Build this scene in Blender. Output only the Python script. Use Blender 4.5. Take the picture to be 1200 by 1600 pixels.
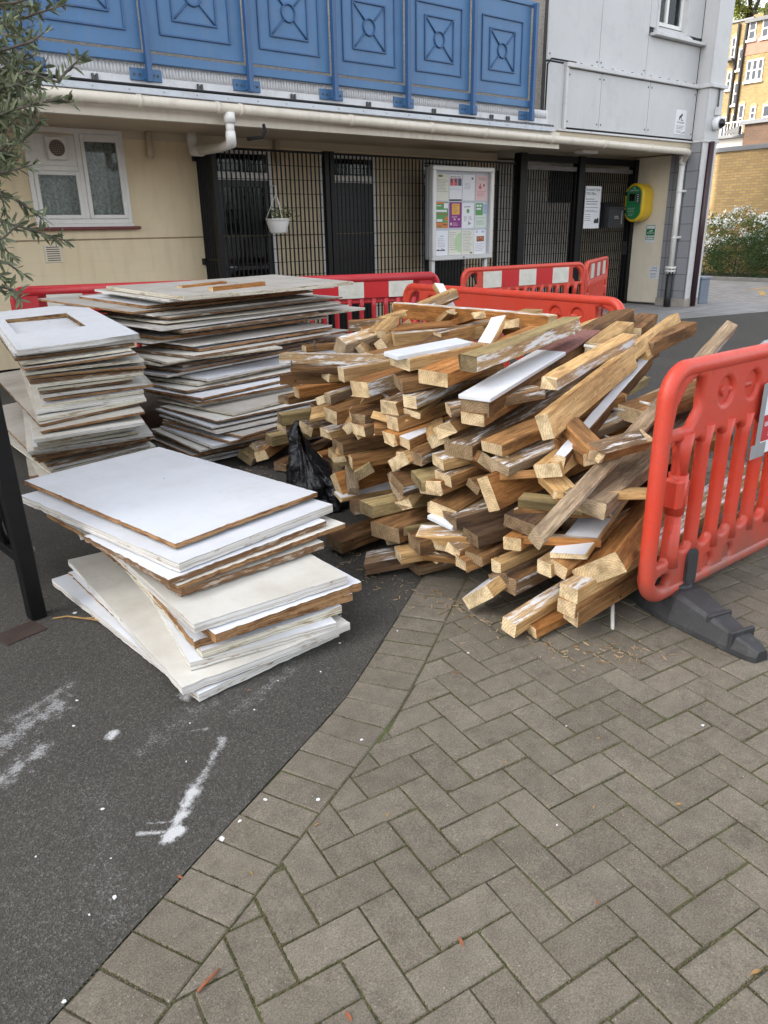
import bpy, bmesh, math, random
from mathutils import Vector, Matrix

for _o in list(bpy.data.objects):
    bpy.data.objects.remove(_o)
SC = bpy.context.scene
COL = SC.collection
R = math.radians

# ---------------------------------------------------------------- camera
cam_d = bpy.data.cameras.new('camera')
cam_d.sensor_fit = 'VERTICAL'
cam_d.sensor_height = 24.0
cam_d.lens = 24.0 * 1171.0 / 1600.0
cam_d.clip_start = 0.05
cam_d.clip_end = 1500.0
cam = bpy.data.objects.new('camera', cam_d)
COL.objects.link(cam)
_r = Vector((0.78503, -0.61919, -0.01805))
_u = Vector((0.23149, 0.26621, 0.93571))
_b = Vector((-0.57458, -0.73874, 0.35232))
cam.matrix_world = Matrix(((_r.x, _u.x, _b.x, 0.0), (_r.y, _u.y, _b.y, 0.0), (_r.z, _u.z, _b.z, 1.5), (0, 0, 0, 1)))
SC.camera = cam

# ---------------------------------------------------------------- sky and sun
SUN_EL, SUN_AZ = R(38.0), R(-60.0)          # azimuth measured from +Y towards +X
world = bpy.data.worlds.new('World')
SC.world = world
world.use_nodes = True
wn = world.node_tree
for _n in list(wn.nodes):
    wn.nodes.remove(_n)
w_out = wn.nodes.new('ShaderNodeOutputWorld')
w_bg = wn.nodes.new('ShaderNodeBackground')
w_sky = wn.nodes.new('ShaderNodeTexSky')
w_sky.sky_type = 'NISHITA'
w_sky.sun_disc = False
w_sky.sun_elevation = SUN_EL
w_sky.sun_rotation = SUN_AZ
w_sky.air_density = 1.0
w_sky.dust_density = 4.0
w_sky.ozone_density = 0.6
w_hsv = wn.nodes.new('ShaderNodeHueSaturation')
w_hsv.inputs['Saturation'].default_value = 0.30
wn.links.new(w_sky.outputs[0], w_hsv.inputs['Color'])
wn.links.new(w_hsv.outputs[0], w_bg.inputs['Color'])
w_bg.inputs['Strength'].default_value = 0.15
wn.links.new(w_bg.outputs[0], w_out.inputs['Surface'])
sun_d = bpy.data.lights.new('sun', 'SUN')
sun_d.energy = 2.0
sun_d.angle = R(0.5)
sun_d.color = (1.0, 0.93, 0.82)
sun = bpy.data.objects.new('sun', sun_d)
COL.objects.link(sun)
_sd = Vector((math.sin(SUN_AZ) * math.cos(SUN_EL), math.cos(SUN_AZ) * math.cos(SUN_EL), math.sin(SUN_EL)))
sun.rotation_euler = _sd.to_track_quat('Z', 'Y').to_euler()
sun.location = (0, 0, 30)

SC.view_settings.view_transform = 'Standard'
SC.view_settings.look = 'None'
SC.view_settings.gamma = 1.0
SC.view_settings.exposure = 1.95

# ---------------------------------------------------------------- helpers
RND = random.Random(7)


class MB:
    """collects shapes, then links them as ONE mesh object"""
    def __init__(self):
        self.v, self.f, self.m, self.s = [], [], [], []

    def face(self, idx, mat=0, smooth=False):
        self.f.append(tuple(idx)); self.m.append(mat); self.s.append(smooth)

    def box(self, x0, x1, y0, y1, z0, z1, mat=0, M=None):
        n = len(self.v)
        for z in (z0, z1):
            for (x, y) in ((x0, y0), (x1, y0), (x1, y1), (x0, y1)):
                p = Vector((x, y, z))
                self.v.append(M @ p if M else p)
        for q in ((0, 3, 2, 1), (4, 5, 6, 7), (0, 1, 5, 4), (1, 2, 6, 5), (2, 3, 7, 6), (3, 0, 4, 7)):
            self.face([n + i for i in q], mat)
        return self

    def cbox(self, x0, x1, y0, y1, z0, z1, c=0.004, mat=0, M=None):
        """box with chamfered edges"""
        bm = bmesh.new()
        bmesh.ops.create_cube(bm, size=1.0)
        for v in bm.verts:
            v.co = Vector(((x0 + x1) / 2 + v.co.x * (x1 - x0), (y0 + y1) / 2 + v.co.y * (y1 - y0), (z0 + z1) / 2 + v.co.z * (z1 - z0)))
        bmesh.ops.bevel(bm, geom=list(bm.edges), offset=c, segments=1, affect='EDGES')
        self.add_bm(bm, mat, M)
        return self

    def add_bm(self, bm, mat=0, M=None, smooth=False):
        n = len(self.v)
        bm.verts.ensure_lookup_table()
        for i, v in enumerate(bm.verts):
            v.index = i
            self.v.append(M @ v.co if M else v.co.copy())
        for f in bm.faces:
            self.face([n + v.index for v in f.verts], mat, smooth)
        bm.free()

    def add_mesh(self, me, mat=0, M=None, smooth=False):
        n = len(self.v)
        for v in me.vertices:
            self.v.append(M @ v.co if M else v.co.copy())
        for p in me.polygons:
            self.face([n + i for i in p.vertices], mat, smooth)

    def tube(self, pts, r, seg=8, mat=0, caps=True, smooth=True):
        pts = [Vector(p) for p in pts]
        rs = r if isinstance(r, (list, tuple)) else [r] * len(pts)
        rings = []
        prev = None
        for i, p in enumerate(pts):
            if i == 0:
                t = pts[1] - pts[0]
            elif i == len(pts) - 1:
                t = pts[-1] - pts[-2]
            else:
                t = (pts[i + 1] - p).normalized() + (p - pts[i - 1]).normalized()
            t = t.normalized() if t.length > 1e-9 else Vector((0, 0, 1))
            a = prev if prev is not None else (Vector((0, 0, 1)) if abs(t.z) < 0.9 else Vector((1, 0, 0)))
            u = (a - t * a.dot(t))
            u = u.normalized() if u.length > 1e-6 else t.orthogonal().normalized()
            prev = u
            w = t.cross(u)
            n = len(self.v)
            for k in range(seg):
                an = 2 * math.pi * k / seg
                self.v.append(p + (u * math.cos(an) + w * math.sin(an)) * rs[i])
            rings.append(n)
        for a, b in zip(rings, rings[1:]):
            for k in range(seg):
                k2 = (k + 1) % seg
                self.face((a + k, a + k2, b + k2, b + k), mat, smooth)
        if caps:
            self.face([rings[0] + k for k in range(seg)][::-1], mat)
            self.face([rings[-1] + k for k in range(seg)], mat)
        return self

    def prism(self, poly, axis, a0, a1, mat=0, M=None):
        """poly: 2D outline; axis: 'x','y','z' the extrusion axis"""
        n = len(self.v)
        k = len(poly)
        for a in (a0, a1):
            for (p, q) in poly:
                c = {'x': (a, p, q), 'y': (p, a, q), 'z': (p, q, a)}[axis]
                c = Vector(c)
                self.v.append(M @ c if M else c)
        self.face([n + i for i in range(k)][::-1], mat)
        self.face([n + k + i for i in range(k)], mat)
        for i in range(k):
            j = (i + 1) % k
            self.face((n + i, n + j, n + k + j, n + k + i), mat)
        return self

    def quad(self, a, b, c, d, mat=0):
        n = len(self.v)
        self.v += [Vector(a), Vector(b), Vector(c), Vector(d)]
        self.face((n, n + 1, n + 2, n + 3), mat)
        return self

    def build(self, name, mats, parent=None, inv=None):
        me = bpy.data.meshes.new(name)
        vs = [inv @ v for v in self.v] if inv else self.v
        me.from_pydata([tuple(v) for v in vs], [], self.f)
        mats = mats if isinstance(mats, (list, tuple)) else [mats]
        for m in mats:
            me.materials.append(m)
        me.polygons.foreach_set('material_index', self.m)
        me.polygons.foreach_set('use_smooth', self.s)
        me.update()
        bm = bmesh.new(); bm.from_mesh(me)
        bmesh.ops.recalc_face_normals(bm, faces=bm.faces)
        bm.to_mesh(me); bm.free()
        o = bpy.data.objects.new(name, me)
        COL.objects.link(o)
        if parent:
            o.parent = parent
        return o


def tag(o, label=None, cat=None, group=None, kind=None):
    if label: o['label'] = label
    if cat: o['category'] = cat
    if group: o['group'] = group
    if kind: o['kind'] = kind
    return o


def thing(name, label, cat, loc=(0, 0, 0), rz=0.0, group=None):
    o = bpy.data.objects.new(name, None)
    COL.objects.link(o)
    o.location = loc
    o.rotation_euler = (0, 0, rz)
    o.empty_display_size = 0.1
    return tag(o, label, cat, group)


def curve_mesh(splines, extrude, bevel, res=2):
    """filled flat outline (first spline) with holes, extruded and rounded"""
    cu = bpy.data.curves.new('outline', 'CURVE')
    cu.dimensions = '2D'
    cu.fill_mode = 'BOTH'
    cu.extrude = extrude
    cu.bevel_depth = bevel
    cu.bevel_resolution = res
    cu.offset = -bevel
    for pts in splines:
        sp = cu.splines.new('POLY')
        sp.points.add(len(pts) - 1)
        for p, q in zip(sp.points, pts):
            p.co = (q[0], q[1], 0, 1)
        sp.use_cyclic_u = True
    ob = bpy.data.objects.new('outline', cu)
    COL.objects.link(ob)
    bpy.context.view_layer.update()
    me = bpy.data.meshes.new_from_object(ob.evaluated_get(bpy.context.evaluated_depsgraph_get()))
    bpy.data.objects.remove(ob)
    bpy.data.curves.remove(cu)
    return me


def text_mesh(s, size, extrude=0.0005, align='LEFT', sx=1.0):
    cu = bpy.data.curves.new('lettering', 'FONT')
    cu.body = s
    cu.size = size
    cu.extrude = extrude
    cu.align_x = align
    cu.resolution_u = 2
    ob = bpy.data.objects.new('lettering', cu)
    ob.scale = (sx, 1, 1)
    COL.objects.link(ob)
    bpy.context.view_layer.update()
    me = bpy.data.meshes.new_from_object(ob.evaluated_get(bpy.context.evaluated_depsgraph_get()))
    bpy.data.objects.remove(ob)
    bpy.data.curves.remove(cu)
    for v in me.vertices:
        v.co.x *= sx
    return me


def rrect(x0, x1, y0, y1, r, n=6):
    pts = []
    for (cx, cy, a0) in ((x1 - r, y1 - r, 0), (x0 + r, y1 - r, 90), (x0 + r, y0 + r, 180), (x1 - r, y0 + r, 270)):
        for k in range(n + 1):
            a = R(a0 + 90 * k / n)
            pts.append((cx + r * math.cos(a), cy + r * math.sin(a)))
    return pts


# ---------------------------------------------------------------- materials
def new_mat(name):
    m = bpy.data.materials.new(name)
    m.use_nodes = True
    nt = m.node_tree
    return m, nt, nt.nodes['Principled BSDF']


def nd(nt, typ, ins=None, **props):
    n = nt.nodes.new(typ)
    for k, v in props.items():
        setattr(n, k, v)
    for k, v in (ins or {}).items():
        s = n.inputs[k]
        if isinstance(v, bpy.types.NodeSocket):
            nt.links.new(v, s)
        else:
            s.default_value = v
    return n


def ramp(nt, fac, stops):
    n = nt.nodes.new('ShaderNodeValToRGB')
    nt.links.new(fac, n.inputs[0])
    e = n.color_ramp.elements
    while len(e) < len(stops):
        e.new(0.5)
    for el, (p, c) in zip(e, stops):
        el.position = p
        el.color = (c, c, c, 1) if isinstance(c, (int, float)) else (*c, 1)
    return n.outputs[0]


def mix(nt, fac, a, b, blend='MIX'):
    n = nt.nodes.new('ShaderNodeMix')
    n.data_type = 'RGBA'
    n.blend_type = blend
    for i, v in ((0, fac), (6, a), (7, b)):
        s = n.inputs[i]
        if isinstance(v, bpy.types.NodeSocket):
            nt.links.new(v, s)
        else:
            s.default_value = v if i == 0 else (*v, 1)
    return n.outputs[2]


def mth(nt, op, a, b=None, clamp=False):
    n = nt.nodes.new('ShaderNodeMath')
    n.operation = op
    n.use_clamp = clamp
    for i, v in enumerate((a, b)):
        if v is None:
            continue
        if isinstance(v, bpy.types.NodeSocket):
            nt.links.new(v, n.inputs[i])
        else:
            n.inputs[i].default_value = v
    return n.outputs[0]


def obj_coords(nt, scale=(1, 1, 1), rand=0.0):
    tc = nt.nodes.new('ShaderNodeTexCoord')
    v = tc.outputs['Object']
    if rand:
        oi = nt.nodes.new('ShaderNodeObjectInfo')
        off = mth(nt, 'MULTIPLY', oi.outputs['Random'], rand)
        v = nd(nt, 'ShaderNodeVectorMath', {0: v, 1: off}, operation='ADD').outputs[0]
    if scale != (1, 1, 1):
        v = nd(nt, 'ShaderNodeVectorMath', {0: v, 1: scale}, operation='MULTIPLY').outputs[0]
    return v


def bump(nt, bsdf, h, strength=0.3, dist=0.003):
    b = nd(nt, 'ShaderNodeBump', {'Strength': strength, 'Distance': dist, 'Height': h})
    nt.links.new(b.outputs[0], bsdf.inputs['Normal'])


def plain(name, col, rough=0.5, var=0.12, scale=6.0, metal=0.0, bmp=0.0, dirt=None, spec=0.5, runs=None):
    m, nt, b = new_mat(name)
    v = obj_coords(nt)
    n = nd(nt, 'ShaderNodeTexNoise', {'Vector': v, 'Scale': scale, 'Detail': 5.0, 'Roughness': 0.6}).outputs['Fac']
    lo = tuple(c * (1 - var) for c in col)
    hi = tuple(min(1, c * (1 + var)) for c in col)
    c = ramp(nt, n, [(0.3, lo), (0.7, hi)])
    if dirt:
        n2 = nd(nt, 'ShaderNodeTexNoise', {'Vector': v, 'Scale': scale * 2.3, 'Detail': 8.0, 'Roughness': 0.7}).outputs['Fac']
        c = mix(nt, ramp(nt, n2, [(0.52, 0.0), (0.72, dirt[1])]), c, dirt[0])
    if runs:                                                        # rain streaks and runs down the face
        vr = obj_coords(nt, (9, 9, 0.55))
        n4 = nd(nt, 'ShaderNodeTexNoise', {'Vector': vr, 'Scale': 1.0, 'Detail': 7.0, 'Roughness': 0.7}).outputs['Fac']
        c = mix(nt, ramp(nt, n4, [(0.52, 0.0), (0.78, runs[1])]), c, runs[0])
    nt.links.new(c, b.inputs['Base Color'])
    b.inputs['Roughness'].default_value = rough
    b.inputs['Metallic'].default_value = metal
    b.inputs['Specular IOR Level'].default_value = spec
    if bmp:
        n3 = nd(nt, 'ShaderNodeTexNoise', {'Vector': v, 'Scale': scale * 12, 'Detail': 4.0}).outputs['Fac']
        bump(nt, b, n3, bmp, 0.004)
    return m


def wood(name, dark, light, stain, stain_amt=0.5, paint=None, paint_col=(0.72, 0.73, 0.74)):
    m, nt, b = new_mat(name)
    v1 = obj_coords(nt, (1.3, 20, 20), 37.0)
    n1 = nd(nt, 'ShaderNodeTexNoise', {'Vector': v1, 'Scale': 1.6, 'Detail': 6.0, 'Roughness': 0.62, 'Distortion': 0.9}).outputs['Fac']
    v2 = obj_coords(nt, (5, 170, 170), 61.0)
    n2 = nd(nt, 'ShaderNodeTexNoise', {'Vector': v2, 'Scale': 1.5, 'Detail': 5.0, 'Roughness': 0.7}).outputs['Fac']
    v3 = obj_coords(nt, (2.2, 7, 7), 19.0)
    n3 = nd(nt, 'ShaderNodeTexNoise', {'Vector': v3, 'Scale': 2.0, 'Detail': 6.0, 'Roughness': 0.65}).outputs['Fac']
    c = ramp(nt, n1, [(0.32, dark), (0.68, light)])
    c = mix(nt, 0.75, c, ramp(nt, n2, [(0.30, (0.22, 0.18, 0.15)), (0.56, (1.05, 1.05, 1.05))]), 'MULTIPLY')
    n5 = nd(nt, 'ShaderNodeTexNoise', {'Vector': obj_coords(nt, (7, 11, 11), 43.0), 'Scale': 3.0, 'Detail': 9.0, 'Roughness': 0.78}).outputs['Fac']
    c = mix(nt, ramp(nt, n5, [(0.56, 0.0), (0.70, 0.75)]), c, tuple(x * 0.45 for x in stain))
    n6 = nd(nt, 'ShaderNodeTexNoise', {'Vector': obj_coords(nt, (3, 26, 26), 83.0), 'Scale': 2.0, 'Detail': 7.0, 'Roughness': 0.7}).outputs['Fac']
    c = mix(nt, ramp(nt, n6, [(0.60, 0.0), (0.72, 0.55)]), c, tuple(min(0.8, x * 1.5 + 0.04) for x in light))
    c = mix(nt, mth(nt, 'MULTIPLY', ramp(nt, n3, [(0.47, 0.0), (0.60, 1.0)]), stain_amt), c, stain)
    # nail and screw holes
    nh = nd(nt, 'ShaderNodeTexVoronoi', {'Vector': obj_coords(nt, (7, 13, 13), 71.0), 'Scale': 1.0}).outputs['Distance']
    c = mix(nt, ramp(nt, nh, [(0.045, 0.95), (0.075, 0.0)]), c, (0.02, 0.015, 0.012))
    # knots
    kn = nd(nt, 'ShaderNodeTexVoronoi', {'Vector': obj_coords(nt, (3.2, 9, 9), 23.0), 'Scale': 1.0}).outputs['Distance']
    c = mix(nt, ramp(nt, kn, [(0.07, 0.75), (0.16, 0.0)]), c, tuple(x * 0.35 for x in dark))
    oi = nt.nodes.new('ShaderNodeObjectInfo')
    val = mth(nt, 'ADD', mth(nt, 'MULTIPLY', oi.outputs['Random'], 0.62), 0.72)
    c = nd(nt, 'ShaderNodeHueSaturation', {'Color': c, 'Value': val}).outputs[0]
    if paint is not None:
        v4 = obj_coords(nt, (4, 30, 30), 11.0)
        n4 = nd(nt, 'ShaderNodeTexNoise', {'Vector': v4, 'Scale': 1.4, 'Detail': 7.0, 'Roughness': 0.7}).outputs['Fac']
        c = mix(nt, ramp(nt, n4, [(paint - 0.03, 0.0), (paint + 0.05, 0.95)]), c, paint_col)
    nt.links.new(c, b.inputs['Base Color'])
    b.inputs['Roughness'].default_value = 0.78
    b.inputs['Specular IOR Level'].default_value = 0.25
    bump(nt, b, mth(nt, 'ADD', n2, mth(nt, 'MULTIPLY', n1, 0.6)), 0.45, 0.003)
    return m


def end_grain(name, dark, light):
    m, nt, b = new_mat(name)
    oi = nt.nodes.new('ShaderNodeObjectInfo')
    off = nd(nt, 'ShaderNodeCombineXYZ', {'X': 0.0, 'Y': mth(nt, 'MULTIPLY', oi.outputs['Random'], 0.12), 'Z': 0.05}).outputs[0]
    v = nd(nt, 'ShaderNodeVectorMath', {0: obj_coords(nt, (0.25, 1, 1)), 1: off}, operation='ADD').outputs[0]
    w = nd(nt, 'ShaderNodeTexWave', {'Vector': v, 'Scale': 30.0, 'Distortion': 5.0, 'Detail': 4.0, 'Detail Scale': 3.0}, wave_type='RINGS', rings_direction='X').outputs['Fac']
    n = nd(nt, 'ShaderNodeTexNoise', {'Vector': obj_coords(nt, (1, 1, 1), 9.0), 'Scale': 24.0, 'Detail': 6.0}).outputs['Fac']
    c = mix(nt, 0.55, light, ramp(nt, w, [(0.1, dark), (0.75, light)]))
    n7 = nd(nt, 'ShaderNodeTexNoise', {'Vector': obj_coords(nt, (1, 1, 1), 5.0), 'Scale': 9.0, 'Detail': 7.0, 'Roughness': 0.7}).outputs['Fac']
    c = mix(nt, ramp(nt, n7, [(0.50, 0.0), (0.68, 0.7)]), c, tuple(x * 0.5 for x in dark))
    c = mix(nt, 0.55, c, ramp(nt, n, [(0.3, (0.5, 0.45, 0.4)), (0.6, (1.1, 1.1, 1.1))]), 'MULTIPLY')
    nt.links.new(c, b.inputs['Base Color'])
    b.inputs['Roughness'].default_value = 0.85
    b.inputs['Specular IOR Level'].default_value = 0.2
    bump(nt, b, n, 0.3, 0.002)
    return m


WOODS = {
    'pine': wood('pine_wood', (0.40, 0.228, 0.086), (0.64, 0.43, 0.20), (0.27, 0.15, 0.06), 0.6),
    'orange': wood('orange_pine', (0.27, 0.105, 0.027), (0.53, 0.245, 0.075), (0.12, 0.05, 0.016), 0.6),
    'mid': wood('mid_brown_wood', (0.185, 0.085, 0.029), (0.42, 0.222, 0.083), (0.10, 0.05, 0.02), 0.7),
    'brown': wood('dark_brown_wood', (0.115, 0.056, 0.021), (0.29, 0.155, 0.064), (0.05, 0.024, 0.010), 0.75),
    'dark': wood('very_dark_wood', (0.055, 0.032, 0.018), (0.17, 0.10, 0.055), (0.03, 0.02, 0.014), 0.8),
    'green': wood('green_treated_wood', (0.22, 0.16, 0.072), (0.42, 0.32, 0.15), (0.13, 0.10, 0.05), 0.5),
    'grey': wood('weathered_wood', (0.22, 0.155, 0.092), (0.44, 0.335, 0.22), (0.11, 0.075, 0.05), 0.6),
}
ENDS = {
    'pine': end_grain('pine_end', (0.46, 0.33, 0.17), (0.76, 0.61, 0.39)),
    'orange': end_grain('orange_end', (0.42, 0.28, 0.13), (0.68, 0.52, 0.31)),
    'mid': end_grain('mid_end', (0.40, 0.28, 0.145), (0.68, 0.53, 0.33)),
    'brown': end_grain('brown_end', (0.13, 0.085, 0.05), (0.30, 0.21, 0.12)),
    'dark': end_grain('dark_end', (0.10, 0.065, 0.04), (0.25, 0.17, 0.10)),
    'green': end_grain('green_end', (0.10, 0.075, 0.04), (0.24, 0.18, 0.10)),
    'grey': end_grain('grey_end', (0.25, 0.18, 0.11), (0.45, 0.35, 0.23)),
}
M_STREAK = wood('paint_streaked_wood', (0.34, 0.21, 0.10), (0.56, 0.40, 0.22), (0.2, 0.11, 0.05), 0.5, paint=0.52)
M_STREAK_D = wood('paint_flecked_dark_wood', (0.13, 0.08, 0.045), (0.30, 0.20, 0.11), (0.07, 0.04, 0.02), 0.6, paint=0.57)


def painted_board(name, col, dirt, amt, rough=0.32):
    """gloss painted joinery board with grime, scuffs and small screw holes"""
    m, nt, b = new_mat(name)
    v = obj_coords(nt, (1, 1, 1), 31.0)
    n1 = nd(nt, 'ShaderNodeTexNoise', {'Vector': v, 'Scale': 2.6, 'Detail': 7.0, 'Roughness': 0.65}).outputs['Fac']
    n2 = nd(nt, 'ShaderNodeTexNoise', {'Vector': obj_coords(nt, (2, 22, 22), 31.0), 'Scale': 3.0, 'Detail': 8.0, 'Roughness': 0.75}).outputs['Fac']
    n3 = nd(nt, 'ShaderNodeTexNoise', {'Vector': v, 'Scale': 55.0, 'Detail': 3.0}).outputs['Fac']
    c = mix(nt, ramp(nt, n1, [(0.42, 0.0), (0.75, amt)]), col, dirt)
    c = mix(nt, ramp(nt, n2, [(0.62, 0.0), (0.78, 0.45 * amt + 0.1)]), c, tuple(x * 0.6 for x in dirt))
    c = mix(nt, ramp(nt, n3, [(0.73, 0.0), (0.78, 0.6)]), c, (0.22, 0.16, 0.10))
    sc_ = nd(nt, 'ShaderNodeTexNoise', {'Vector': obj_coords(nt, (30, 2.5, 9), 17.0), 'Scale': 2.0, 'Detail': 9.0, 'Roughness': 0.8}).outputs['Fac']
    c = mix(nt, ramp(nt, sc_, [(0.64, 0.0), (0.72, 0.5 * amt + 0.08)]), c, tuple(x * 0.5 for x in dirt))
    vo = nd(nt, 'ShaderNodeTexVoronoi', {'Vector': v, 'Scale': 5.5}).outputs['Distance']
    c = mix(nt, ramp(nt, vo, [(0.028, 0.9), (0.045, 0.0)]), c, (0.07, 0.05, 0.035))
    oi = nt.nodes.new('ShaderNodeObjectInfo')
    val = mth(nt, 'ADD', mth(nt, 'MULTIPLY', oi.outputs['Random'], 0.14), 0.9)
    c = nd(nt, 'ShaderNodeHueSaturation', {'Color': c, 'Value': val}).outputs[0]
    nt.links.new(c, b.inputs['Base Color'])
    nt.links.new(ramp(nt, n1, [(0.4, rough), (0.7, rough + 0.25)]), b.inputs['Roughness'])
    bump(nt, b, n1, 0.12, 0.006)
    return m


M_BOARD_W = painted_board('white_gloss_board', (0.72, 0.745, 0.79), (0.46, 0.44, 0.41), 0.5)
M_BOARD_C = painted_board('cream_board', (0.68, 0.665, 0.61), (0.42, 0.37, 0.30), 0.7, 0.45)
M_BOARD_G = painted_board('grimy_board', (0.47, 0.445, 0.40), (0.29, 0.245, 0.20), 0.8, 0.6)


def board_edge(name, base, chip, thr):
    m, nt, b = new_mat(name)
    v = obj_coords(nt, (1, 1, 1), 13.0)
    n = nd(nt, 'ShaderNodeTexNoise', {'Vector': nd(nt, 'ShaderNodeVectorMath', {0: v, 1: (3.5, 3.5, 20)}, operation='MULTIPLY').outputs[0], 'Scale': 2.2, 'Detail': 9.0, 'Roughness': 0.75}).outputs['Fac']
    lay = nd(nt, 'ShaderNodeTexNoise', {'Vector': nd(nt, 'ShaderNodeVectorMath', {0: v, 1: (2, 2, 330)}, operation='MULTIPLY').outputs[0], 'Scale': 1.0, 'Detail': 3.0}).outputs['Fac']
    c = mix(nt, ramp(nt, n, [(thr - 0.04, 0.0), (thr + 0.04, 1.0)]), base, chip)
    c = mix(nt, 0.75, c, ramp(nt, lay, [(0.38, (0.42, 0.36, 0.3)), (0.56, (1, 1, 1))]), 'MULTIPLY')
    nt.links.new(c, b.inputs['Base Color'])
    b.inputs['Roughness'].default_value = 0.8
    b.inputs['Specular IOR Level'].default_value = 0.2
    bump(nt, b, mth(nt, 'ADD', n, lay), 0.6, 0.004)
    return m


M_EDGE = {
    'w': board_edge('white_painted_edge', (0.72, 0.71, 0.68), (0.33, 0.24, 0.15), 0.60),
    'c': board_edge('cream_painted_edge', (0.70, 0.67, 0.56), (0.38, 0.29, 0.17), 0.56),
    'b': board_edge('raw_brown_edge', (0.40, 0.235, 0.115), (0.20, 0.10, 0.045), 0.52),
    'r': board_edge('splintered_edge', (0.22, 0.125, 0.065), (0.50, 0.44, 0.36), 0.56),
}
EDGE_WORD = {'w': 'white painted edges', 'c': 'cream painted edges', 'b': 'raw brown edges', 'r': 'rough splintered dark edges'}
# ================================================================ ground
EDGE = [(-3.6, -0.55), (-1.6, 0.42), (0.11, 1.28), (1.09, 1.747), (1.33, 1.88), (1.87, 2.24), (2.6, 2.72), (3.3, 3.0), (4.1, 2.95), (4.9, 2.3), (5.5, 0.6), (5.7, -3.0)]


def smooth_line(pts, step=0.02):
    """Catmull-Rom through the points, resampled evenly"""
    P = [Vector(p) for p in pts]
    P = [P[0] * 2 - P[1]] + P + [P[-1] * 2 - P[-2]]
    out = []
    for i in range(1, len(P) - 2):
        for k in range(60):
            t = k / 60
            a, b, c, d = P[i - 1], P[i], P[i + 1], P[i + 2]
            out.append(0.5 * ((2 * b) + (c - a) * t + (2 * a - 5 * b + 4 * c - d) * t * t + (3 * b - a - 3 * c + d) * t ** 3))
    out.append(P[-2])
    res = [out[0]]
    acc = 0.0
    for a, b in zip(out, out[1:]):
        L = (b - a).length
        while acc + L >= step:
            f = (step - acc) / L
            a = a + (b - a) * f
            L = (b - a).length
            res.append(a.copy())
            acc = 0.0
        acc += L
    return res


edge_line = smooth_line(EDGE, 0.1015)


def perp(i, line):
    t = (line[min(i + 1, len(line) - 1)] - line[max(i - 1, 0)]).normalized()
    return Vector((t.y, -t.x))       # towards the paving


def asphalt_mat():
    m, nt, b = new_mat('asphalt')
    v = obj_coords(nt)
    big = nd(nt, 'ShaderNodeTexNoise', {'Vector': v, 'Scale': 0.9, 'Detail': 6.0, 'Roughness': 0.6}).outputs['Fac']
    vo = nd(nt, 'ShaderNodeTexVoronoi', {'Vector': v, 'Scale': 230.0})
    fine = nd(nt, 'ShaderNodeTexNoise', {'Vector': v, 'Scale': 260.0, 'Detail': 3.0}).outputs['Fac']
    c = ramp(nt, vo.outputs['Color'], [(0.15, (0.047, 0.044, 0.039)), (0.7, (0.082, 0.0775, 0.069)), (0.96, (0.16, 0.153, 0.138))])
    c = mix(nt, 0.6, c, ramp(nt, big, [(0.3, (0.66, 0.66, 0.66)), (0.72, (1.15, 1.13, 1.1))]), 'MULTIPLY')
    spk = nd(nt, 'ShaderNodeTexNoise', {'Vector': v, 'Scale': 95.0, 'Detail': 2.0}).outputs['Fac']
    c = mix(nt, ramp(nt, spk, [(0.70, 0.0), (0.76, 0.5)]), c, (0.22, 0.21, 0.20))
    # spilt plaster dust: streaks with a shape of their own, in ground metres
    sep = nd(nt, 'ShaderNodeSeparateXYZ', {0: v})
    wob = nd(nt, 'ShaderNodeTexNoise', {'Vector': v, 'Scale': 26.0, 'Detail': 6.0}).outputs['Fac']
    grit = nd(nt, 'ShaderNodeTexNoise', {'Vector': v, 'Scale': 120.0, 'Detail': 4.0, 'Roughness': 0.8}).outputs['Fac']
    total = None
    for (ax, ay, bx, by, wid, amt) in [(a_, b_2, c_, d_, w_ * 1.5, k_) for (a_, b_2, c_, d_, w_, k_) in DUST]:
        dx, dy = bx - ax, by - ay
        L2 = max(1e-6, dx * dx + dy * dy)
        px = mth(nt, 'SUBTRACT', sep.outputs[0], ax)
        py = mth(nt, 'SUBTRACT', sep.outputs[1], ay)
        t = mth(nt, 'ADD', mth(nt, 'MULTIPLY', px, dx / L2), mth(nt, 'MULTIPLY', py, dy / L2), True)
        ex = mth(nt, 'SUBTRACT', px, mth(nt, 'MULTIPLY', t, dx))
        ey = mth(nt, 'SUBTRACT', py, mth(nt, 'MULTIPLY', t, dy))
        d = mth(nt, 'SQRT', mth(nt, 'ADD', mth(nt, 'MULTIPLY', ex, ex), mth(nt, 'MULTIPLY', ey, ey)))
        d = mth(nt, 'ADD', d, mth(nt, 'MULTIPLY', mth(nt, 'SUBTRACT', wob, 0.5), wid * 1.7))
        k = mth(nt, 'SUBTRACT', 1.0, mth(nt, 'DIVIDE', d, wid), True)
        k = mth(nt, 'MULTIPLY', k, amt)
        total = k if total is None else mth(nt, 'MAXIMUM', total, k)
    msk = mth(nt, 'MULTIPLY', mth(nt, 'SUBTRACT', mth(nt, 'ADD', grit, mth(nt, 'MULTIPLY', total, 0.58)), 0.83), 2.6, True)
    msk = mth(nt, 'MULTIPLY', msk, 0.72)
    c = mix(nt, msk, c, (0.72, 0.73, 0.74))
    nt.links.new(c, b.inputs['Base Color'])
    b.inputs['Roughness'].default_value = 0.82
    b.inputs['Specular IOR Level'].default_value = 0.3
    bump(nt, b, mth(nt, 'ADD', vo.outputs['Distance'], fine), 0.7, 0.004)
    return m


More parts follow.
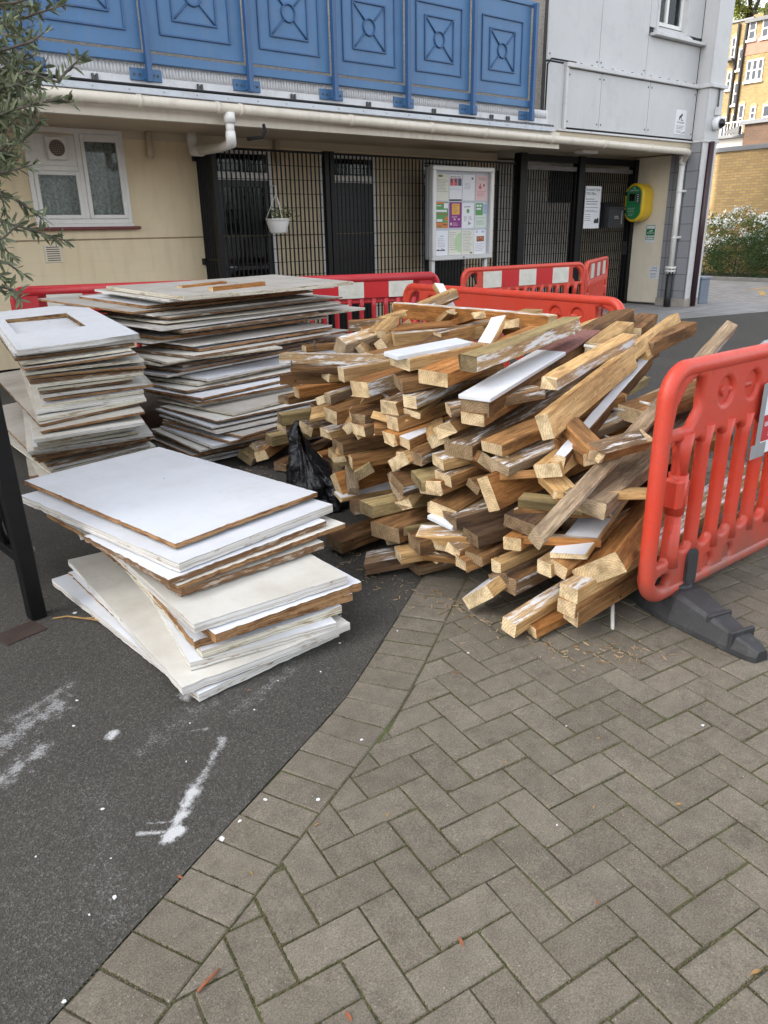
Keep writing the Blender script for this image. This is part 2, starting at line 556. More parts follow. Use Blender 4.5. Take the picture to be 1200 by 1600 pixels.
DUST = [(0.505, 1.60, 0.63, 1.73, 0.028, 1.3), (0.56, 1.66, 0.80, 1.88, 0.022, 0.9), (0.50, 1.595, 0.52, 1.61, 0.03, 1.6),
        (0.435, 1.66, 0.51, 1.61, 0.012, 1.0), (0.47, 1.68, 0.53, 1.64, 0.010, 0.9), (0.525, 2.115, 0.54, 2.13, 0.022, 1.3),
        (0.12, 2.25, 0.44, 2.41, 0.10, 0.80), (0.2, 2.12, 0.33, 2.20, 0.06, 0.85), (0.0, 2.36, 0.25, 2.30, 0.09, 0.78), (0.3, 2.42, 0.5, 2.50, 0.06, 0.72), (0.9, 1.98, 1.2, 2.10, 0.07, 0.62), (0.6, 2.0, 0.9, 2.12, 0.09, 0.60), (0.3, 1.45, 0.4, 1.9, 0.12, 0.52),
        (0.80, 2.17, 0.82, 2.18, 0.03, 1.4), (0.74, 1.98, 0.78, 1.96, 0.012, 0.8), (0.55, 2.5, 0.75, 2.62, 0.06, 0.4)]
M_ASPHALT = asphalt_mat()


def flag_mat(name, c1, c2, mortar, scale, bw=0.5, rh=0.25, ms=0.012):
    m, nt, b = new_mat(name)
    v = obj_coords(nt)
    br = nd(nt, 'ShaderNodeTexBrick', {'Vector': v, 'Color1': (*c1, 1), 'Color2': (*c2, 1), 'Mortar': (*mortar, 1), 'Scale': scale, 'Mortar Size': ms, 'Brick Width': bw, 'Row Height': rh, 'Bias': 0.0})
    n = nd(nt, 'ShaderNodeTexNoise', {'Vector': v, 'Scale': 1.7, 'Detail': 8.0, 'Roughness': 0.65}).outputs['Fac']
    n2 = nd(nt, 'ShaderNodeTexNoise', {'Vector': v, 'Scale': 70.0, 'Detail': 4.0}).outputs['Fac']
    c = mix(nt, 0.7, br.outputs['Color'], ramp(nt, n, [(0.3, (0.72, 0.71, 0.70)), (0.7, (1.1, 1.1, 1.1))]), 'MULTIPLY')
    c = mix(nt, 0.5, c, ramp(nt, n2, [(0.3, (0.7, 0.7, 0.7)), (0.7, (1.1, 1.1, 1.1))]), 'MULTIPLY')
    nt.links.new(c, b.inputs['Base Color'])
    b.inputs['Roughness'].default_value = 0.85
    bump(nt, b, mth(nt, 'SUBTRACT', mth(nt, 'MULTIPLY', n2, 0.3), br.outputs['Fac']), 0.4, 0.004)
    return m


M_BASE = plain('earth', (0.09, 0.085, 0.078), 0.9, 0.2, 0.6)
b_ = MB(); b_.quad((-300, -300, -0.06), (300, -300, -0.06), (300, 300, -0.06), (-300, 300, -0.06))
tag(b_.build('ground', M_BASE), kind='structure')

# asphalt: everything on the building side of the paving edge
b_ = MB()
n0 = len(edge_line)
for p in edge_line:
    b_.v.append(Vector((p.x, p.y, 0.0)))
extra = [(60, -3.0), (60, 9.0), (-40, 9.6), (-40, -0.55)]
for p in extra:
    b_.v.append(Vector((p[0], p[1], 0.0)))
b_.face(list(range(len(b_.v))))
tag(b_.build('asphalt_roadway', M_ASPHALT), kind='structure')

# block paving: real blocks with chamfered edges over a mossy joint bed
GAP, CH = 0.0035, 0.004


def clip_half(poly, p, nrm):
    out = []
    for a, b in zip(poly, poly[1:] + poly[:1]):
        da, db = (a - p).dot(nrm), (b - p).dot(nrm)
        if da >= 0:
            out.append(a)
        if (da >= 0) != (db >= 0):
            out.append(a + (b - a) * (da / (da - db)))
    return out


def inset(poly, d):
    n = len(poly)
    res = []
    for i in range(n):
        a, b, c = poly[i - 1], poly[i], poly[(i + 1) % n]
        e1, e2 = (b - a), (c - b)
        if e1.length < 1e-5 or e2.length < 1e-5:
            return None
        e1.normalize(); e2.normalize()
        n1, n2 = Vector((-e1.y, e1.x)), Vector((-e2.y, e2.x))
        k = n1 + n2
        den = 1 + n1.dot(n2)
        if den < 0.15:
            return None
        res.append(b + k * (d / den))
    return res


def area(poly):
    return 0.5 * sum(a.x * b.y - b.x * a.y for a, b in zip(poly, poly[1:] + poly[:1]))


pav = MB()


JOINTS = []


def add_paver(poly):
    if area(poly) < 0:
        poly = poly[::-1]
    if area(poly) < 0.0006:
        return
    for a, b in zip(poly, poly[1:] + poly[:1]):
        JOINTS.append((a.copy(), b.copy()))
    q = inset(poly, GAP / 2)
    q2 = inset(poly, GAP / 2 + CH) if q else None
    if not q2 or area(q2) < 0.0002:
        return
    dz = RND.uniform(-0.0028, 0.0018)
    tx, ty = RND.uniform(-0.02, 0.02), RND.uniform(-0.02, 0.02)
    c = sum(poly, Vector((0, 0))) / len(poly)
    n = len(pav.v); k = len(poly)
    for ring, z in ((q, -0.03), (q, -CH), (q2, 0.0)):
        for p in ring:
            pav.v.append(Vector((p.x, p.y, z + dz + (p.x - c.x) * tx + (p.y - c.y) * ty)))
    for r in range(2):
        for i in range(k):
            j = (i + 1) % k
            pav.face((n + r * k + i, n + r * k + j, n + (r + 1) * k + j, n + (r + 1) * k + i))
    pav.face([n + 2 * k + i for i in range(k)])


inner = [p + perp(i, edge_line) * 0.2 for i, p in enumerate(edge_line)]
for i in range(len(edge_line) - 1):
    a, b = edge_line[i], edge_line[i + 1]
    if -0.9 < a.x < 5.7 and a.y > -1.2:
        add_paver([a, b, inner[i + 1], inner[i]])
th = R(-7.3)
e1 = Vector((math.cos(th), math.sin(th)))
e2 = Vector((math.sin(th), -math.cos(th)))
org = Vector((1.017, 0.766))
U = 0.1
for i in range(-80, 81):
    for j in range(-40, 41):
        ox, oy = i + 2 * j, -i + 2 * j
        for (x0, y0, x1, y1) in ((0, 0, 2, 1), (-1, -1, 0, 1)):
            P = [org + e1 * (U * (ox + x)) + e2 * (U * (oy + y)) for x, y in ((x0, y0), (x1, y0), (x1, y1), (x0, y1))]
            c = (P[0] + P[2]) / 2
            if not (-1.0 < c.x < 5.7 and -1.2 < c.y < 3.3):
                continue
            # nearest piece of the border line
            k = min(range(len(inner)), key=lambda q: (inner[q] - c).length_squared)
            if (inner[k] - c).length > 0.35 and (c - inner[k]).dot(perp(k, edge_line)) < 0:
                continue
            for kk in (k - 1, k, k + 1):
                if 0 < kk < len(inner) - 1 and P:
                    P = clip_half(P, inner[kk], perp(kk, edge_line))
            if len(P) >= 3:
                add_paver(P)


def paver_mat():
    m, nt, b = new_mat('paving_block')
    v = obj_coords(nt)
    geo = nt.nodes.new('ShaderNodeNewGeometry')
    rnd = geo.outputs['Random Per Island']
    n = nd(nt, 'ShaderNodeTexNoise', {'Vector': v, 'Scale': 2.2, 'Detail': 7.0, 'Roughness': 0.65}).outputs['Fac']
    n2 = nd(nt, 'ShaderNodeTexNoise', {'Vector': v, 'Scale': 240.0, 'Detail': 4.0, 'Roughness': 0.8}).outputs['Fac']
    n3 = nd(nt, 'ShaderNodeTexNoise', {'Vector': v, 'Scale': 16.0, 'Detail': 6.0, 'Roughness': 0.7}).outputs['Fac']
    c = ramp(nt, rnd, [(0.0, (0.154, 0.135, 0.106)), (0.5, (0.172, 0.151, 0.120)), (1.0, (0.192, 0.169, 0.135))])
    c = mix(nt, 0.8, c, ramp(nt, n, [(0.3, (0.78, 0.78, 0.78)), (0.7, (1.12, 1.11, 1.1))]), 'MULTIPLY')
    c = mix(nt, 0.75, c, ramp(nt, n2, [(0.32, (0.40, 0.39, 0.38)), (0.5, (0.95, 0.95, 0.95)), (0.66, (1.65, 1.63, 1.58))]), 'MULTIPLY')
    c = mix(nt, 0.6, c, ramp(nt, n3, [(0.3, (0.62, 0.60, 0.57)), (0.7, (1.2, 1.2, 1.2))]), 'MULTIPLY')
    st_ = nd(nt, 'ShaderNodeTexNoise', {'Vector': v, 'Scale': 5.0, 'Detail': 8.0, 'Roughness': 0.7}).outputs['Fac']
    c = mix(nt, ramp(nt, st_, [(0.60, 0.0), (0.72, 0.5)]), c, (0.045, 0.040, 0.032))
    spk = nd(nt, 'ShaderNodeTexNoise', {'Vector': v, 'Scale': 150.0, 'Detail': 1.0}).outputs['Fac']
    c = mix(nt, ramp(nt, spk, [(0.73, 0.0), (0.78, 0.55)]), c, (0.5, 0.48, 0.45))
    nt.links.new(c, b.inputs['Base Color'])
    b.inputs['Roughness'].default_value = 0.85
    b.inputs['Specular IOR Level'].default_value = 0.3
    bump(nt, b, mth(nt, 'ADD', n2, mth(nt, 'MULTIPLY', n3, 0.7)), 0.55, 0.003)
    return m


tag(pav.build('block_paving', paver_mat()), kind='structure')


def joint_mat():
    m, nt, b = new_mat('mossy_joint')
    v = obj_coords(nt)
    n = nd(nt, 'ShaderNodeTexNoise', {'Vector': v, 'Scale': 6.0, 'Detail': 6.0}).outputs['Fac']
    n2 = nd(nt, 'ShaderNodeTexNoise', {'Vector': v, 'Scale': 90.0, 'Detail': 4.0}).outputs['Fac']
    c = ramp(nt, n, [(0.38, (0.05, 0.042, 0.030)), (0.55, (0.07, 0.068, 0.028)), (0.7, (0.06, 0.08, 0.02))])
    c = mix(nt, ramp(nt, n2, [(0.55, 0.0), (0.7, 0.7)]), c, (0.16, 0.13, 0.09))
    nt.links.new(c, b.inputs['Base Color'])
    b.inputs['Roughness'].default_value = 0.95
    return m


b_ = MB()
for p in edge_line:
    q = p
    b_.v.append(Vector((q.x, q.y, -0.0045)))
for p in [(5.7, -3.2), (-3.6, -3.2)]:
    b_.v.append(Vector((*p, -0.0045)))
b_.face(list(range(len(b_.v)))[::-1])
tag(b_.build('paving_joint_bed', joint_mat()), kind='structure')

# light grey flags along the building and the court beyond
M_FLAG = flag_mat('grey_flags', (0.25, 0.245, 0.24), (0.32, 0.315, 0.31), (0.13, 0.125, 0.12), 1.0, 0.6, 0.4, 0.008)
M_COURT = flag_mat('court_blocks', (0.31, 0.29, 0.27), (0.38, 0.36, 0.34), (0.18, 0.17, 0.155), 1.0, 0.3, 0.15, 0.012)
b_ = MB()
pp = [(3.0, 8.0), (9.0, 6.9), (9.9, 6.68), (11.97, 7.1), (13.98, 6.63), (15.2, 6.3), (15.2, 12.6), (3.0, 12.6)]
b_.v += [Vector((x, y, 0.004)) for x, y in pp]; b_.face(range(len(pp)))
tag(b_.build('pavement', M_FLAG), kind='structure')
b_ = MB()
pp = [(15.2, 6.3), (18, 5.2), (40, -6), (60, -6), (60, 40), (15.2, 40)]
b_.v += [Vector((x, y, 0.004)) for x, y in pp]; b_.face(range(len(pp)))
tag(b_.build('court_paving', M_COURT), kind='structure')
M_YEL = plain('worn_yellow_paint', (0.55, 0.33, 0.10), 0.8, 0.25, 8.0, dirt=((0.3, 0.28, 0.25), 0.9))
b_ = MB()
for (x, y, a) in ((17.6, 8.55, 0.5), (18.2, 8.2, -0.45), (18.8, 8.6, 0.5), (19.3, 8.0, -0.45), (19.9, 7.9, 0.5), (19.0, 9.2, 0.0)):
    M = Matrix.Translation((x, y, 0.008)) @ Matrix.Rotation(a, 4, 'Z')
    b_.v += [M @ Vector(q) for q in ((-0.65, -0.06, 0), (0.65, -0.06, 0), (0.65, 0.06, 0), (-0.65, 0.06, 0))]
    k = len(b_.v); b_.face((k - 4, k - 3, k - 2, k - 1))
tag(b_.build('road_marking', M_YEL), kind='structure')

# ================================================================ the building
def cream_wall_mat():
    m, nt, b = new_mat('cream_painted_brick')
    tc = nt.nodes.new('ShaderNodeTexCoord')
    sep = nd(nt, 'ShaderNodeSeparateXYZ', {0: tc.outputs['Object']})
    v = nd(nt, 'ShaderNodeCombineXYZ', {'X': sep.outputs[0], 'Y': sep.outputs[2], 'Z': sep.outputs[1]}).outputs[0]
    br = nd(nt, 'ShaderNodeTexBrick', {'Vector': v, 'Scale': 1.0, 'Mortar Size': 0.006, 'Brick Width': 0.45, 'Row Height': 0.15, 'Color1': (1, 1, 1, 1), 'Color2': (0.8, 0.8, 0.8, 1), 'Mortar': (0, 0, 0, 1)})
    low = ramp(nt, mth(nt, 'DIVIDE', sep.outputs[2], 3.0), [(0.475, 1.0), (0.485, 0.0)])
    n = nd(nt, 'ShaderNodeTexNoise', {'Vector': v, 'Scale': 1.8, 'Detail': 7.0, 'Roughness': 0.65}).outputs['Fac']
    n2 = nd(nt, 'ShaderNodeTexNoise', {'Vector': nd(nt, 'ShaderNodeVectorMath', {0: v, 1: (9, 1.2, 1)}, operation='MULTIPLY').outputs[0], 'Scale': 1.0, 'Detail': 6.0}).outputs['Fac']
    c = ramp(nt, n, [(0.3, (0.73, 0.60, 0.385)), (0.7, (0.80, 0.67, 0.45))])
    c = mix(nt, ramp(nt, n2, [(0.5, 0.0), (0.8, 0.35)]), c, (0.50, 0.41, 0.27))
    joint = mth(nt, 'MULTIPLY', mth(nt, 'MULTIPLY', br.outputs['Fac'], low), ramp(nt, n, [(0.4, 0.0), (0.65, 0.13)]))
    c = mix(nt, joint, c, (0.40, 0.33, 0.22))
    nt.links.new(c, b.inputs['Base Color'])
    b.inputs['Roughness'].default_value = 0.55
    n3 = nd(nt, 'ShaderNodeTexNoise', {'Vector': v, 'Scale': 40.0, 'Detail': 4.0}).outputs['Fac']
    bump(nt, b, mth(nt, 'SUBTRACT', mth(nt, 'MULTIPLY', n3, 0.15), mth(nt, 'MULTIPLY', br.outputs['Fac'], low)), 0.18, 0.008)
    return m


M_CREAM = cream_wall_mat()
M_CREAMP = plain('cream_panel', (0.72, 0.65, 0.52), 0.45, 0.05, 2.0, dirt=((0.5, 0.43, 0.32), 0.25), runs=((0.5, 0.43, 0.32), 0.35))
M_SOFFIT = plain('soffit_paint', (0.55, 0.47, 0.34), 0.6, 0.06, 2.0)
M_GUTTER = plain('cream_gutter', (0.66, 0.60, 0.50), 0.35, 0.06, 3.0, dirt=((0.42, 0.37, 0.30), 0.5), runs=((0.38, 0.33, 0.26), 0.5))
M_WHITE = plain('white_upvc', (0.78, 0.77, 0.74), 0.3, 0.04, 4.0, dirt=((0.55, 0.52, 0.47), 0.3))
M_WPIPE = plain('white_pipe', (0.74, 0.73, 0.70), 0.35, 0.05, 4.0, dirt=((0.5, 0.47, 0.42), 0.3))
M_IRON = plain('black_iron_pipe', (0.025, 0.025, 0.027), 0.5, 0.2, 20.0)
M_FLASH = plain('galvanised_flashing', (0.50, 0.53, 0.57), 0.4, 0.08, 5.0, dirt=((0.35, 0.34, 0.32), 0.5), metal=0.15)
M_DKGREY = plain('dark_grey_strip', (0.10, 0.10, 0.10), 0.7, 0.25, 14.0)
M_RIBW = plain('white_masonry', (0.72, 0.72, 0.73), 0.7, 0.06, 5.0, dirt=((0.45, 0.44, 0.42), 0.5), bmp=0.2)
M_BLUE = plain('blue_paint', (0.062, 0.165, 0.33), 0.42, 0.10, 2.5, dirt=((0.11, 0.18, 0.30), 0.5), runs=((0.13, 0.17, 0.24), 0.45))
M_BLUED = plain('blue_post_paint', (0.040, 0.105, 0.235), 0.42, 0.10, 3.0)
M_CLAD = plain('grey_cladding', (0.53, 0.535, 0.535), 0.38, 0.05, 1.2, dirt=((0.36, 0.36, 0.37), 0.35), runs=((0.40, 0.39, 0.37), 0.3))
M_CLADT = plain('cladding_trim', (0.58, 0.58, 0.58), 0.38, 0.06, 3.0, dirt=((0.3, 0.29, 0.28), 0.5))
M_PEBB = plain('pebbledash', (0.33, 0.31, 0.28), 0.95, 0.35, 60.0, bmp=0.8)
M_BLACK = plain('black_paint', (0.0045, 0.0045, 0.005), 0.45, 0.3, 12.0, spec=0.25)
M_BLACKM = plain('black_matt', (0.006, 0.006, 0.0065), 0.75, 0.3, 12.0)
M_MAROON = plain('maroon_paint', (0.15, 0.02, 0.025), 0.35, 0.2, 6.0)
M_DARKDOOR = plain('charcoal_door', (0.010, 0.011, 0.012), 0.35, 0.2, 2.0)
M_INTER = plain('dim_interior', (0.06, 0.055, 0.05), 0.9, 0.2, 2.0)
M_RUST = plain('rusty_steel', (0.04, 0.024, 0.018), 0.8, 0.3, 12.0, dirt=((0.03, 0.025, 0.022), 0.8))


def glass_mat(name, tint=(0.55, 0.6, 0.6), refl=0.35):
    m = bpy.data.materials.new(name)
    m.use_nodes = True
    nt = m.node_tree
    for n in list(nt.nodes):
        nt.nodes.remove(n)
    out = nt.nodes.new('ShaderNodeOutputMaterial')
    tr = nd(nt, 'ShaderNodeBsdfTransparent', {'Color': (*tint, 1)})
    gl = nd(nt, 'ShaderNodeBsdfGlossy', {'Color': (0.9, 0.93, 0.95, 1), 'Roughness': 0.03})
    lw = nd(nt, 'ShaderNodeLayerWeight', {'Blend': refl})
    mx = nt.nodes.new('ShaderNodeMixShader')
    nt.links.new(lw.outputs['Fresnel'], mx.inputs[0])
    nt.links.new(tr.outputs[0], mx.inputs[1])
    nt.links.new(gl.outputs[0], mx.inputs[2])
    nt.links.new(mx.outputs[0], out.inputs['Surface'])
    return m


M_GLASS = glass_mat('window_glass', (0.82, 0.85, 0.85), 0.25)
M_CURTAIN = plain('net_curtain', (0.55, 0.55, 0.52), 0.9, 0.5, 34.0)

bld = thing('apartment_block', 'low apartment block with cream ground floor wall, deep overhang and grey clad upper corner', 'apartment block', (4, 10, 0))
binv = Matrix.Translation((-4, -10, 0))


def bp(mb, name, m, parent=None, label=None):
    o = mb.build(name, m, parent or bld, binv)
    if label: o['label'] = label
    return o


# front wall at y = 9.97 with its openings
WY = 9.97
OPEN = [(2.64, 3.80, 1.62, 2.68), (4.98, 5.88, 0.0, 2.57), (6.66, 7.72, 0.0, 2.57), (8.64, 9.66, 0.0, 2.57)]
w = MB()
xs = -40.0
for (x0, x1, z0, z1) in OPEN:
    w.box(xs, x0, WY, WY + 0.3, 0, 2.69)
    if z0 > 0: w.box(x0, x1, WY, WY + 0.3, 0, z0)
    w.box(x0, x1, WY, WY + 0.3, z1, 2.69)
    xs = x1
w.box(xs, 10.35, WY, WY + 0.3, 0, 2.69)
w.box(10.05, 10.35, WY + 0.3, 10.8, 0, 2.69)                       # side of the entrance alcove
bp(w, 'wall', M_CREAM)
w = MB(); w.box(10.05, 13.75, 10.8, 11.0, 0, 2.69); bp(w, 'alcove_wall', plain('pale_render', (0.78, 0.74, 0.68), 0.7, 0.05, 2.0))
w = MB(); w.box(-12, 10.35, WY - 0.012, WY - 0.001, 1.447, 1.462); bp(w, 'groove_shadow_strip', plain('groove_shadow_paint', (0.30, 0.22, 0.13), 0.8))  # dark strip painted as the shadow line of the wall groove
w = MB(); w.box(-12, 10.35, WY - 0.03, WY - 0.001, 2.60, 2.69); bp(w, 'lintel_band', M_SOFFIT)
# dark voids behind doors and windows
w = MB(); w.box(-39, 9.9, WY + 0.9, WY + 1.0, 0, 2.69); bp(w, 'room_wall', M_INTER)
# floor slab and soffit of the balcony
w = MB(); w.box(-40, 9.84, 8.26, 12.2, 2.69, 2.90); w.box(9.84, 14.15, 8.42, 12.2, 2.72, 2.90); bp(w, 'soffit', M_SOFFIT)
w = MB(); w.box(-40, 9.84, 8.18, 8.26, 2.595, 2.815); bp(w, 'fascia', M_GUTTER)
w = MB(); w.box(9.842, 13.7, 8.36, 8.42, 2.70, 2.86); bp(w, 'fascia', M_SOFFIT)
# ledge: flashing, dark strip, ribbed white band
w = MB(); w.box(-40, 9.66, 8.125, 8.26, 2.816, 2.872); w.tube([(-40, 8.122, 2.816), (9.66, 8.122, 2.816)], 0.006, 6)
bp(w, 'flashing', M_FLASH)
w = MB(); w.box(-40, 9.66, 8.15, 8.27, 2.874, 2.905); bp(w, 'drip_strip', M_DKGREY)
w = MB()
xx = -3.0
while xx < 9.6:
    w.box(xx, xx + 0.022, 8.143, 8.152, 2.882, 2.890)
    xx += 0.17
for k in range(-8, 28):
    w.tube([(k * 0.36, 8.118, 2.845), (k * 0.36, 8.126, 2.845)], 0.007, 6)
bp(w, 'fixing_bolts', plain('bolt_grey', (0.3, 0.29, 0.28), 0.5, metal=0.5))
w = MB(); w.box(-40, 9.62, 8.235, 8.5, 2.906, 2.99)
pts = []
xx = -4.0
while xx < 9.6:                                                    # ribbed upper half of the band
    w.tube([(xx, 8.242, 2.988), (xx, 8.242, 3.098)], 0.014, 6)
    xx += 0.036
w.box(-40, 9.62, 8.245, 8.5, 2.99, 3.10)
bp(w, 'balcony_band', M_RIBW)
for x in (1.85, 2.95, 4.05, 5.2, 6.28, 7.35, 8.42, 8.75):
    w = MB(); w.box(x - 0.03, x + 0.03, 8.222, 8.236, 2.90, 2.955); w.box(x - 0.03, x - 0.012, 8.21, 8.236, 2.90, 2.968); w.box(x + 0.012, x + 0.03, 8.21, 8.236, 2.90, 2.968); bp(w, 'clip', M_DKGREY)
w = MB(); w.tube([(-2, 8.135, 2.93), (1.5, 8.135, 2.915), (3.0, 8.13, 2.885), (4.2, 8.13, 2.888), (6.0, 8.132, 2.885), (8, 8.135, 2.89)], 0.012, 6)
bp(w, 'cable', M_BLACKM)

# gutter and pipes
w = MB()
w.tube([(-12, 8.065, 2.755), (4.35, 8.065, 2.735), (13.3, 8.2, 2.70), (13.52, 8.28, 2.70), (13.6, 8.36, 2.66), (13.61, 8.42, 2.56)], 0.055, 14)
for x in (0.9, 3.3, 4.15, 4.42, 5.9, 7.2, 8.2, 9.6, 10.9, 12.2):
    f = 0 if x < 4.35 else (x - 4.35) / 8.95
    zc = 2.755 - 0.02 * (x + 12) / 16.35 if x < 4.35 else 2.735 - 0.035 * f
    w.tube([(x - 0.02, 8.065 + 0.135 * f, zc), (x + 0.02, 8.065 + 0.135 * f, zc)], 0.063, 14)
bp(w, 'gutter', M_GUTTER)
w = MB()
w.tube([(4.28, 8.065, 2.70), (4.28, 8.065, 2.60)], 0.062, 14)
w.tube([(4.28, 8.065, 2.61), (4.28, 8.065, 2.50)], 0.046, 14)
w.tube([(4.28, 8.065, 2.52), (4.28, 8.065, 2.45), (4.31, 8.12, 2.41), (4.5, 8.7, 2.43), (4.62, 9.55, 2.46)], [0.052, 0.055, 0.055, 0.05, 0.05], 14)
w.tube([(4.62, 9.5, 2.46), (4.64, 9.75, 2.47), (4.64, 9.78, 2.6), (4.64, 9.78, 2.69)], 0.062, 14)
bp(w, 'drain_branch', M_WPIPE)
w = MB(); w.tube([(4.72, 8.11, 2.62), (4.73, 8.10, 2.55), (4.70, 8.12, 2.49), (4.55, 8.2, 2.47)], 0.018, 8); bp(w, 'hose', M_BLACKM)
for x in (4.12, 5.95):
    w = MB(); w.tube([(x, 9.9, 2.69), (x, 9.9, 2.45), (x, 9.92, 2.40)], 0.04, 10); bp(w, 'overflow_pipe', M_SOFFIT)
w = MB()
w.tube([(13.61, 8.43, 2.64), (13.61, 8.43, 0.72)], 0.052, 14)
w.tube([(13.61, 8.43, 2.66), (13.61, 8.43, 2.5)], 0.062, 14)
w.tube([(13.61, 8.43, 0.74), (13.61, 8.43, 0.705)], 0.10, 14); w.tube([(13.61, 8.43, 0.68), (13.61, 8.43, 0.65)], 0.10, 14)
for k in range(8):
    a = k * math.pi / 4
    w.tube([(13.61 + 0.08 * math.cos(a), 8.43 + 0.08 * math.sin(a), 0.615), (13.61 + 0.08 * math.cos(a), 8.43 + 0.08 * math.sin(a), 0.75)], 0.011, 6)
for z in (2.05, 1.25):
    w.tube([(13.61, 8.43, z), (13.61, 8.43, z + 0.025)], 0.058, 14)
    w.box(13.6, 13.7, 8.34, 8.37, z, z + 0.04)
bp(w, 'downpipe', M_WPIPE)
w = MB(); w.tube([(13.61, 8.43, 0.66), (13.61, 8.43, 0.2), (13.60, 8.42, 0.0)], 0.062, 14); bp(w, 'soil_pipe', M_IRON)

# window with extractor fan
win = MB()
x0, x1, z0, z1, fy = 2.64, 3.80, 1.635, 2.68, 9.93
FT = 0.055
for (a, b, c, d) in ((x0, x0 + FT, z0, z1), (x1 - FT, x1, z0, z1), (x0 + FT, x1 - FT, z0, z0 + FT), (x0 + FT, x1 - FT, z1 - FT, z1)):
    win.cbox(a, b, fy, fy + 0.07, c, d, 0.006)
win.cbox(3.215, 3.275, fy, fy + 0.07, z0 + FT, z1 - FT, 0.006)
win.cbox(x0 + FT, 3.215, fy + 0.002, fy + 0.07, 2.215, 2.275, 0.006)
for (a, b, c, d) in ((x0 + FT, 3.215, z0 + FT, 2.215), (3.275, x1 - FT, z0 + FT, z1 - FT)):     # sashes
    s = 0.045
    for (p, q, r, t) in ((a, a + s, c, d), (b - s, b, c, d), (a + s, b - s, c, c + s), (a + s, b - s, d - s, d)):
        win.cbox(p, q, fy - 0.018, fy + 0.04, r, t, 0.005)
win.cbox(3.32, 3.70, fy - 0.012, fy + 0.03, 2.545, 2.58, 0.004)
win.box(x0, x1, fy - 0.02, fy + 0.06, 1.60, 1.634)
wo = bp(win, 'window', M_WHITE)
g_ = MB(); g_.box(x0 + 0.1, 3.17, fy + 0.005, fy + 0.011, z0 + 0.1, 2.17); g_.box(3.32, x1 - 0.1, fy + 0.005, fy + 0.011, z0 + 0.1, z1 - 0.1)
bp(g_, 'pane', M_GLASS, wo)
g_ = MB(); g_.box(x0 + FT, 3.215, fy + 0.02, fy + 0.03, 2.275, z1 - FT); bp(g_, 'infill_panel', M_WHITE, wo)
g_ = MB()
g_.cbox(2.88, 3.10, fy - 0.05, fy + 0.02, 2.33, 2.58, 0.012)
bp(g_, 'extractor_fan', M_WHITE, wo)
g_ = MB()
g_.tube([(2.99, fy - 0.053, 2.455), (2.99, fy - 0.049, 2.455)], 0.088, 28)
bp(g_, 'fan_opening', plain('fan_dark', (0.08, 0.05, 0.035), 0.8), wo)
g_ = MB()
for k in range(-4, 5):
    h = math.sqrt(max(0, 0.088 ** 2 - (k * 0.02) ** 2))
    g_.box(2.99 + k * 0.02 - 0.002, 2.99 + k * 0.02 + 0.002, fy - 0.058, fy - 0.0535, 2.455 - h, 2.455 + h)
    g_.box(2.99 - h, 2.99 + h, fy - 0.059, fy - 0.0545, 2.455 + k * 0.02 - 0.002, 2.455 + k * 0.02 + 0.002)
bp(g_, 'fan_grille', plain('fan_grille', (0.35, 0.30, 0.26), 0.6), wo)
g_ = MB(); g_.cbox(2.56, 3.88, 9.88, 9.97, 1.565, 1.599, 0.008); bp(g_, 'sill', M_MAROON, wo)


def curtain_sheet(xa, xb, y, za, zb, amp=0.02, waves=9):
    c = MB()
    n = 80
    for k in range(n + 1):
        t = k / n
        yy = y + amp * math.sin(t * waves * 2 * math.pi) + amp * 0.5 * math.sin(t * waves * 5.3)
        c.v += [Vector((xa + (xb - xa) * t, yy, za)), Vector((xa + (xb - xa) * t, yy, zb))]
    for k in range(n):
        c.face((2 * k, 2 * k + 2, 2 * k + 3, 2 * k + 1), 0, True)
    return c


bp(curtain_sheet(2.66, 3.78, 10.1, 1.66, 2.66, 0.022, 7), 'curtain', M_CURTAIN, wo)

# air brick
w = MB(); w.cbox(2.68, 2.88, WY - 0.012, WY, 1.20, 1.40, 0.004); ab = bp(w, 'air_vent', M_CREAMP)
w = MB()
for k in range(7):
    w.box(2.705, 2.855, WY - 0.014, WY - 0.0125, 1.222 + k * 0.025, 1.232 + k * 0.025)
bp(w, 'vent_slots', plain('vent_slot', (0.10, 0.07, 0.05), 0.9), ab)


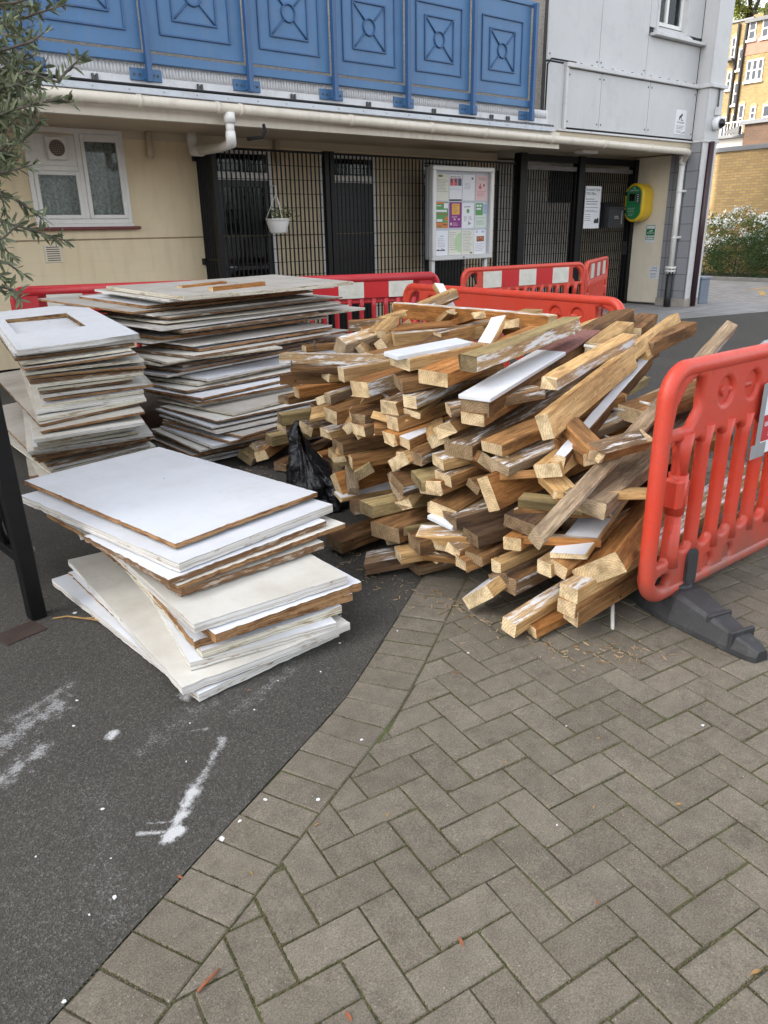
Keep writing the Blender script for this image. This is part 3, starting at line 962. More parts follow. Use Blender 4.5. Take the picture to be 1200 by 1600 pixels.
def door(x0, x1, glazed, label=None):
    w = MB()
    fy = 9.985
    for (a, b, c, d) in ((x0, x0 + 0.06, 0, 2.57), (x1 - 0.06, x1, 0, 2.57), (x0 + 0.06, x1 - 0.06, 2.50, 2.57), (x0 + 0.06, x1 - 0.06, 2.17, 2.27)):
        w.cbox(a, b, fy - 0.03, fy + 0.06, c, d, 0.005)
    w.cbox(x0 + 0.15, x1 - 0.15, fy - 0.045, fy - 0.029, 2.515, 2.545, 0.006)
    o = bp(w, 'door_frame', M_WHITE)
    w = MB(); w.box(x0 + 0.06, x1 - 0.06, fy + 0.012, fy + 0.02, 2.27, 2.50); bp(w, 'fanlight', M_GLASS, o)
    if glazed:
        w = MB()
        for (a, b, c, d) in ((x0 + 0.06, x0 + 0.14, 0.01, 2.17), (x1 - 0.14, x1 - 0.06, 0.01, 2.17), (x0 + 0.14, x1 - 0.14, 0.01, 0.2), (x0 + 0.14, x1 - 0.14, 2.08, 2.17), (x0 + 0.14, x1 - 0.14, 1.0, 1.06)):
            w.cbox(a, b, fy, fy + 0.05, c, d, 0.005)
        bp(w, 'door', M_DARKDOOR, o)
        w = MB(); w.box(x0 + 0.14, x1 - 0.14, fy + 0.02, fy + 0.03, 1.06, 2.08); w.box(x0 + 0.14, x1 - 0.14, fy + 0.02, fy + 0.03, 0.2, 1.0); bp(w, 'pane', M_GLASS, o)
    else:
        w = MB(); w.cbox(x0 + 0.06, x1 - 0.06, fy, fy + 0.05, 0.01, 2.17, 0.005); bp(w, 'door', M_DARKDOOR, o)
    w = MB(); w.tube([(x0 + 0.12, fy - 0.04, 1.05), (x0 + 0.22, fy - 0.04, 1.05)], 0.01, 8); w.tube([(x0 + 0.12, fy, 1.05), (x0 + 0.12, fy - 0.04, 1.05)], 0.012, 8)
    bp(w, 'door_handle', M_FLASH, o)


door(4.98, 5.88, True)
door(6.66, 7.72, False)
door(8.64, 9.66, False)
# entrance alcove: dark door and pale return wall
w = MB(); w.box(10.36, 11.25, 10.73, 10.8, 0, 2.5); bp(w, 'entrance_door', M_DARKDOOR)
w = MB(); w.box(12.75, 13.4, 10.74, 10.8, 1.95, 2.6); bp(w, 'vent_panel', M_DARKDOOR)
w = MB(); w.cbox(11.35, 11.75, 8.9, 9.1, 2.66, 2.715, 0.01); bp(w, 'ceiling_lamp', M_WHITE)

# corner column: tiles, cream cupboard panel, plinth
def tile_mat():
    m, nt, b = new_mat('grey_wall_tiles')
    tc = nt.nodes.new('ShaderNodeTexCoord')
    sep = nd(nt, 'ShaderNodeSeparateXYZ', {0: tc.outputs['Object']})
    v = nd(nt, 'ShaderNodeCombineXYZ', {'X': mth(nt, 'ADD', mth(nt, 'ADD', sep.outputs[0], sep.outputs[1]), 0.07), 'Y': sep.outputs[2], 'Z': 0.0}).outputs[0]
    br = nd(nt, 'ShaderNodeTexBrick', {'Vector': v, 'Scale': 1.0, 'Mortar Size': 0.006, 'Brick Width': 0.24, 'Row Height': 0.30, 'Color1': (0.235, 0.24, 0.255, 1), 'Color2': (0.27, 0.275, 0.29, 1), 'Mortar': (0.09, 0.09, 0.095, 1)}, offset=0.0)
    nt.links.new(br.outputs['Color'], b.inputs['Base Color'])
    b.inputs['Roughness'].default_value = 0.3
    bump(nt, b, mth(nt, 'SUBTRACT', 1.0, br.outputs['Fac']), 0.4, 0.004)
    return m


w = MB(); w.box(13.7, 14.13, 8.12, 8.72, 0.16, 2.885); bp(w, 'column', tile_mat())
w = MB(); w.cbox(13.68, 14.15, 8.10, 8.74, 0.0, 0.158, 0.01); bp(w, 'plinth', plain('concrete', (0.32, 0.29, 0.25), 0.9, 0.15, 8.0))
w = MB(); w.box(13.688, 13.86, 8.105, 8.119, 0.16, 2.885); w.box(13.99, 14.14, 8.105, 8.119, 0.16, 2.885); bp(w, 'column_trim', M_CLADT)
w = MB(); w.tube([(13.925, 8.08, 0.02), (13.925, 8.08, 2.88)], 0.055, 10); bp(w, 'rainwater_pipe', plain('dark_maroon', (0.035, 0.014, 0.018), 0.4))
w = MB(); w.cbox(13.72, 14.13, 8.725, 9.55, 0.05, 2.70, 0.006); bp(w, 'cupboard_panel', M_CREAMP)
w = MB(); w.box(13.76, 14.13, 9.55, 12.2, 0, 2.70); bp(w, 'side_wall', M_CREAMP)

# grey cladding of the upper corner
M_JOINT = plain('clad_joint', (0.06, 0.06, 0.065), 0.8)


def clad_panels(xs, y, z0, z1, parent=None):
    for a, b in zip(xs, xs[1:]):
        w = MB(); w.cbox(a + 0.004, b - 0.004, y, y + 0.03, z0, z1, 0.003)
        o = bp(w, 'cladding_panel', M_CLAD)
        s = MB()
        n = 3 if z1 - z0 > 1 else 2
        for px in (a + 0.05, b - 0.05):
            for k in range(n):
                pz = z0 + 0.08 + (z1 - z0 - 0.16) * k / (n - 1)
                s.tube([(px, y - 0.006, pz), (px, y + 0.001, pz)], 0.013, 8)
        bp(s, 'rivets', M_DKGREY, o)


w = MB(); w.box(9.7, 13.7, 8.41, 8.46, 2.9, 4.42); w.box(9.7, 12.39, 8.41, 8.46, 4.42, 18.0); w.box(13.22, 13.7, 8.41, 8.46, 4.42, 18.0); w.box(13.72, 14.15, 8.14, 8.46, 2.9, 18.0); bp(w, 'cladding_frame', M_JOINT)
clad_panels([9.7, 10.91, 12.15], 8.378, 3.79, 6.2)
w = MB(); w.cbox(12.154, 13.69, 8.378, 8.408, 3.79, 4.37, 0.003); bp(w, 'cladding_panel', M_CLAD)
w = MB(); w.cbox(13.24, 13.69, 8.378, 8.408, 4.50, 6.2, 0.003); bp(w, 'cladding_panel', M_CLAD)
w = MB(); w.box(12.154, 12.33, 8.380, 8.408, 4.50, 6.2); bp(w, 'cladding_panel', M_CLAD)
clad_panels([10.14, 10.97, 12.27, 13.69], 8.345, 2.925, 3.715)
w = MB(); w.cbox(9.7, 10.08, 8.355, 8.40, 2.90, 3.76, 0.003); bp(w, 'cladding_panel', M_CLAD)
w = MB()
w.cbox(10.085, 13.70, 8.29, 8.40, 3.725, 3.785, 0.006)
w.cbox(10.085, 10.135, 8.31, 8.40, 2.89, 3.724, 0.005)
w.cbox(13.665, 14.20, 8.045, 8.289, 3.725, 3.785, 0.006)
w.cbox(9.69, 13.69, 8.325, 8.41, 2.865, 2.895, 0.004)
w.cbox(13.685, 14.17, 8.085, 8.32, 2.865, 2.915, 0.004)
bp(w, 'cladding_trim', M_CLADT)
w = MB()
for k in range(14):
    w.tube([(10.2 + k * 0.26, 8.36, 3.785), (10.2 + k * 0.26, 8.36, 3.81)], 0.018, 6)
bp(w, 'trim_bolts', M_DKGREY)
w = MB()                                                              # corner pilaster
w.cbox(13.703, 14.16, 8.105, 8.139, 3.79, 6.4, 0.003); w.cbox(13.703, 14.16, 8.105, 8.139, 2.92, 3.72, 0.003)
w.box(13.705, 13.719, 8.141, 8.376, 3.79, 6.4); w.box(13.705, 13.719, 8.141, 8.344, 2.92, 3.72)
bp(w, 'corner_panel', M_CLAD)
w = MB()                                                              # window on the upper floor
for (a, b, c, d) in ((12.40, 12.45, 4.57, 6.0), (13.16, 13.21, 4.57, 6.0), (12.45, 13.16, 4.57, 4.63), (12.72, 12.78, 4.63, 6.0)):
    w.cbox(a, b, 8.47, 8.54, c, d, 0.006)
uw = bp(w, 'window', M_WHITE)
w = MB(); w.box(12.45, 13.16, 8.505, 8.511, 4.63, 6.0); bp(w, 'pane', M_GLASS, uw)
bp(curtain_sheet(12.44, 12.76, 8.545, 4.6, 6.0, 0.012, 4), 'curtain', plain('cream_curtain', (0.72, 0.66, 0.5), 0.9), uw)
bp(curtain_sheet(12.70, 13.18, 8.60, 4.6, 6.0, 0.015, 5), 'curtain', plain('blue_curtain', (0.22, 0.30, 0.38), 0.9, 0.3, 20.0), uw)
w = MB(); w.box(12.33, 13.24, 9.2, 9.25, 4.3, 6.2); bp(w, 'room_wall', plain('blue_dim_room', (0.10, 0.14, 0.19), 0.9), uw)
w = MB()
w.prism([(8.47, 4.56), (8.30, 4.44), (8.30, 4.425), (8.47, 4.425)], 'x', 12.30, 13.30)
w.cbox(12.2, 13.70, 8.27, 8.41, 4.378, 4.42, 0.004)
w.box(12.34, 12.40, 8.38, 8.53, 4.50, 6.2); w.box(13.21, 13.235, 8.38, 8.53, 4.50, 6.2)
bp(w, 'sill', M_CLADT, uw)
w = MB(); w.tube([(9.75, 8.34, 3.80), (9.9, 8.335, 3.80), (10.3, 8.33, 3.80)], 0.012, 6); w.tube([(9.75, 8.34, 3.80), (9.66, 8.33, 3.72), (9.655, 8.33, 3.1), (9.6, 8.3, 2.95), (9.4, 8.25, 2.92)], 0.012, 6)
bp(w, 'cable', M_BLACKM)
# back wall of the balcony and the storeys above, which shade the yard
w = MB()
w.box(-40, 9.69, 9.99, 12.2, 2.905, 18.0); w.box(9.69, 9.699, 8.5, 9.99, 2.905, 18)
w.box(-40, 14.15, 12.41, 18.75, 0, 18.0); w.box(9.70, 14.15, 8.47, 9.2, 2.91, 4.29); w.box(9.70, 12.32, 8.47, 9.2, 4.29, 18); w.box(13.25, 14.15, 8.47, 9.2, 4.29, 18); w.box(12.32, 13.25, 8.47, 9.2, 6.25, 18)
w.box(9.70, 14.15, 9.26, 12.40, 2.91, 18)
bp(w, 'upper_wall', M_PEBB)

# ---------------------------------------------------------------- balcony railing
rail = thing('balcony_railing', 'blue painted steel balcony railing of framed panels along the first floor', 'railing', (4, 8.2, 3.1))
rinv = Matrix.Translation((-4, -8.2, -3.1))
posts = [0.08, 1.21, 2.34, 3.47, 4.61, 5.73, 6.84, 7.97, 9.14]
w = MB(); w.cbox(-1.0, 9.2, 8.175, 8.235, 3.10, 3.185, 0.004); w.cbox(-1.0, 9.2, 8.17, 8.24, 4.33, 4.39, 0.006); w.build('rail', M_BLUE, rail, rinv)
for a, b in zip([-1.05] + posts, posts):
    w = MB()
    x0, x1 = a + 0.028, b - 0.028
    w.cbox(x0, x1, 8.19, 8.205, 3.215, 4.325, 0.003)
    po = w.build('panel', M_BLUE, rail, rinv)
    w = MB()
    cx, cz = (a + b) / 2, 3.745

    def frame(hw, hh, t):
        for (p, q, r_, s_) in ((cx - hw, cx + hw, cz - hh, cz - hh + t), (cx - hw, cx + hw, cz + hh - t, cz + hh), (cx - hw, cx - hw + t, cz - hh + t, cz + hh - t), (cx + hw - t, cx + hw, cz - hh + t, cz + hh - t)):
            w.cbox(p, q, 8.172, 8.191, r_, s_, 0.003)
    frame(0.395, 0.385, 0.018)
    frame(0.25, 0.25, 0.018)
    ring = [(cx + 0.085 * math.cos(2 * math.pi * k / 24), 8.18, cz + 0.085 * math.sin(2 * math.pi * k / 24)) for k in range(25)]
    w.tube(ring, 0.011, 6, caps=False)
    for sx in (-1, 1):
        for sz in (-1, 1):
            w.tube([(cx + sx * 0.06, 8.182, cz + sz * 0.06), (cx + sx * 0.24, 8.182, cz + sz * 0.24)], 0.010, 6)
    w.build('moulding', M_BLUED, po, rinv)
for x in posts:
    w = MB(); w.cbox(x - 0.026, x + 0.026, 8.10, 8.165, 2.925, 4.36, 0.004); pp_ = w.build('post', M_BLUED, rail, rinv)
    w = MB(); w.cbox(x - 0.165, x + 0.165, 8.215, 8.233, 2.945, 3.055, 0.003); w.box(x - 0.02, x + 0.02, 8.165, 8.215, 2.96, 3.04); w.build('base_plate', M_BLUE, pp_, rinv)
    w = MB()
    for dx in (-0.125, -0.07, 0.08, 0.125):
        w.tube([(x + dx, 8.203, 3.0), (x + dx, 8.216, 3.0)], 0.011, 6)
    w.build('bolts', M_DKGREY, pp_, rinv)
# ================================================================ fence and gates in front of the doors
FY = 9.48


def bars(w, x0, x1, z0, z1, step=0.069, y=FY):
    n = max(1, int(round((x1 - x0) / step)))
    for k in range(n + 1):
        x = x0 + (x1 - x0) * k / n
        w.box(x - 0.008, x + 0.008, y - 0.008, y + 0.008, z0, z1)
    z = z1 - 0.16
    while z > z0 + 0.05:
        w.box(x0, x1, y - 0.004, y + 0.004, z - 0.004, z + 0.004)
        z -= 0.175


fen = thing('metal_fence', 'tall black fence of close vertical bars in front of the ground floor doors', 'fence', (4.72, FY, 0))
finv = Matrix.Translation((-4.72, -FY, 0))
for (a, b) in ((4.79, 6.42), (6.58, 10.34)):
    w = MB(); bars(w, a, b, 0.06, 2.49); w.box(a, b, FY - 0.022, FY + 0.022, 2.49, 2.515); w.box(a, b, FY - 0.022, FY + 0.022, 0.04, 0.075)
    w.build('bar_panel', M_BLACK, fen, finv)
for x in (4.75, 6.46, 6.55):
    w = MB(); w.cbox(x - 0.036, x + 0.036, FY - 0.04, FY + 0.04, 0, 2.53, 0.004); w.build('post', M_BLACK, fen, finv)
w = MB()                                                            # short return to the wall
for k in range(6):
    y = FY + 0.09 + k * 0.07
    w.box(4.735, 4.765, y - 0.006, y + 0.006, 0.06, 2.47)
for z in (0.06, 1.15, 2.47):
    w.box(4.73, 4.77, FY + 0.04, 9.95, z, z + 0.03)
w.build('return_panel', M_BLACK, fen, finv)
for z in (1.10, 2.38):
    w = MB(); w.cbox(4.70, 4.80, 9.90, 9.968, z, z + 0.08, 0.004); w.build('wall_bracket', M_BLACKM, fen, finv)

GT = 2.67
gat = thing('metal_gateway', 'black metal gateway with double barred gates beside the corner column', 'gate', (10.45, FY, 0))
ginv = Matrix.Translation((-10.45, -FY, 0))
for (x, h) in ((10.45, 0.085), (12.0, 0.08), (13.66, 0.05)):
    w = MB(); w.cbox(x - h, x + h, FY - 0.08, FY + 0.08, 0, GT, 0.006); w.build('post', M_BLACK, gat, ginv)
w = MB(); w.box(10.54, 11.92, FY - 0.05, FY + 0.05, 2.55, 2.66); w.box(12.08, 13.61, FY - 0.05, FY + 0.05, 2.55, 2.66); w.build('header', M_BLACK, gat, ginv)
for (a, b) in ((10.56, 11.90), (12.10, 13.59)):
    w = MB(); w.box(a, b, FY - 0.03, FY + 0.03, 2.42, 2.49); w.build('top_rail', plain('worn_grey_steel', (0.16, 0.15, 0.15), 0.5, 0.2, 6.0), gat, ginv)
    w = MB(); bars(w, a + 0.02, b - 0.02, 0.08, 2.42, 0.064); w.box(a, b, FY - 0.03, FY + 0.03, 0.05, 0.1)
    for xe in (a, b):
        w.cbox(xe - 0.02, xe + 0.02, FY - 0.03, FY + 0.03, 0.05, 2.42, 0.004)
    w.build('gate_leaf', M_BLACK, gat, ginv)
w = MB(); w.cbox(13.46, 13.60, FY - 0.05, FY - 0.025, 0.95, 1.2, 0.005); w.tube([(13.49, FY - 0.09, 1.08), (13.57, FY - 0.09, 1.08)], 0.01, 8); w.build('lock', M_BLACKM, gat, ginv)

# ================================================================ signs and fittings
M_PAPER = plain('white_paper', (0.76, 0.77, 0.80), 0.5, 0.03, 4.0)
M_INK = plain('black_ink', (0.03, 0.03, 0.035), 0.6)
M_INKG = plain('grey_ink', (0.25, 0.25, 0.27), 0.6)
M_SIGN = plain('white_sign', (0.72, 0.73, 0.75), 0.35, 0.04, 5.0)
M_SIGNG = plain('green_sign', (0.02, 0.20, 0.075), 0.4, 0.06, 5.0)
M_RED = plain('sign_red', (0.50, 0.03, 0.04), 0.4, 0.06, 5.0)
MY = Matrix.Rotation(R(90), 4, 'X')                                  # a flat sign facing -Y


def MX():                                                             # a flat sign facing -X
    return Matrix(((0, 0, -1, 0), (-1, 0, 0, 0), (0, 1, 0, 0), (0, 0, 0, 1)))


def lines(w, rows, M, x0, x1, y0, dy, h=0.007, mat=0, rnd=None):
    """illegible rows of small print as thin raised strokes broken into words"""
    rnd = rnd or random.Random(int(x0 * 1000) + rows)
    for r in range(rows):
        x = x0
        xe = x1 - rnd.random() * (x1 - x0) * 0.35
        while x < xe:
            L = rnd.uniform(0.015, 0.05)
            w.box(x, min(xe, x + L), y0 - r * dy, y0 - r * dy + h, 0.0012, 0.0018, mat, M)
            x += L + 0.008


def txt(w, s, size, x, y, M, mat=0, align='LEFT', sx=1.0, z=0.0016):
    w.add_mesh(text_mesh(s, size, 0.0004, align, sx), mat, M @ Matrix.Translation((x, y, z)))


# office sign on the gate bars
M0 = Matrix.Translation((12.10, FY - 0.1, 1.455)) @ MY
sg = thing('office_sign', 'tall white office sign with black lettering fixed to the gate bars', 'sign', (12.10, FY - 0.1, 1.455))
si = Matrix.Translation((-12.10, -FY + 0.1, -1.455))
w = MB(); w.box(0, 0.46, 0, 0.725, -0.005, 0.001, 0, M0); w.build('plate', M_SIGN, sg, si)
w = MB()
txt(w, 'Brunswick Close', 0.072, 0.018, 0.645, M0, sx=0.82); txt(w, 'TMO Office', 0.072, 0.018, 0.575, M0, sx=0.82)
lines(w, 3, M0, 0.02, 0.40, 0.50, 0.042, 0.012); lines(w, 1, M0, 0.02, 0.42, 0.36, 0.03, 0.008); lines(w, 2, M0, 0.02, 0.42, 0.31, 0.024, 0.007); lines(w, 4, M0, 0.02, 0.24, 0.24, 0.035, 0.008)
w.prism([(0.30, 0.09), (0.44, 0.09), (0.44, 0.16), (0.41, 0.19), (0.37, 0.155), (0.33, 0.175), (0.30, 0.13)], 'z', 0.0012, 0.002, 0, M0)
w.build('lettering', M_INK, sg, si)

# letter box on the gate
lb = thing('letter_box', 'black letter box with sloping lid hung on the gate beside the white office sign', 'letter box', (12.86, FY - 0.12, 1.46))
li = Matrix.Translation((-12.86, -FY + 0.12, -1.46))
w = MB(); w.prism([(FY - 0.24, 1.46), (FY - 0.04, 1.46), (FY - 0.04, 1.88), (FY - 0.24, 1.80)], 'x', 12.66, 13.12); w.build('body', plain('letter_box_black', (0.02, 0.021, 0.024), 0.4, 0.1), lb, li)
w = MB(); w.prism([(FY - 0.262, 1.795), (FY - 0.03, 1.89), (FY - 0.03, 1.915), (FY - 0.262, 1.82)], 'x', 12.64, 13.14); w.build('lid', plain('letter_box_lid', (0.016, 0.016, 0.018), 0.5, 0.1), lb, li)
M0 = Matrix.Translation((12.89, FY - 0.2405, 1.62)) @ MY
w = MB(); lines(w, 2, M0, -0.06, 0.08, 0.03, 0.03, 0.016); w.box(0.16, 0.175, -0.1, 0.13, 0.001, 0.003, 0, M0); w.build('marking', plain('silver_print', (0.4, 0.4, 0.42), 0.4), lb, li)

# CCTV notice on the cladding
M0 = Matrix.Translation((13.10, 8.343, 2.985)) @ MY
sg = thing('cctv_sign', 'small white camera warning sign on the grey cladding above the downpipe', 'sign', (13.10, 8.343, 2.985))
si = Matrix.Translation((-13.10, -8.343, -2.985))
w = MB(); w.prism(rrect(0, 0.33, 0, 0.385, 0.02), 'z', -0.003, 0.003, 0, M0); w.build('plate', M_SIGN, sg, si)
w = MB()
Mc = M0 @ Matrix.Translation((0.16, 0.285, 0)) @ Matrix.Rotation(R(35), 4, 'Z')
w.box(-0.055, 0.055, -0.018, 0.02, 0.0035, 0.0045, 0, Mc); w.box(-0.075, -0.045, -0.026, -0.002, 0.0035, 0.0045, 0, Mc)
w.box(0.17, 0.182, 0.225, 0.275, 0.0035, 0.0045, 0, M0); w.box(0.17, 0.24, 0.22, 0.232, 0.0035, 0.0045, 0, M0)
M1 = M0 @ Matrix.Translation((0, 0, 0.003))
txt(w, 'CCTV in operation', 0.034, 0.165, 0.178, M1, align='CENTER', sx=0.85)
lines(w, 3, M1, 0.04, 0.29, 0.13, 0.022, 0.006); lines(w, 2, M1, 0.05, 0.26, 0.05, 0.02, 0.006)
w.prism([(0.2, 0.005), (0.32, 0.03), (0.32, 0.05)], 'z', 0.0035, 0.0042, 0, M0)
w.build('lettering', M_INK, sg, si)

# dome camera on the corner panel
cc = thing('security_camera', 'dome security camera on the grey corner panel fed by a surface conduit', 'camera', (13.98, 8.10, 3.17))
ci = Matrix.Translation((-13.98, -8.10, -3.17))
w = MB(); w.tube([(13.98, 8.104, 3.17), (13.98, 8.03, 3.17), (13.98, 7.985, 3.165)], [0.115, 0.115, 0.095], 20); w.build('housing', M_SIGN, cc, ci)
w = MB(); w.tube([(13.98, 7.99, 3.165), (13.985, 7.96, 3.16), (13.99, 7.93, 3.155), (13.99, 7.905, 3.15)], [0.08, 0.075, 0.055, 0.01], 18); w.build('dome', plain('smoked_dome', (0.012, 0.012, 0.014), 0.1), cc, ci)
w = MB(); w.cbox(13.93, 14.04, 8.03, 8.104, 3.30, 3.43, 0.006); w.build('junction_box', M_CLADT, cc, ci)
w = MB(); w.tube([(13.985, 8.085, 3.42), (13.985, 8.085, 3.72)], 0.014, 8); w.build('conduit', M_DKGREY, cc, ci)

# defibrillator cabinet on the cream panel: an upright rounded box facing -X
M_YELLOW = plain('cabinet_yellow', (0.72, 0.47, 0.02), 0.3, 0.05, 3.0)
df = thing('defibrillator_cabinet', 'rounded yellow and green defibrillator cabinet mounted on the cream panel', 'defibrillator', (13.70, 9.22, 1.88))
di = Matrix.Translation((-13.70, -9.22, -1.88))
M0 = Matrix.Translation((13.72, 9.23, 1.90)) @ MX()
body = curve_mesh([rrect(-0.215, 0.215, -0.345, 0.345, 0.214, 14)], 0.13, 0.04, 4)
w = MB(); w.add_mesh(body, 0, M0 @ Matrix.Translation((0, 0, 0.17)), True); w.build('case', M_YELLOW, df, di)
w = MB(); w.add_mesh(curve_mesh([rrect(-0.165, 0.165, -0.30, 0.30, 0.164, 14)], 0.003, 0.006, 2), 0, M0 @ Matrix.Translation((0, 0, 0.335)), False); do_ = w.build('door', M_SIGNG, df, di)
for z in (0.13, -0.19):
    w = MB(); w.cbox(-0.215, -0.15, z, z + 0.07, 0.305, 0.355, 0.006, 0, M0); w.build('hinge', M_BLACKM, df, di)
w = MB(); w.cbox(-0.10, 0.03, 0.03, 0.16, 0.342, 0.350, 0.003, 0, M0); w.build('display_window', plain('dark_display', (0.02, 0.012, 0.01), 0.12), do_, di)
w = MB(); w.cbox(0.065, 0.135, -0.02, 0.17, 0.340, 0.357, 0.006, 0, M0); w.build('keypad', M_INK, do_, di)
w = MB()
M1 = M0 @ Matrix.Translation((0, 0, 0.3435))
txt(w, 'defibrillator', 0.042, 0.0, 0.205, M1, align='CENTER'); lines(w, 3, M1, -0.12, 0.06, -0.10, 0.03, 0.006); lines(w, 2, M1, -0.10, 0.05, -0.20, 0.025, 0.005)
w.prism([(-0.02, 0.255), (0, 0.24), (0.02, 0.255), (0.012, 0.268), (0, 0.262), (-0.012, 0.268)], 'z', 0.001, 0.002, 0, M1)
for k in range(5):
    w.box(0.085, 0.115, 0.0 + k * 0.033, 0.014 + k * 0.033, 0.014, 0.016, 0, M1)
w.build('lettering', M_SIGN, do_, di)
# stickers on the right cheek of the cabinet, facing -Y
M2 = Matrix.Translation((13.57, 9.0265, 1.90)) @ MY
w = MB(); w.prism(rrect(-0.05, 0.05, -0.07, 0.13, 0.008), 'z', -0.004, 0.0, 0, M2); w.build('sticker', M_SIGN, df, di)
w = MB(); w.prism(rrect(-0.046, 0.046, -0.066, -0.01, 0.004), 'z', 0.0005, 0.0015, 0, M2); w.build('sticker_band', M_SIGNG, df, di)
w = MB(); w.add_mesh(curve_mesh([[(0.02 * math.cos(a * 0.5236), 0.07 + 0.024 * math.sin(a * 0.5236)) for a in range(12)]], 0.0003, 0.0), 0, M2 @ Matrix.Translation((0, 0, 0.0012))); w.build('sticker_mark', plain('sticker_blue', (0.05, 0.12, 0.4), 0.4), df, di)

# signs under the cabinet
M0 = Matrix.Translation((13.716, 9.12, 1.17)) @ MX()
sg = thing('defibrillator_sign', 'small green and white safety sign under the yellow cabinet', 'sign', (13.716, 9.0, 1.17))
si = Matrix.Translation((-13.716, -9.0, -1.17))
w = MB(); w.box(0, 0.21, 0, 0.33, -0.002, 0.003, 0, M0); w.build('plate', M_SIGN, sg, si)
w = MB(); w.box(0.008, 0.202, 0.055, 0.322, 0.0035, 0.0045, 0, M0); w.build('green_field', M_SIGNG, sg, si)
w = MB()
M1 = M0 @ Matrix.Translation((0, 0, 0.004))
w.box(0.018, 0.192, 0.255, 0.312, 0.001, 0.002, 0, M1)
w.prism([(0.06, 0.20), (0.15, 0.21), (0.15, 0.235), (0.10, 0.222)], 'z', 0.001, 0.002, 0, M1)
for k in range(4):
    c = 0.034 + k * 0.047
    w.prism([(c + 0.019 * math.cos(a * 0.7854), 0.115 + 0.024 * math.sin(a * 0.7854)) for a in range(8)], 'z', 0.001, 0.002, 0, M1)
lines(w, 1, M1, 0.03, 0.19, 0.172, 0.02, 0.012); w.box(0.02, 0.19, 0.065, 0.085, 0.001, 0.002, 0, M1)
w.build('symbols', M_SIGN, sg, si)

M0 = Matrix.Translation((13.716, 8.955, 0.50)) @ MX()
sg = thing('gas_sign', 'small pale GAS notice low on the cream panel beside the downpipe', 'sign', (13.716, 8.85, 0.5))
si = Matrix.Translation((-13.716, -8.85, -0.5))
w = MB(); w.box(0, 0.215, 0, 0.24, -0.002, 0.003, 0, M0); w.build('plate', M_SIGN, sg, si)
w = MB(); M1 = M0 @ Matrix.Translation((0, 0, 0.002))
txt(w, 'GAS', 0.062, 0.108, 0.182, M1, align='CENTER', sx=1.1); lines(w, 1, M1, 0.02, 0.19, 0.145, 0.02, 0.014); lines(w, 4, M1, 0.03, 0.2, 0.10, 0.026, 0.008)
w.build('lettering', plain('gas_ink', (0.05, 0.07, 0.16), 0.5), sg, si)

# notice board
BX0, BX1, BZ0, BZ1, BY = 8.235, 9.56, 1.03, 2.40, 9.22
nb = thing('notice_board', 'silver framed notice board on two posts full of posters', 'notice board', (8.9, 9.3, 0))
ni = Matrix.Translation((-8.9, -9.3, 0))
M_SILV = plain('silver_frame', (0.62, 0.62, 0.61), 0.35, 0.05, 4.0, metal=0.2)
w = MB()
fr = 0.075
w.cbox(BX0, BX1, BY, BY + 0.1, BZ1 - fr, BZ1, 0.012); w.cbox(BX0, BX1, BY, BY + 0.1, BZ0, BZ0 + fr, 0.012)
w.cbox(BX0, BX0 + fr, BY + 0.001, BY + 0.1, BZ0 + fr - 0.012, BZ1 - fr + 0.012, 0.012); w.cbox(BX1 - fr, BX1, BY + 0.001, BY + 0.1, BZ0 + fr - 0.012, BZ1 - fr + 0.012, 0.012)
w.build('frame', M_SILV, nb, ni)
w = MB(); w.box(BX0 + 0.03, BX1 - 0.03, BY + 0.065, BY + 0.095, BZ0 + 0.03, BZ1 - 0.03); w.build('backing', plain('board_backing', (0.50, 0.53, 0.58), 0.7, 0.04), nb, ni)
w = MB(); w.box(BX0 - 0.04, BX1 + 0.04, BY + 0.1, BY + 0.14, BZ0 + 0.02, BZ1 - 0.02); w.build('back_case', plain('grey_case', (0.22, 0.23, 0.24), 0.5), nb, ni)
for x in (BX0 + 0.03, BX1 - 0.12):
    w = MB(); w.cbox(x, x + 0.07, BY + 0.06, BY + 0.13, 0, BZ0 + 0.02, 0.006); w.build('post', M_SILV, nb, ni)
w = MB(); w.tube([(8.9, BY - 0.006, BZ0 + 0.035), (8.9, BY + 0.002, BZ0 + 0.035)], 0.012, 10); w.build('lock', M_INK, nb, ni)

PM = {k: plain('poster_' + k, c, 0.5, 0.05, 5.0) for k, c in dict(purple=(0.22, 0.02, 0.20), amber=(0.75, 0.42, 0.04), green=(0.10, 0.30, 0.09), lime=(0.45, 0.60, 0.35), orange=(0.6, 0.18, 0.03), red=(0.55, 0.10, 0.09), pink=(0.72, 0.52, 0.52), olive=(0.20, 0.19, 0.06), blue=(0.36, 0.45, 0.62), navy=(0.06, 0.08, 0.16), brown=(0.22, 0.08, 0.05), mint=(0.60, 0.70, 0.62), cream=(0.70, 0.70, 0.60)).items()}
PW, PH = 0.265, 0.375
pst = [
    ('white letter with a small green oval crest, top left of the notice board', 'cream'),
    ('white poster with three red and grey photographs along its top', 'white'),
    ('plain white notice with a small grey emblem in the upper corner', 'white'),
    ('pale pink yoga class poster in the top right of the board', 'pink'),
    ('orange and green food poster at the left of the middle row', 'green'),
    ('purple poster with a yellow panel in the middle of the board', 'purple'),
    ('white poster with a green leaf drawing beside the purple poster', 'white'),
    ('white poster with a large green block in its upper half', 'mint'),
    ('white notice with a dark skyline strip at its foot, bottom left', 'white'),
    ('white notice with a pale green half circle, bottom row', 'cream'),
    ('pale notice filled with small print between green circle and photograph notices', 'cream'),
    ('white notice with a brown group photograph in the bottom right corner', 'white'),
]
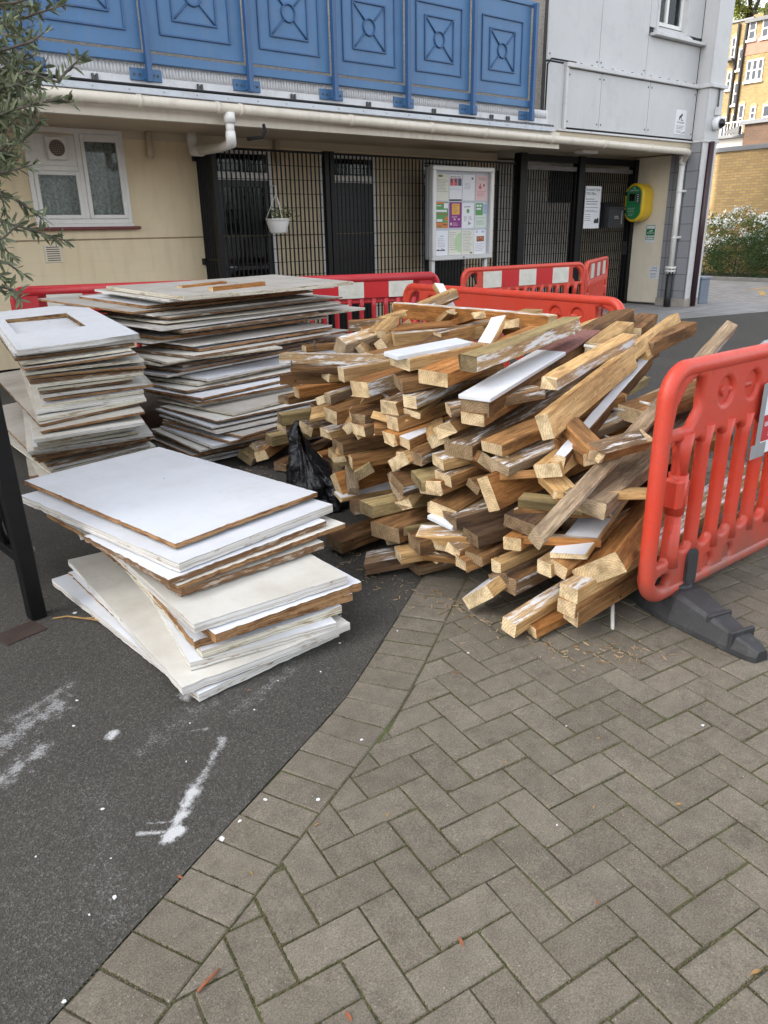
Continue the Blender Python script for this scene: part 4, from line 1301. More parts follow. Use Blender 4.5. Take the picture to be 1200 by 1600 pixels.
for k, (lab, base) in enumerate(pst):
    c, r_ = k % 4, k // 4
    px = BX0 + 0.105 + c * 0.285 + RND.uniform(-0.006, 0.006)
    pz = BZ1 - 0.115 - PH - r_ * 0.405 + RND.uniform(-0.008, 0.008)
    M0 = Matrix.Translation((px, BY + 0.062, pz)) @ MY @ Matrix.Rotation(RND.uniform(-0.028, 0.028), 4, 'Z')
    po = tag(thing('poster', lab, 'poster', (px, BY + 0.062, pz)), group='posters in the notice board')
    pi_ = Matrix.Translation((-px, -BY - 0.062, -pz))
    w = MB(); w.box(0, PW, 0, PH, -0.001, 0.0008, 0, M0); w.build('sheet', M_PAPER if base == 'white' else PM[base], po, pi_)
    P = {}

    def part(key, *boxes):
        for b in boxes:
            q = MB(); q.box(b[0] * PW, b[1] * PW, b[2] * PH, b[3] * PH, 0.001, 0.0016 + 0.0004 * (b[4] if len(b) > 4 else 0), 0, M0)
            q.build('printed_block', PM.get(key) or {'ink': M_INK, 'grey': M_INKG, 'paper': M_PAPER}[key], po, pi_)

    def prt(key, rows, x0, x1, y0, dy, h=0.006):
        q = MB(); lines(q, rows, M0, x0 * PW, x1 * PW, y0 * PH, dy * PH, h, 0, random.Random(k * 7 + rows)); q.build('printed_lines', PM.get(key) or {'ink': M_INK, 'grey': M_INKG, 'paper': M_PAPER}[key], po, pi_)
    if k == 0:
        q = MB(); q.prism([(0.33 * PW + 0.055 * math.cos(a * 0.5236), 0.93 * PH + 0.018 * math.sin(a * 0.5236)) for a in range(12)], 'z', 0.001, 0.002, 0, M0); q.build('crest', PM['olive'], po, pi_)
        prt('grey', 9, 0.08, 0.95, 0.78, 0.055)
    elif k == 1:
        part('red', (0.05, 0.34, 0.58, 0.86), (0.37, 0.66, 0.58, 0.86)); part('navy', (0.69, 0.97, 0.58, 0.86), (0.12, 0.24, 0.70, 0.84, 1), (0.44, 0.58, 0.72, 0.85, 1)); part('ink', (0.0, 1.0, 0.0, 0.06))
        prt('ink', 1, 0.08, 0.95, 0.90, 0.05, 0.010); prt('blue', 2, 0.05, 0.95, 0.48, 0.06)
    elif k == 2:
        part('navy', (0.72, 0.86, 0.82, 0.90)); prt('grey', 5, 0.15, 0.7, 0.66, 0.05, 0.005)
    elif k == 3:
        q = MB(); txt(q, 'YOGA', 0.06, 0.5 * PW, 0.80 * PH, M0, align='CENTER', sx=0.9); q.build('lettering', M_INKG, po, pi_)
        part('red', (0.25, 0.48, 0.46, 0.58), (0.32, 0.40, 0.58, 0.68)); part('ink', (0.62, 0.72, 0.56, 0.66)); prt('red', 4, 0.1, 0.9, 0.36, 0.06)
    elif k == 4:
        part('orange', (0, 0.7, 0.93, 1.0), (0, 1.0, 0.0, 0.20), (0.75, 1.0, 0.28, 0.44)); part('paper', (0.66, 0.98, 0.76, 0.96, 1), (0.05, 0.9, 0.62, 0.70), (0.1, 0.55, 0.24, 0.34), (0.1, 0.45, 0.84, 0.87, 1)); part('olive', (0, 1, 0.5, 0.58), (0.2, 0.5, 0.02, 0.1, 1)); part('brown', (0, 0.6, 0.2, 0.23), (0.6, 0.95, 0.1, 0.16, 1))
    elif k == 5:
        part('amber', (0.2, 0.82, 0.52, 0.94)); prt('purple', 5, 0.32, 0.74, 0.86, 0.07, 0.009); prt('pink', 2, 0.2, 0.8, 0.44, 0.04); part('pink', (0.08, 0.22, 0.10, 0.2), (0.36, 0.5, 0.30, 0.36), (0.7, 0.84, 0.30, 0.36)); prt('pink', 3, 0.3, 0.7, 0.18, 0.05)
    elif k == 6:
        q = MB(); q.prism([(0.5 * PW + 0.032 * math.cos(a * 0.5236), 0.68 * PH + 0.034 * math.sin(a * 0.5236)) for a in range(12)], 'z', 0.001, 0.002, 0, M0)
        q.build('leaf_drawing', PM['green'], po, pi_); prt('ink', 1, 0.2, 0.7, 0.83, 0.05, 0.012); prt('grey', 5, 0.15, 0.45, 0.46, 0.045); prt('grey', 4, 0.55, 0.9, 0.46, 0.045)
        q = MB(); q.prism([(0.5 * PW, 0.12 * PH), (0.78 * PW, 0.17 * PH), (0.55 * PW, 0.28 * PH)], 'z', 0.001, 0.002, 0, M0); q.build('bird_drawing', M_INKG, po, pi_)
    elif k == 7:
        part('green', (0.04, 0.66, 0.5, 0.98)); part('blue', (0.68, 0.98, 0.55, 0.95)); part('paper', (0.12, 0.3, 0.84, 0.92, 1), (0.36, 0.55, 0.84, 0.92, 1), (0.12, 0.5, 0.72, 0.79, 1)); prt('grey', 1, 0.05, 0.95, 0.38, 0.05, 0.008); prt('grey', 4, 0.1, 0.9, 0.28, 0.05)
    elif k == 8:
        part('blue', (0.35, 0.65, 0.76, 0.80)); prt('grey', 6, 0.2, 0.85, 0.68, 0.065); part('ink', (0.08, 0.8, 0.20, 0.235), (0.2, 0.3, 0.23, 0.26), (0.5, 0.56, 0.23, 0.30), (0.62, 0.72, 0.23, 0.27))
    elif k == 9:
        q = MB(); q.prism([(0.98 * PW, 0.1 * PH)] + [(0.98 * PW - 0.14 * math.sin(a * math.pi / 14), 0.5 * PH - 0.15 * math.cos(a * math.pi / 14)) for a in range(15)], 'z', 0.001, 0.002, 0, M0); q.build('half_circle', PM['lime'], po, pi_)
        prt('grey', 9, 0.06, 0.6, 0.9, 0.085, 0.007)
    elif k == 10:
        prt('grey', 14, 0.1, 0.9, 0.93, 0.06, 0.006); part('olive', (0.7, 0.9, 0.05, 0.12))
    else:
        part('brown', (0.2, 0.85, 0.52, 0.74)); part('orange', (0.28, 0.38, 0.6, 0.7, 1), (0.5, 0.6, 0.62, 0.72, 1), (0.68, 0.78, 0.58, 0.69, 1)); part('blue', (0.15, 0.3, 0.88, 0.96), (0.6, 0.85, 0.88, 0.95)); prt('grey', 5, 0.1, 0.9, 0.42, 0.07)

# hanging basket on the fence
hb = thing('hanging_basket', 'white plastic hanging pot with a trailing plant on the black fence', 'hanging pot', (5.55, 9.36, 1.48))
hi = Matrix.Translation((-5.55, -9.36, -1.48))
w = MB()
n = 20
prof = [(0.095, 1.48), (0.115, 1.50), (0.15, 1.62), (0.155, 1.645), (0.165, 1.65), (0.165, 1.665), (0.15, 1.665), (0.14, 1.62)]
for (r_, z) in prof:
    for k in range(n):
        a = 2 * math.pi * k / n
        w.v.append(Vector((5.55 + r_ * math.cos(a), 9.33 + r_ * math.sin(a), z)))
for i in range(len(prof) - 1):
    for k in range(n):
        w.face((i * n + k, i * n + (k + 1) % n, (i + 1) * n + (k + 1) % n, (i + 1) * n + k), 0, True)
w.face(list(range(n))[::-1]); w.face([7 * n + k for k in range(n)])
w.build('pot', M_WHITE, hb, hi)
w = MB()
for k in range(3):
    a = k * 2.09 + 0.4
    w.tube([(5.55 + 0.155 * math.cos(a), 9.33 + 0.155 * math.sin(a), 1.66), (5.55, 9.33, 1.98)], 0.005, 6)
w.tube([(5.55, 9.33, 1.97), (5.55, 9.33, 2.03), (5.565, 9.36, 2.07), (5.555, 9.42, 2.075), (5.55, 9.47, 2.05)], 0.007, 6)
w.build('hanger', M_WHITE, hb, hi)
M_LEAFP = plain('pot_leaf', (0.10, 0.12, 0.035), 0.6, 0.4, 20.0)
w = MB()
rr = random.Random(3)
for k in range(120):
    a = rr.uniform(0, 6.283); d = rr.uniform(0.02, 0.14)
    if k > 85: a = rr.uniform(-0.6, 0.5); d = rr.uniform(0.12, 0.28)
    base = Vector((5.55 + d * math.cos(a), 9.33 + d * math.sin(a) * 0.8, 1.66 + rr.uniform(0, 0.14) - (0.5 * max(0, d - 0.15))))
    dr = Vector((rr.uniform(-1, 1), rr.uniform(-1, 1), rr.uniform(-0.3, 1))).normalized() * rr.uniform(0.04, 0.08)
    sd = dr.cross(Vector((rr.uniform(-1, 1), rr.uniform(-1, 1), 0.3))).normalized() * 0.010
    i0 = len(w.v); w.v += [base - sd * 0.3, base + dr * 0.5 - sd, base + dr, base + dr * 0.5 + sd]
    w.face((i0, i0 + 1, i0 + 2, i0 + 3))
w.build('foliage', M_LEAFP, hb, hi)

# grey box beyond the column
bx = thing('utility_box', 'small blue grey steel box on the paving beyond the corner column', 'utility box', (14.62, 8.35, 0))
xi = Matrix.Translation((-14.62, -8.35, 0))
w = MB(); w.cbox(14.47, 14.78, 8.25, 8.48, 0, 0.47, 0.01); w.build('body', plain('blue_grey_steel', (0.17, 0.21, 0.26), 0.45, 0.1, 4.0), bx, xi)
w = MB(); w.cbox(14.45, 14.80, 8.23, 8.50, 0.472, 0.52, 0.01); w.build('lid', plain('blue_grey_lid', (0.22, 0.26, 0.31), 0.45, 0.1, 4.0), bx, xi)

# ================================================================ barriers
def red_plastic(name, col):
    m, nt, b = new_mat(name)
    v = obj_coords(nt)
    n = nd(nt, 'ShaderNodeTexNoise', {'Vector': v, 'Scale': 3.0, 'Detail': 7.0, 'Roughness': 0.7}).outputs['Fac']
    n2 = nd(nt, 'ShaderNodeTexNoise', {'Vector': v, 'Scale': 34.0, 'Detail': 6.0, 'Roughness': 0.75}).outputs['Fac']
    c = mix(nt, ramp(nt, n, [(0.35, 0.0), (0.75, 0.6)]), col, tuple(min(1, x * 0.8 + 0.05) for x in col))
    c = mix(nt, ramp(nt, n2, [(0.58, 0.0), (0.70, 0.65)]), c, (0.20, 0.07, 0.05))
    n3 = nd(nt, 'ShaderNodeTexNoise', {'Vector': obj_coords(nt, (3, 3, 40)), 'Scale': 2.0, 'Detail': 8.0, 'Roughness': 0.75}).outputs['Fac']
    c = mix(nt, ramp(nt, n3, [(0.60, 0.0), (0.72, 0.45)]), c, (0.58, 0.20, 0.14))
    sz = nd(nt, 'ShaderNodeSeparateXYZ', {0: v})
    mud = mth(nt, 'MULTIPLY', ramp(nt, mth(nt, 'ADD', sz.outputs[2], mth(nt, 'MULTIPLY', n2, 0.3)), [(0.28, 0.75), (0.55, 0.0)]), ramp(nt, n, [(0.4, 0.2), (0.6, 1.0)]))
    c = mix(nt, mud, c, (0.16, 0.10, 0.075))
    nt.links.new(c, b.inputs['Base Color'])
    nt.links.new(ramp(nt, n2, [(0.3, 0.34), (0.8, 0.6)]), b.inputs['Roughness'])
    bump(nt, b, n2, 0.12, 0.002)
    return m


M_ORED = red_plastic('orange_red_plastic', (0.56, 0.044, 0.018))
M_CRIM = red_plastic('crimson_plastic', (0.46, 0.010, 0.018))
M_REFR = plain('reflective_red', (0.50, 0.015, 0.02), 0.3, 0.06, 20.0)
M_REFW = plain('reflective_white', (0.62, 0.60, 0.53), 0.35, 0.1, 10.0, dirt=((0.40, 0.37, 0.28), 0.5))
M_RUBBER = plain('black_rubber', (0.028, 0.029, 0.031), 0.6, 0.25, 10.0, dirt=((0.10, 0.10, 0.10), 0.5), bmp=0.2)


def barrier_mesh(L):
    """moulded works barrier: rounded frame, solid top and bottom bands with recesses, upright bars"""
    zb, zt = 0.10, 1.05
    holes = []
    for s in (0, 1):
        fx = (lambda u: u) if s == 0 else (lambda u: L - u)

        def rr_(a, b, c, d, r, n=5):
            p0, p1 = sorted((fx(a), fx(b)))
            return rrect(p0, p1, c, d, r, n)
        q = [(0.070, 0.80), (0.185, 0.80), (0.235, 0.86), (0.235, 0.975), (0.19, 0.985), (0.13, 0.955), (0.085, 0.89)]   # hand hole
        holes.append([(fx(a), b) for a, b in q])
        holes.append(rr_(0.060, 0.140, 0.270, 0.755, 0.02))
        holes.append(rr_(0.075, 0.165, 0.150, 0.215, 0.030))
        holes.append(rr_(0.205, 0.292, 0.29, 0.745, 0.042))
        for (u, v) in ((0.40, 0.905), (0.60, 0.905), (0.44, 0.185), (0.60, 0.185)):
            r0 = 0.052 if v > 0.5 else 0.034
            holes.append([(fx(u) + r0 * math.cos(a * 0.3927), v + r0 * math.sin(a * 0.3927)) for a in range(16)])
    n = int(round((L - 0.68) / 0.142))
    st = (L - 0.68) / n
    for k in range(n):
        u = 0.34 + st * k
        holes.append(rrect(u + 0.002, u + st - 0.044, 0.285, 0.755, (st - 0.047) / 2, 7))
    outer = rrect(0, L, zb, zt, 0.135, 8)
    me = curve_mesh([outer] + holes, 0.003, 0.019, 4)
    return me, (n, st)


BAR_CACHE = {}


def barrier(name_label, p0, p1, mat, stripes, feet=True, cat='barrier', stripe_side=-1, solid=False):
    a, b = Vector(p0), Vector(p1)
    L = (b - a).length
    key = round(L, 2)
    if key not in BAR_CACHE:
        BAR_CACHE[key] = barrier_mesh(L)
    me, (nb_, st_) = BAR_CACHE[key]
    ang = math.atan2(b.y - a.y, b.x - a.x)
    root = thing('works_barrier', name_label, cat, (a.x, a.y, 0), ang, 'plastic works barriers fencing off the heap')
    w = MB()
    w.add_mesh(me, 0, MY, True)
    rim = [(x, 0, z) for x, z in rrect(0.030, L - 0.030, 0.130, 1.020, 0.105, 8)]
    w.tube(rim + [rim[0]], 0.032, 12, caps=False)                    # tubular frame
    w.box(0.34, L - 0.34, -0.005, 0.005, 0.84, 0.97)                 # web behind the pockets
    w.box(0.36, L - 0.36, -0.005, 0.005, 0.150, 0.222)
    for c0 in (0.50, L - 0.50):                                      # links and bosses in the pockets
        w.tube([(c0 - 0.10, 0, 0.905), (c0 + 0.10, 0, 0.905)], 0.015, 8)
        w.tube([(c0 - 0.10, -0.017, 0.905), (c0 - 0.10, 0.017, 0.905)], 0.021, 12)
    for u, s_ in ((0.06, 1), (L - 0.06, -1)):                        # end connectors
        w.tube([(u, 0, 0.775), (u + s_ * 0.12, 0, 0.775)], 0.021, 10)
        w.tube([(u, 0, 0.240), (u + s_ * 0.12, 0, 0.240)], 0.021, 10)
        u2 = u + s_ * 0.1125                                         # first upright with its hinge sleeve
        w.tube([(u2, 0, 0.24), (u2, 0, 0.30), (u2, 0, 0.47)], [0.040, 0.034, 0.030], 14)
        w.tube([(u2, 0, 0.46), (u2, 0, 0.62)], 0.037, 14)
        w.tube([(u2, 0, 0.61), (u2, 0, 0.70), (u2, 0, 0.78)], [0.030, 0.034, 0.040], 14)
        w.cbox(u2 - 0.030 - 0.02 * (s_ > 0), u2 + 0.030 + 0.02 * (s_ < 0), -0.036, 0.036, 0.485, 0.605, 0.010)
    for k in range(nb_):                                             # rounded uprights
        u = 0.34 + st_ * k + st_ - 0.021
        if k < nb_ - 1:
            w.tube([(u, 0, 0.25), (u, 0, 0.33), (u, 0, 0.70), (u, 0, 0.79)], [0.036, 0.027, 0.027, 0.036], 12)
    for u in (0.316, L - 0.316 - 0.003):
        w.tube([(u, 0, 0.25), (u, 0, 0.33), (u, 0, 0.70), (u, 0, 0.79)], [0.036, 0.027, 0.027, 0.036], 12)
    if solid:                                                        # closed top board with a fat rolled rail
        w.add_mesh(curve_mesh([rrect(0.02, L - 0.02, 0.74, 1.04, 0.10, 8)], 0.010, 0.012, 2), 0, MY, True)
        w.tube([(0.09, 0, 1.0), (L - 0.09, 0, 1.0)], 0.045, 14)
    body = w.build('body', mat, root)
    if stripes:
        seg = (L - 0.66) / 5
        for k in range(5):
            t = MB(); t.box(0.33 + k * seg, 0.33 + (k + 1) * seg, stripe_side * 0.031, stripe_side * 0.022, 0.80, 0.995)
            t.build('reflective_block', M_REFW if k % 2 == 0 else M_REFR, root)
    if feet:
        for u in (0.30, L - 0.30):
            f = MB()
            sec = [(-0.43, 0.030, 0.045), (-0.40, 0.048, 0.055), (-0.30, 0.065, 0.075), (-0.18, 0.085, 0.105), (-0.07, 0.105, 0.128), (0.07, 0.105, 0.128), (0.18, 0.085, 0.105), (0.30, 0.065, 0.075), (0.40, 0.048, 0.055), (0.43, 0.030, 0.045)]
            rings = []
            for (y, hw, h) in sec:
                n0 = len(f.v)
                for (px, pz) in ((-hw, 0.002), (hw, 0.002), (hw * 0.98, 0.022), (hw * 0.72, h * 0.88), (hw * 0.55, h), (-hw * 0.55, h), (-hw * 0.72, h * 0.88), (-hw * 0.98, 0.022)):
                    f.v.append(Vector((u + px, y, pz)))
                rings.append(n0)
            for r0, r1 in zip(rings, rings[1:]):
                for k in range(8):
                    f.face((r0 + k, r0 + (k + 1) % 8, r1 + (k + 1) % 8, r1 + k))
            f.face([rings[0] + k for k in range(8)]); f.face([rings[-1] + k for k in range(8)][::-1])
            for yy in (-0.33, -0.22, 0.22, 0.33):                    # raised ribs
                hh = 0.06 + 0.115 * (1 - abs(yy) / 0.43) * 0.55
                f.cbox(u - 0.06, u + 0.06, yy - 0.009, yy + 0.009, 0.01, hh + 0.012, 0.004)
            f.tube([(u, 0, 0.11), (u, 0, 0.142)], 0.055, 12)
            fr = Matrix.Translation((u - 0.03, 0, 0)) @ Matrix.Rotation(R(-14 if u < 1 else 8), 4, 'Z') @ Matrix.Translation((-u, 0, 0))
            f.v = [fr @ q for q in f.v]
            f.prism(rrect(u - 0.036, u + 0.036, 0.10, 0.285, 0.034, 5), 'y', -0.036, 0.036)
            f.build('foot', M_RUBBER, root)
    return root


barrier('orange red barrier at the right edge of the yard standing on a black rubber foot', (2.36, 1.44), (4.36, 1.43), M_ORED, False)
mid_b = barrier('orange red barrier right behind the timber heap showing its plain side', (4.52, 5.45), (4.42, 3.03), M_ORED, False)
barrier('crimson barrier behind the board stacks at the left, nearest the olive tree', (1.80, 8.14), (3.98, 7.36), M_CRIM, True, solid=True)
barrier('red and white striped barrier standing between the tall stack and the notice board', (4.02, 7.32), (5.98, 6.58), M_CRIM, True, solid=True)
barrier('red and white striped barrier in front of the double gates', (6.62, 6.90), (8.74, 6.70), M_ORED, True)
barrier('striped barrier angled away towards the column, farthest of the barriers', (8.86, 6.78), (10.62, 7.72), M_ORED, True)

# warning sheet taped to the front barrier
ws = thing('warning_sheet', 'white warning sheet with a red panel taped to the front barrier', 'sign', (3.03, 1.40, 0.66))
wi = Matrix.Translation((-3.03, -1.40, -0.66))
M0 = Matrix.Translation((3.03, 1.398, 0.60)) @ MY
w = MB(); w.box(0, 0.42, 0, 0.30, -0.001, 0.001, 0, M0); w.build('sheet', M_PAPER, ws, wi)
w = MB(); w.box(0.02, 0.40, 0.055, 0.165, 0.0015, 0.0022, 0, M0); w.prism([(0.21 + 0.055 * math.cos(a * 0.3927), 0.235 + 0.055 * math.sin(a * 0.3927)) for a in range(16)], 'z', 0.0015, 0.0022, 0, M0); w.build('red_panel', M_RED, ws, wi)
w = MB(); M1 = M0 @ Matrix.Translation((0, 0, 0.0012)); txt(w, 'unauthorised', 0.042, 0.035, 0.118, M1); txt(w, 'access', 0.042, 0.075, 0.072, M1); w.build('lettering', M_SIGN, ws, wi)
M_TAPE = plain('grey_tape', (0.28, 0.29, 0.30), 0.35, 0.1, 10.0)
w = MB(); w.box(-0.05, 0.07, -0.01, 0.05, 0.0025, 0.0035, 0, M0); w.box(-0.02, 0.02, 0.04, 0.30, 0.0025, 0.0033, 0, M0); w.build('tape', M_TAPE, ws, wi)
w = MB(); w.cbox(3.06, 3.20, 1.396, 1.478, 0.985, 1.058, 0.02); w.build('tape_wrap', M_TAPE, ws, wi)
# cable tie joining two barriers
w = MB(); w.tube([(6.80 + 0.03 * math.cos(a * 0.6283), 6.88, 0.99 + 0.05 * math.sin(a * 0.6283)) for a in range(11)], 0.012, 6); w.tube([(6.80, 6.86, 0.96), (6.83, 6.85, 0.86)], 0.012, 6)
tag(w.build('barrier_strap', M_BLACKM), 'black strap knotted round the striped barrier end near the notice board', 'strap')
w = MB(); w.tube([(4.50, 3.24, 0.80), (4.49, 3.21, 0.78), (4.50, 3.16, 0.70), (4.47, 3.12, 0.60)], 0.005, 6)
tag(w.build('cable_tie', M_BLACKM), 'thin black tie dangling from the barrier behind the heap', 'cable tie')

# ================================================================ black gate in the foreground
fg = thing('iron_gate', 'open black iron gate with diagonal bars and a square post at the left edge', 'gate', (0.565, 3.12, 0))
gd = Vector((-0.10, 0.995, 0)).normalized()
lean = Matrix.Shear('XY', 4, (0.07, 0.0))
G = Matrix(((gd.x, -gd.y, -0.012, 0.0), (gd.y, gd.x, 0, 0.0), (0, 0, 1, 0), (0, 0, 0, 1)))
w = MB(); w.cbox(-0.032, 0.032, -0.032, 0.032, 0.0, 1.28, 0.004, 0, G); w.build('post', M_BLACK, fg)
w = MB()
for z in (0.24, 1.15):
    w.cbox(0.036, 1.45, -0.02, 0.02, z, z + 0.045, 0.003, 0, G)
w.cbox(1.42, 1.46, -0.02, 0.02, 0.24, 1.19, 0.003, 0, G)
w.build('frame', M_BLACK, fg)
w = MB()
for k in range(-8, 12):
    x0 = 0.06 + k * 0.12
    for sgn in (1, -1):
        pts = []
        for z in (0.285, 1.15):
            x = x0 + sgn * (z - 0.285) * 0.55
            pts.append((x, z))
        (xa, za), (xb, zb) = pts
        # clip to the frame
        def clipx(x, lim):
            return za + (lim - xa) / (xb - xa) * (zb - za)
        p = [(xa, za), (xb, zb)]
        lo, hi_ = 0.04, 1.42
        if max(xa, xb) < lo or min(xa, xb) > hi_: continue
        q = []
        for (x, z) in p:
            if x < lo: q.append((lo, clipx(x, lo)))
            elif x > hi_: q.append((hi_, clipx(x, hi_)))
            else: q.append((x, z))
        w.tube([G @ Vector((q[0][0], 0.006 * sgn, q[0][1])), G @ Vector((q[1][0], 0.006 * sgn, q[1][1]))], 0.011, 6)
w.build('lattice_bars', M_BLACK, fg)
w = MB(); w.tube([G @ Vector((0.0, -0.034, 0.30)), G @ Vector((0.0, -0.045, 0.30))], 0.014, 8); w.build('bolt', plain('bolt_worn', (0.12, 0.11, 0.10), 0.5), fg)

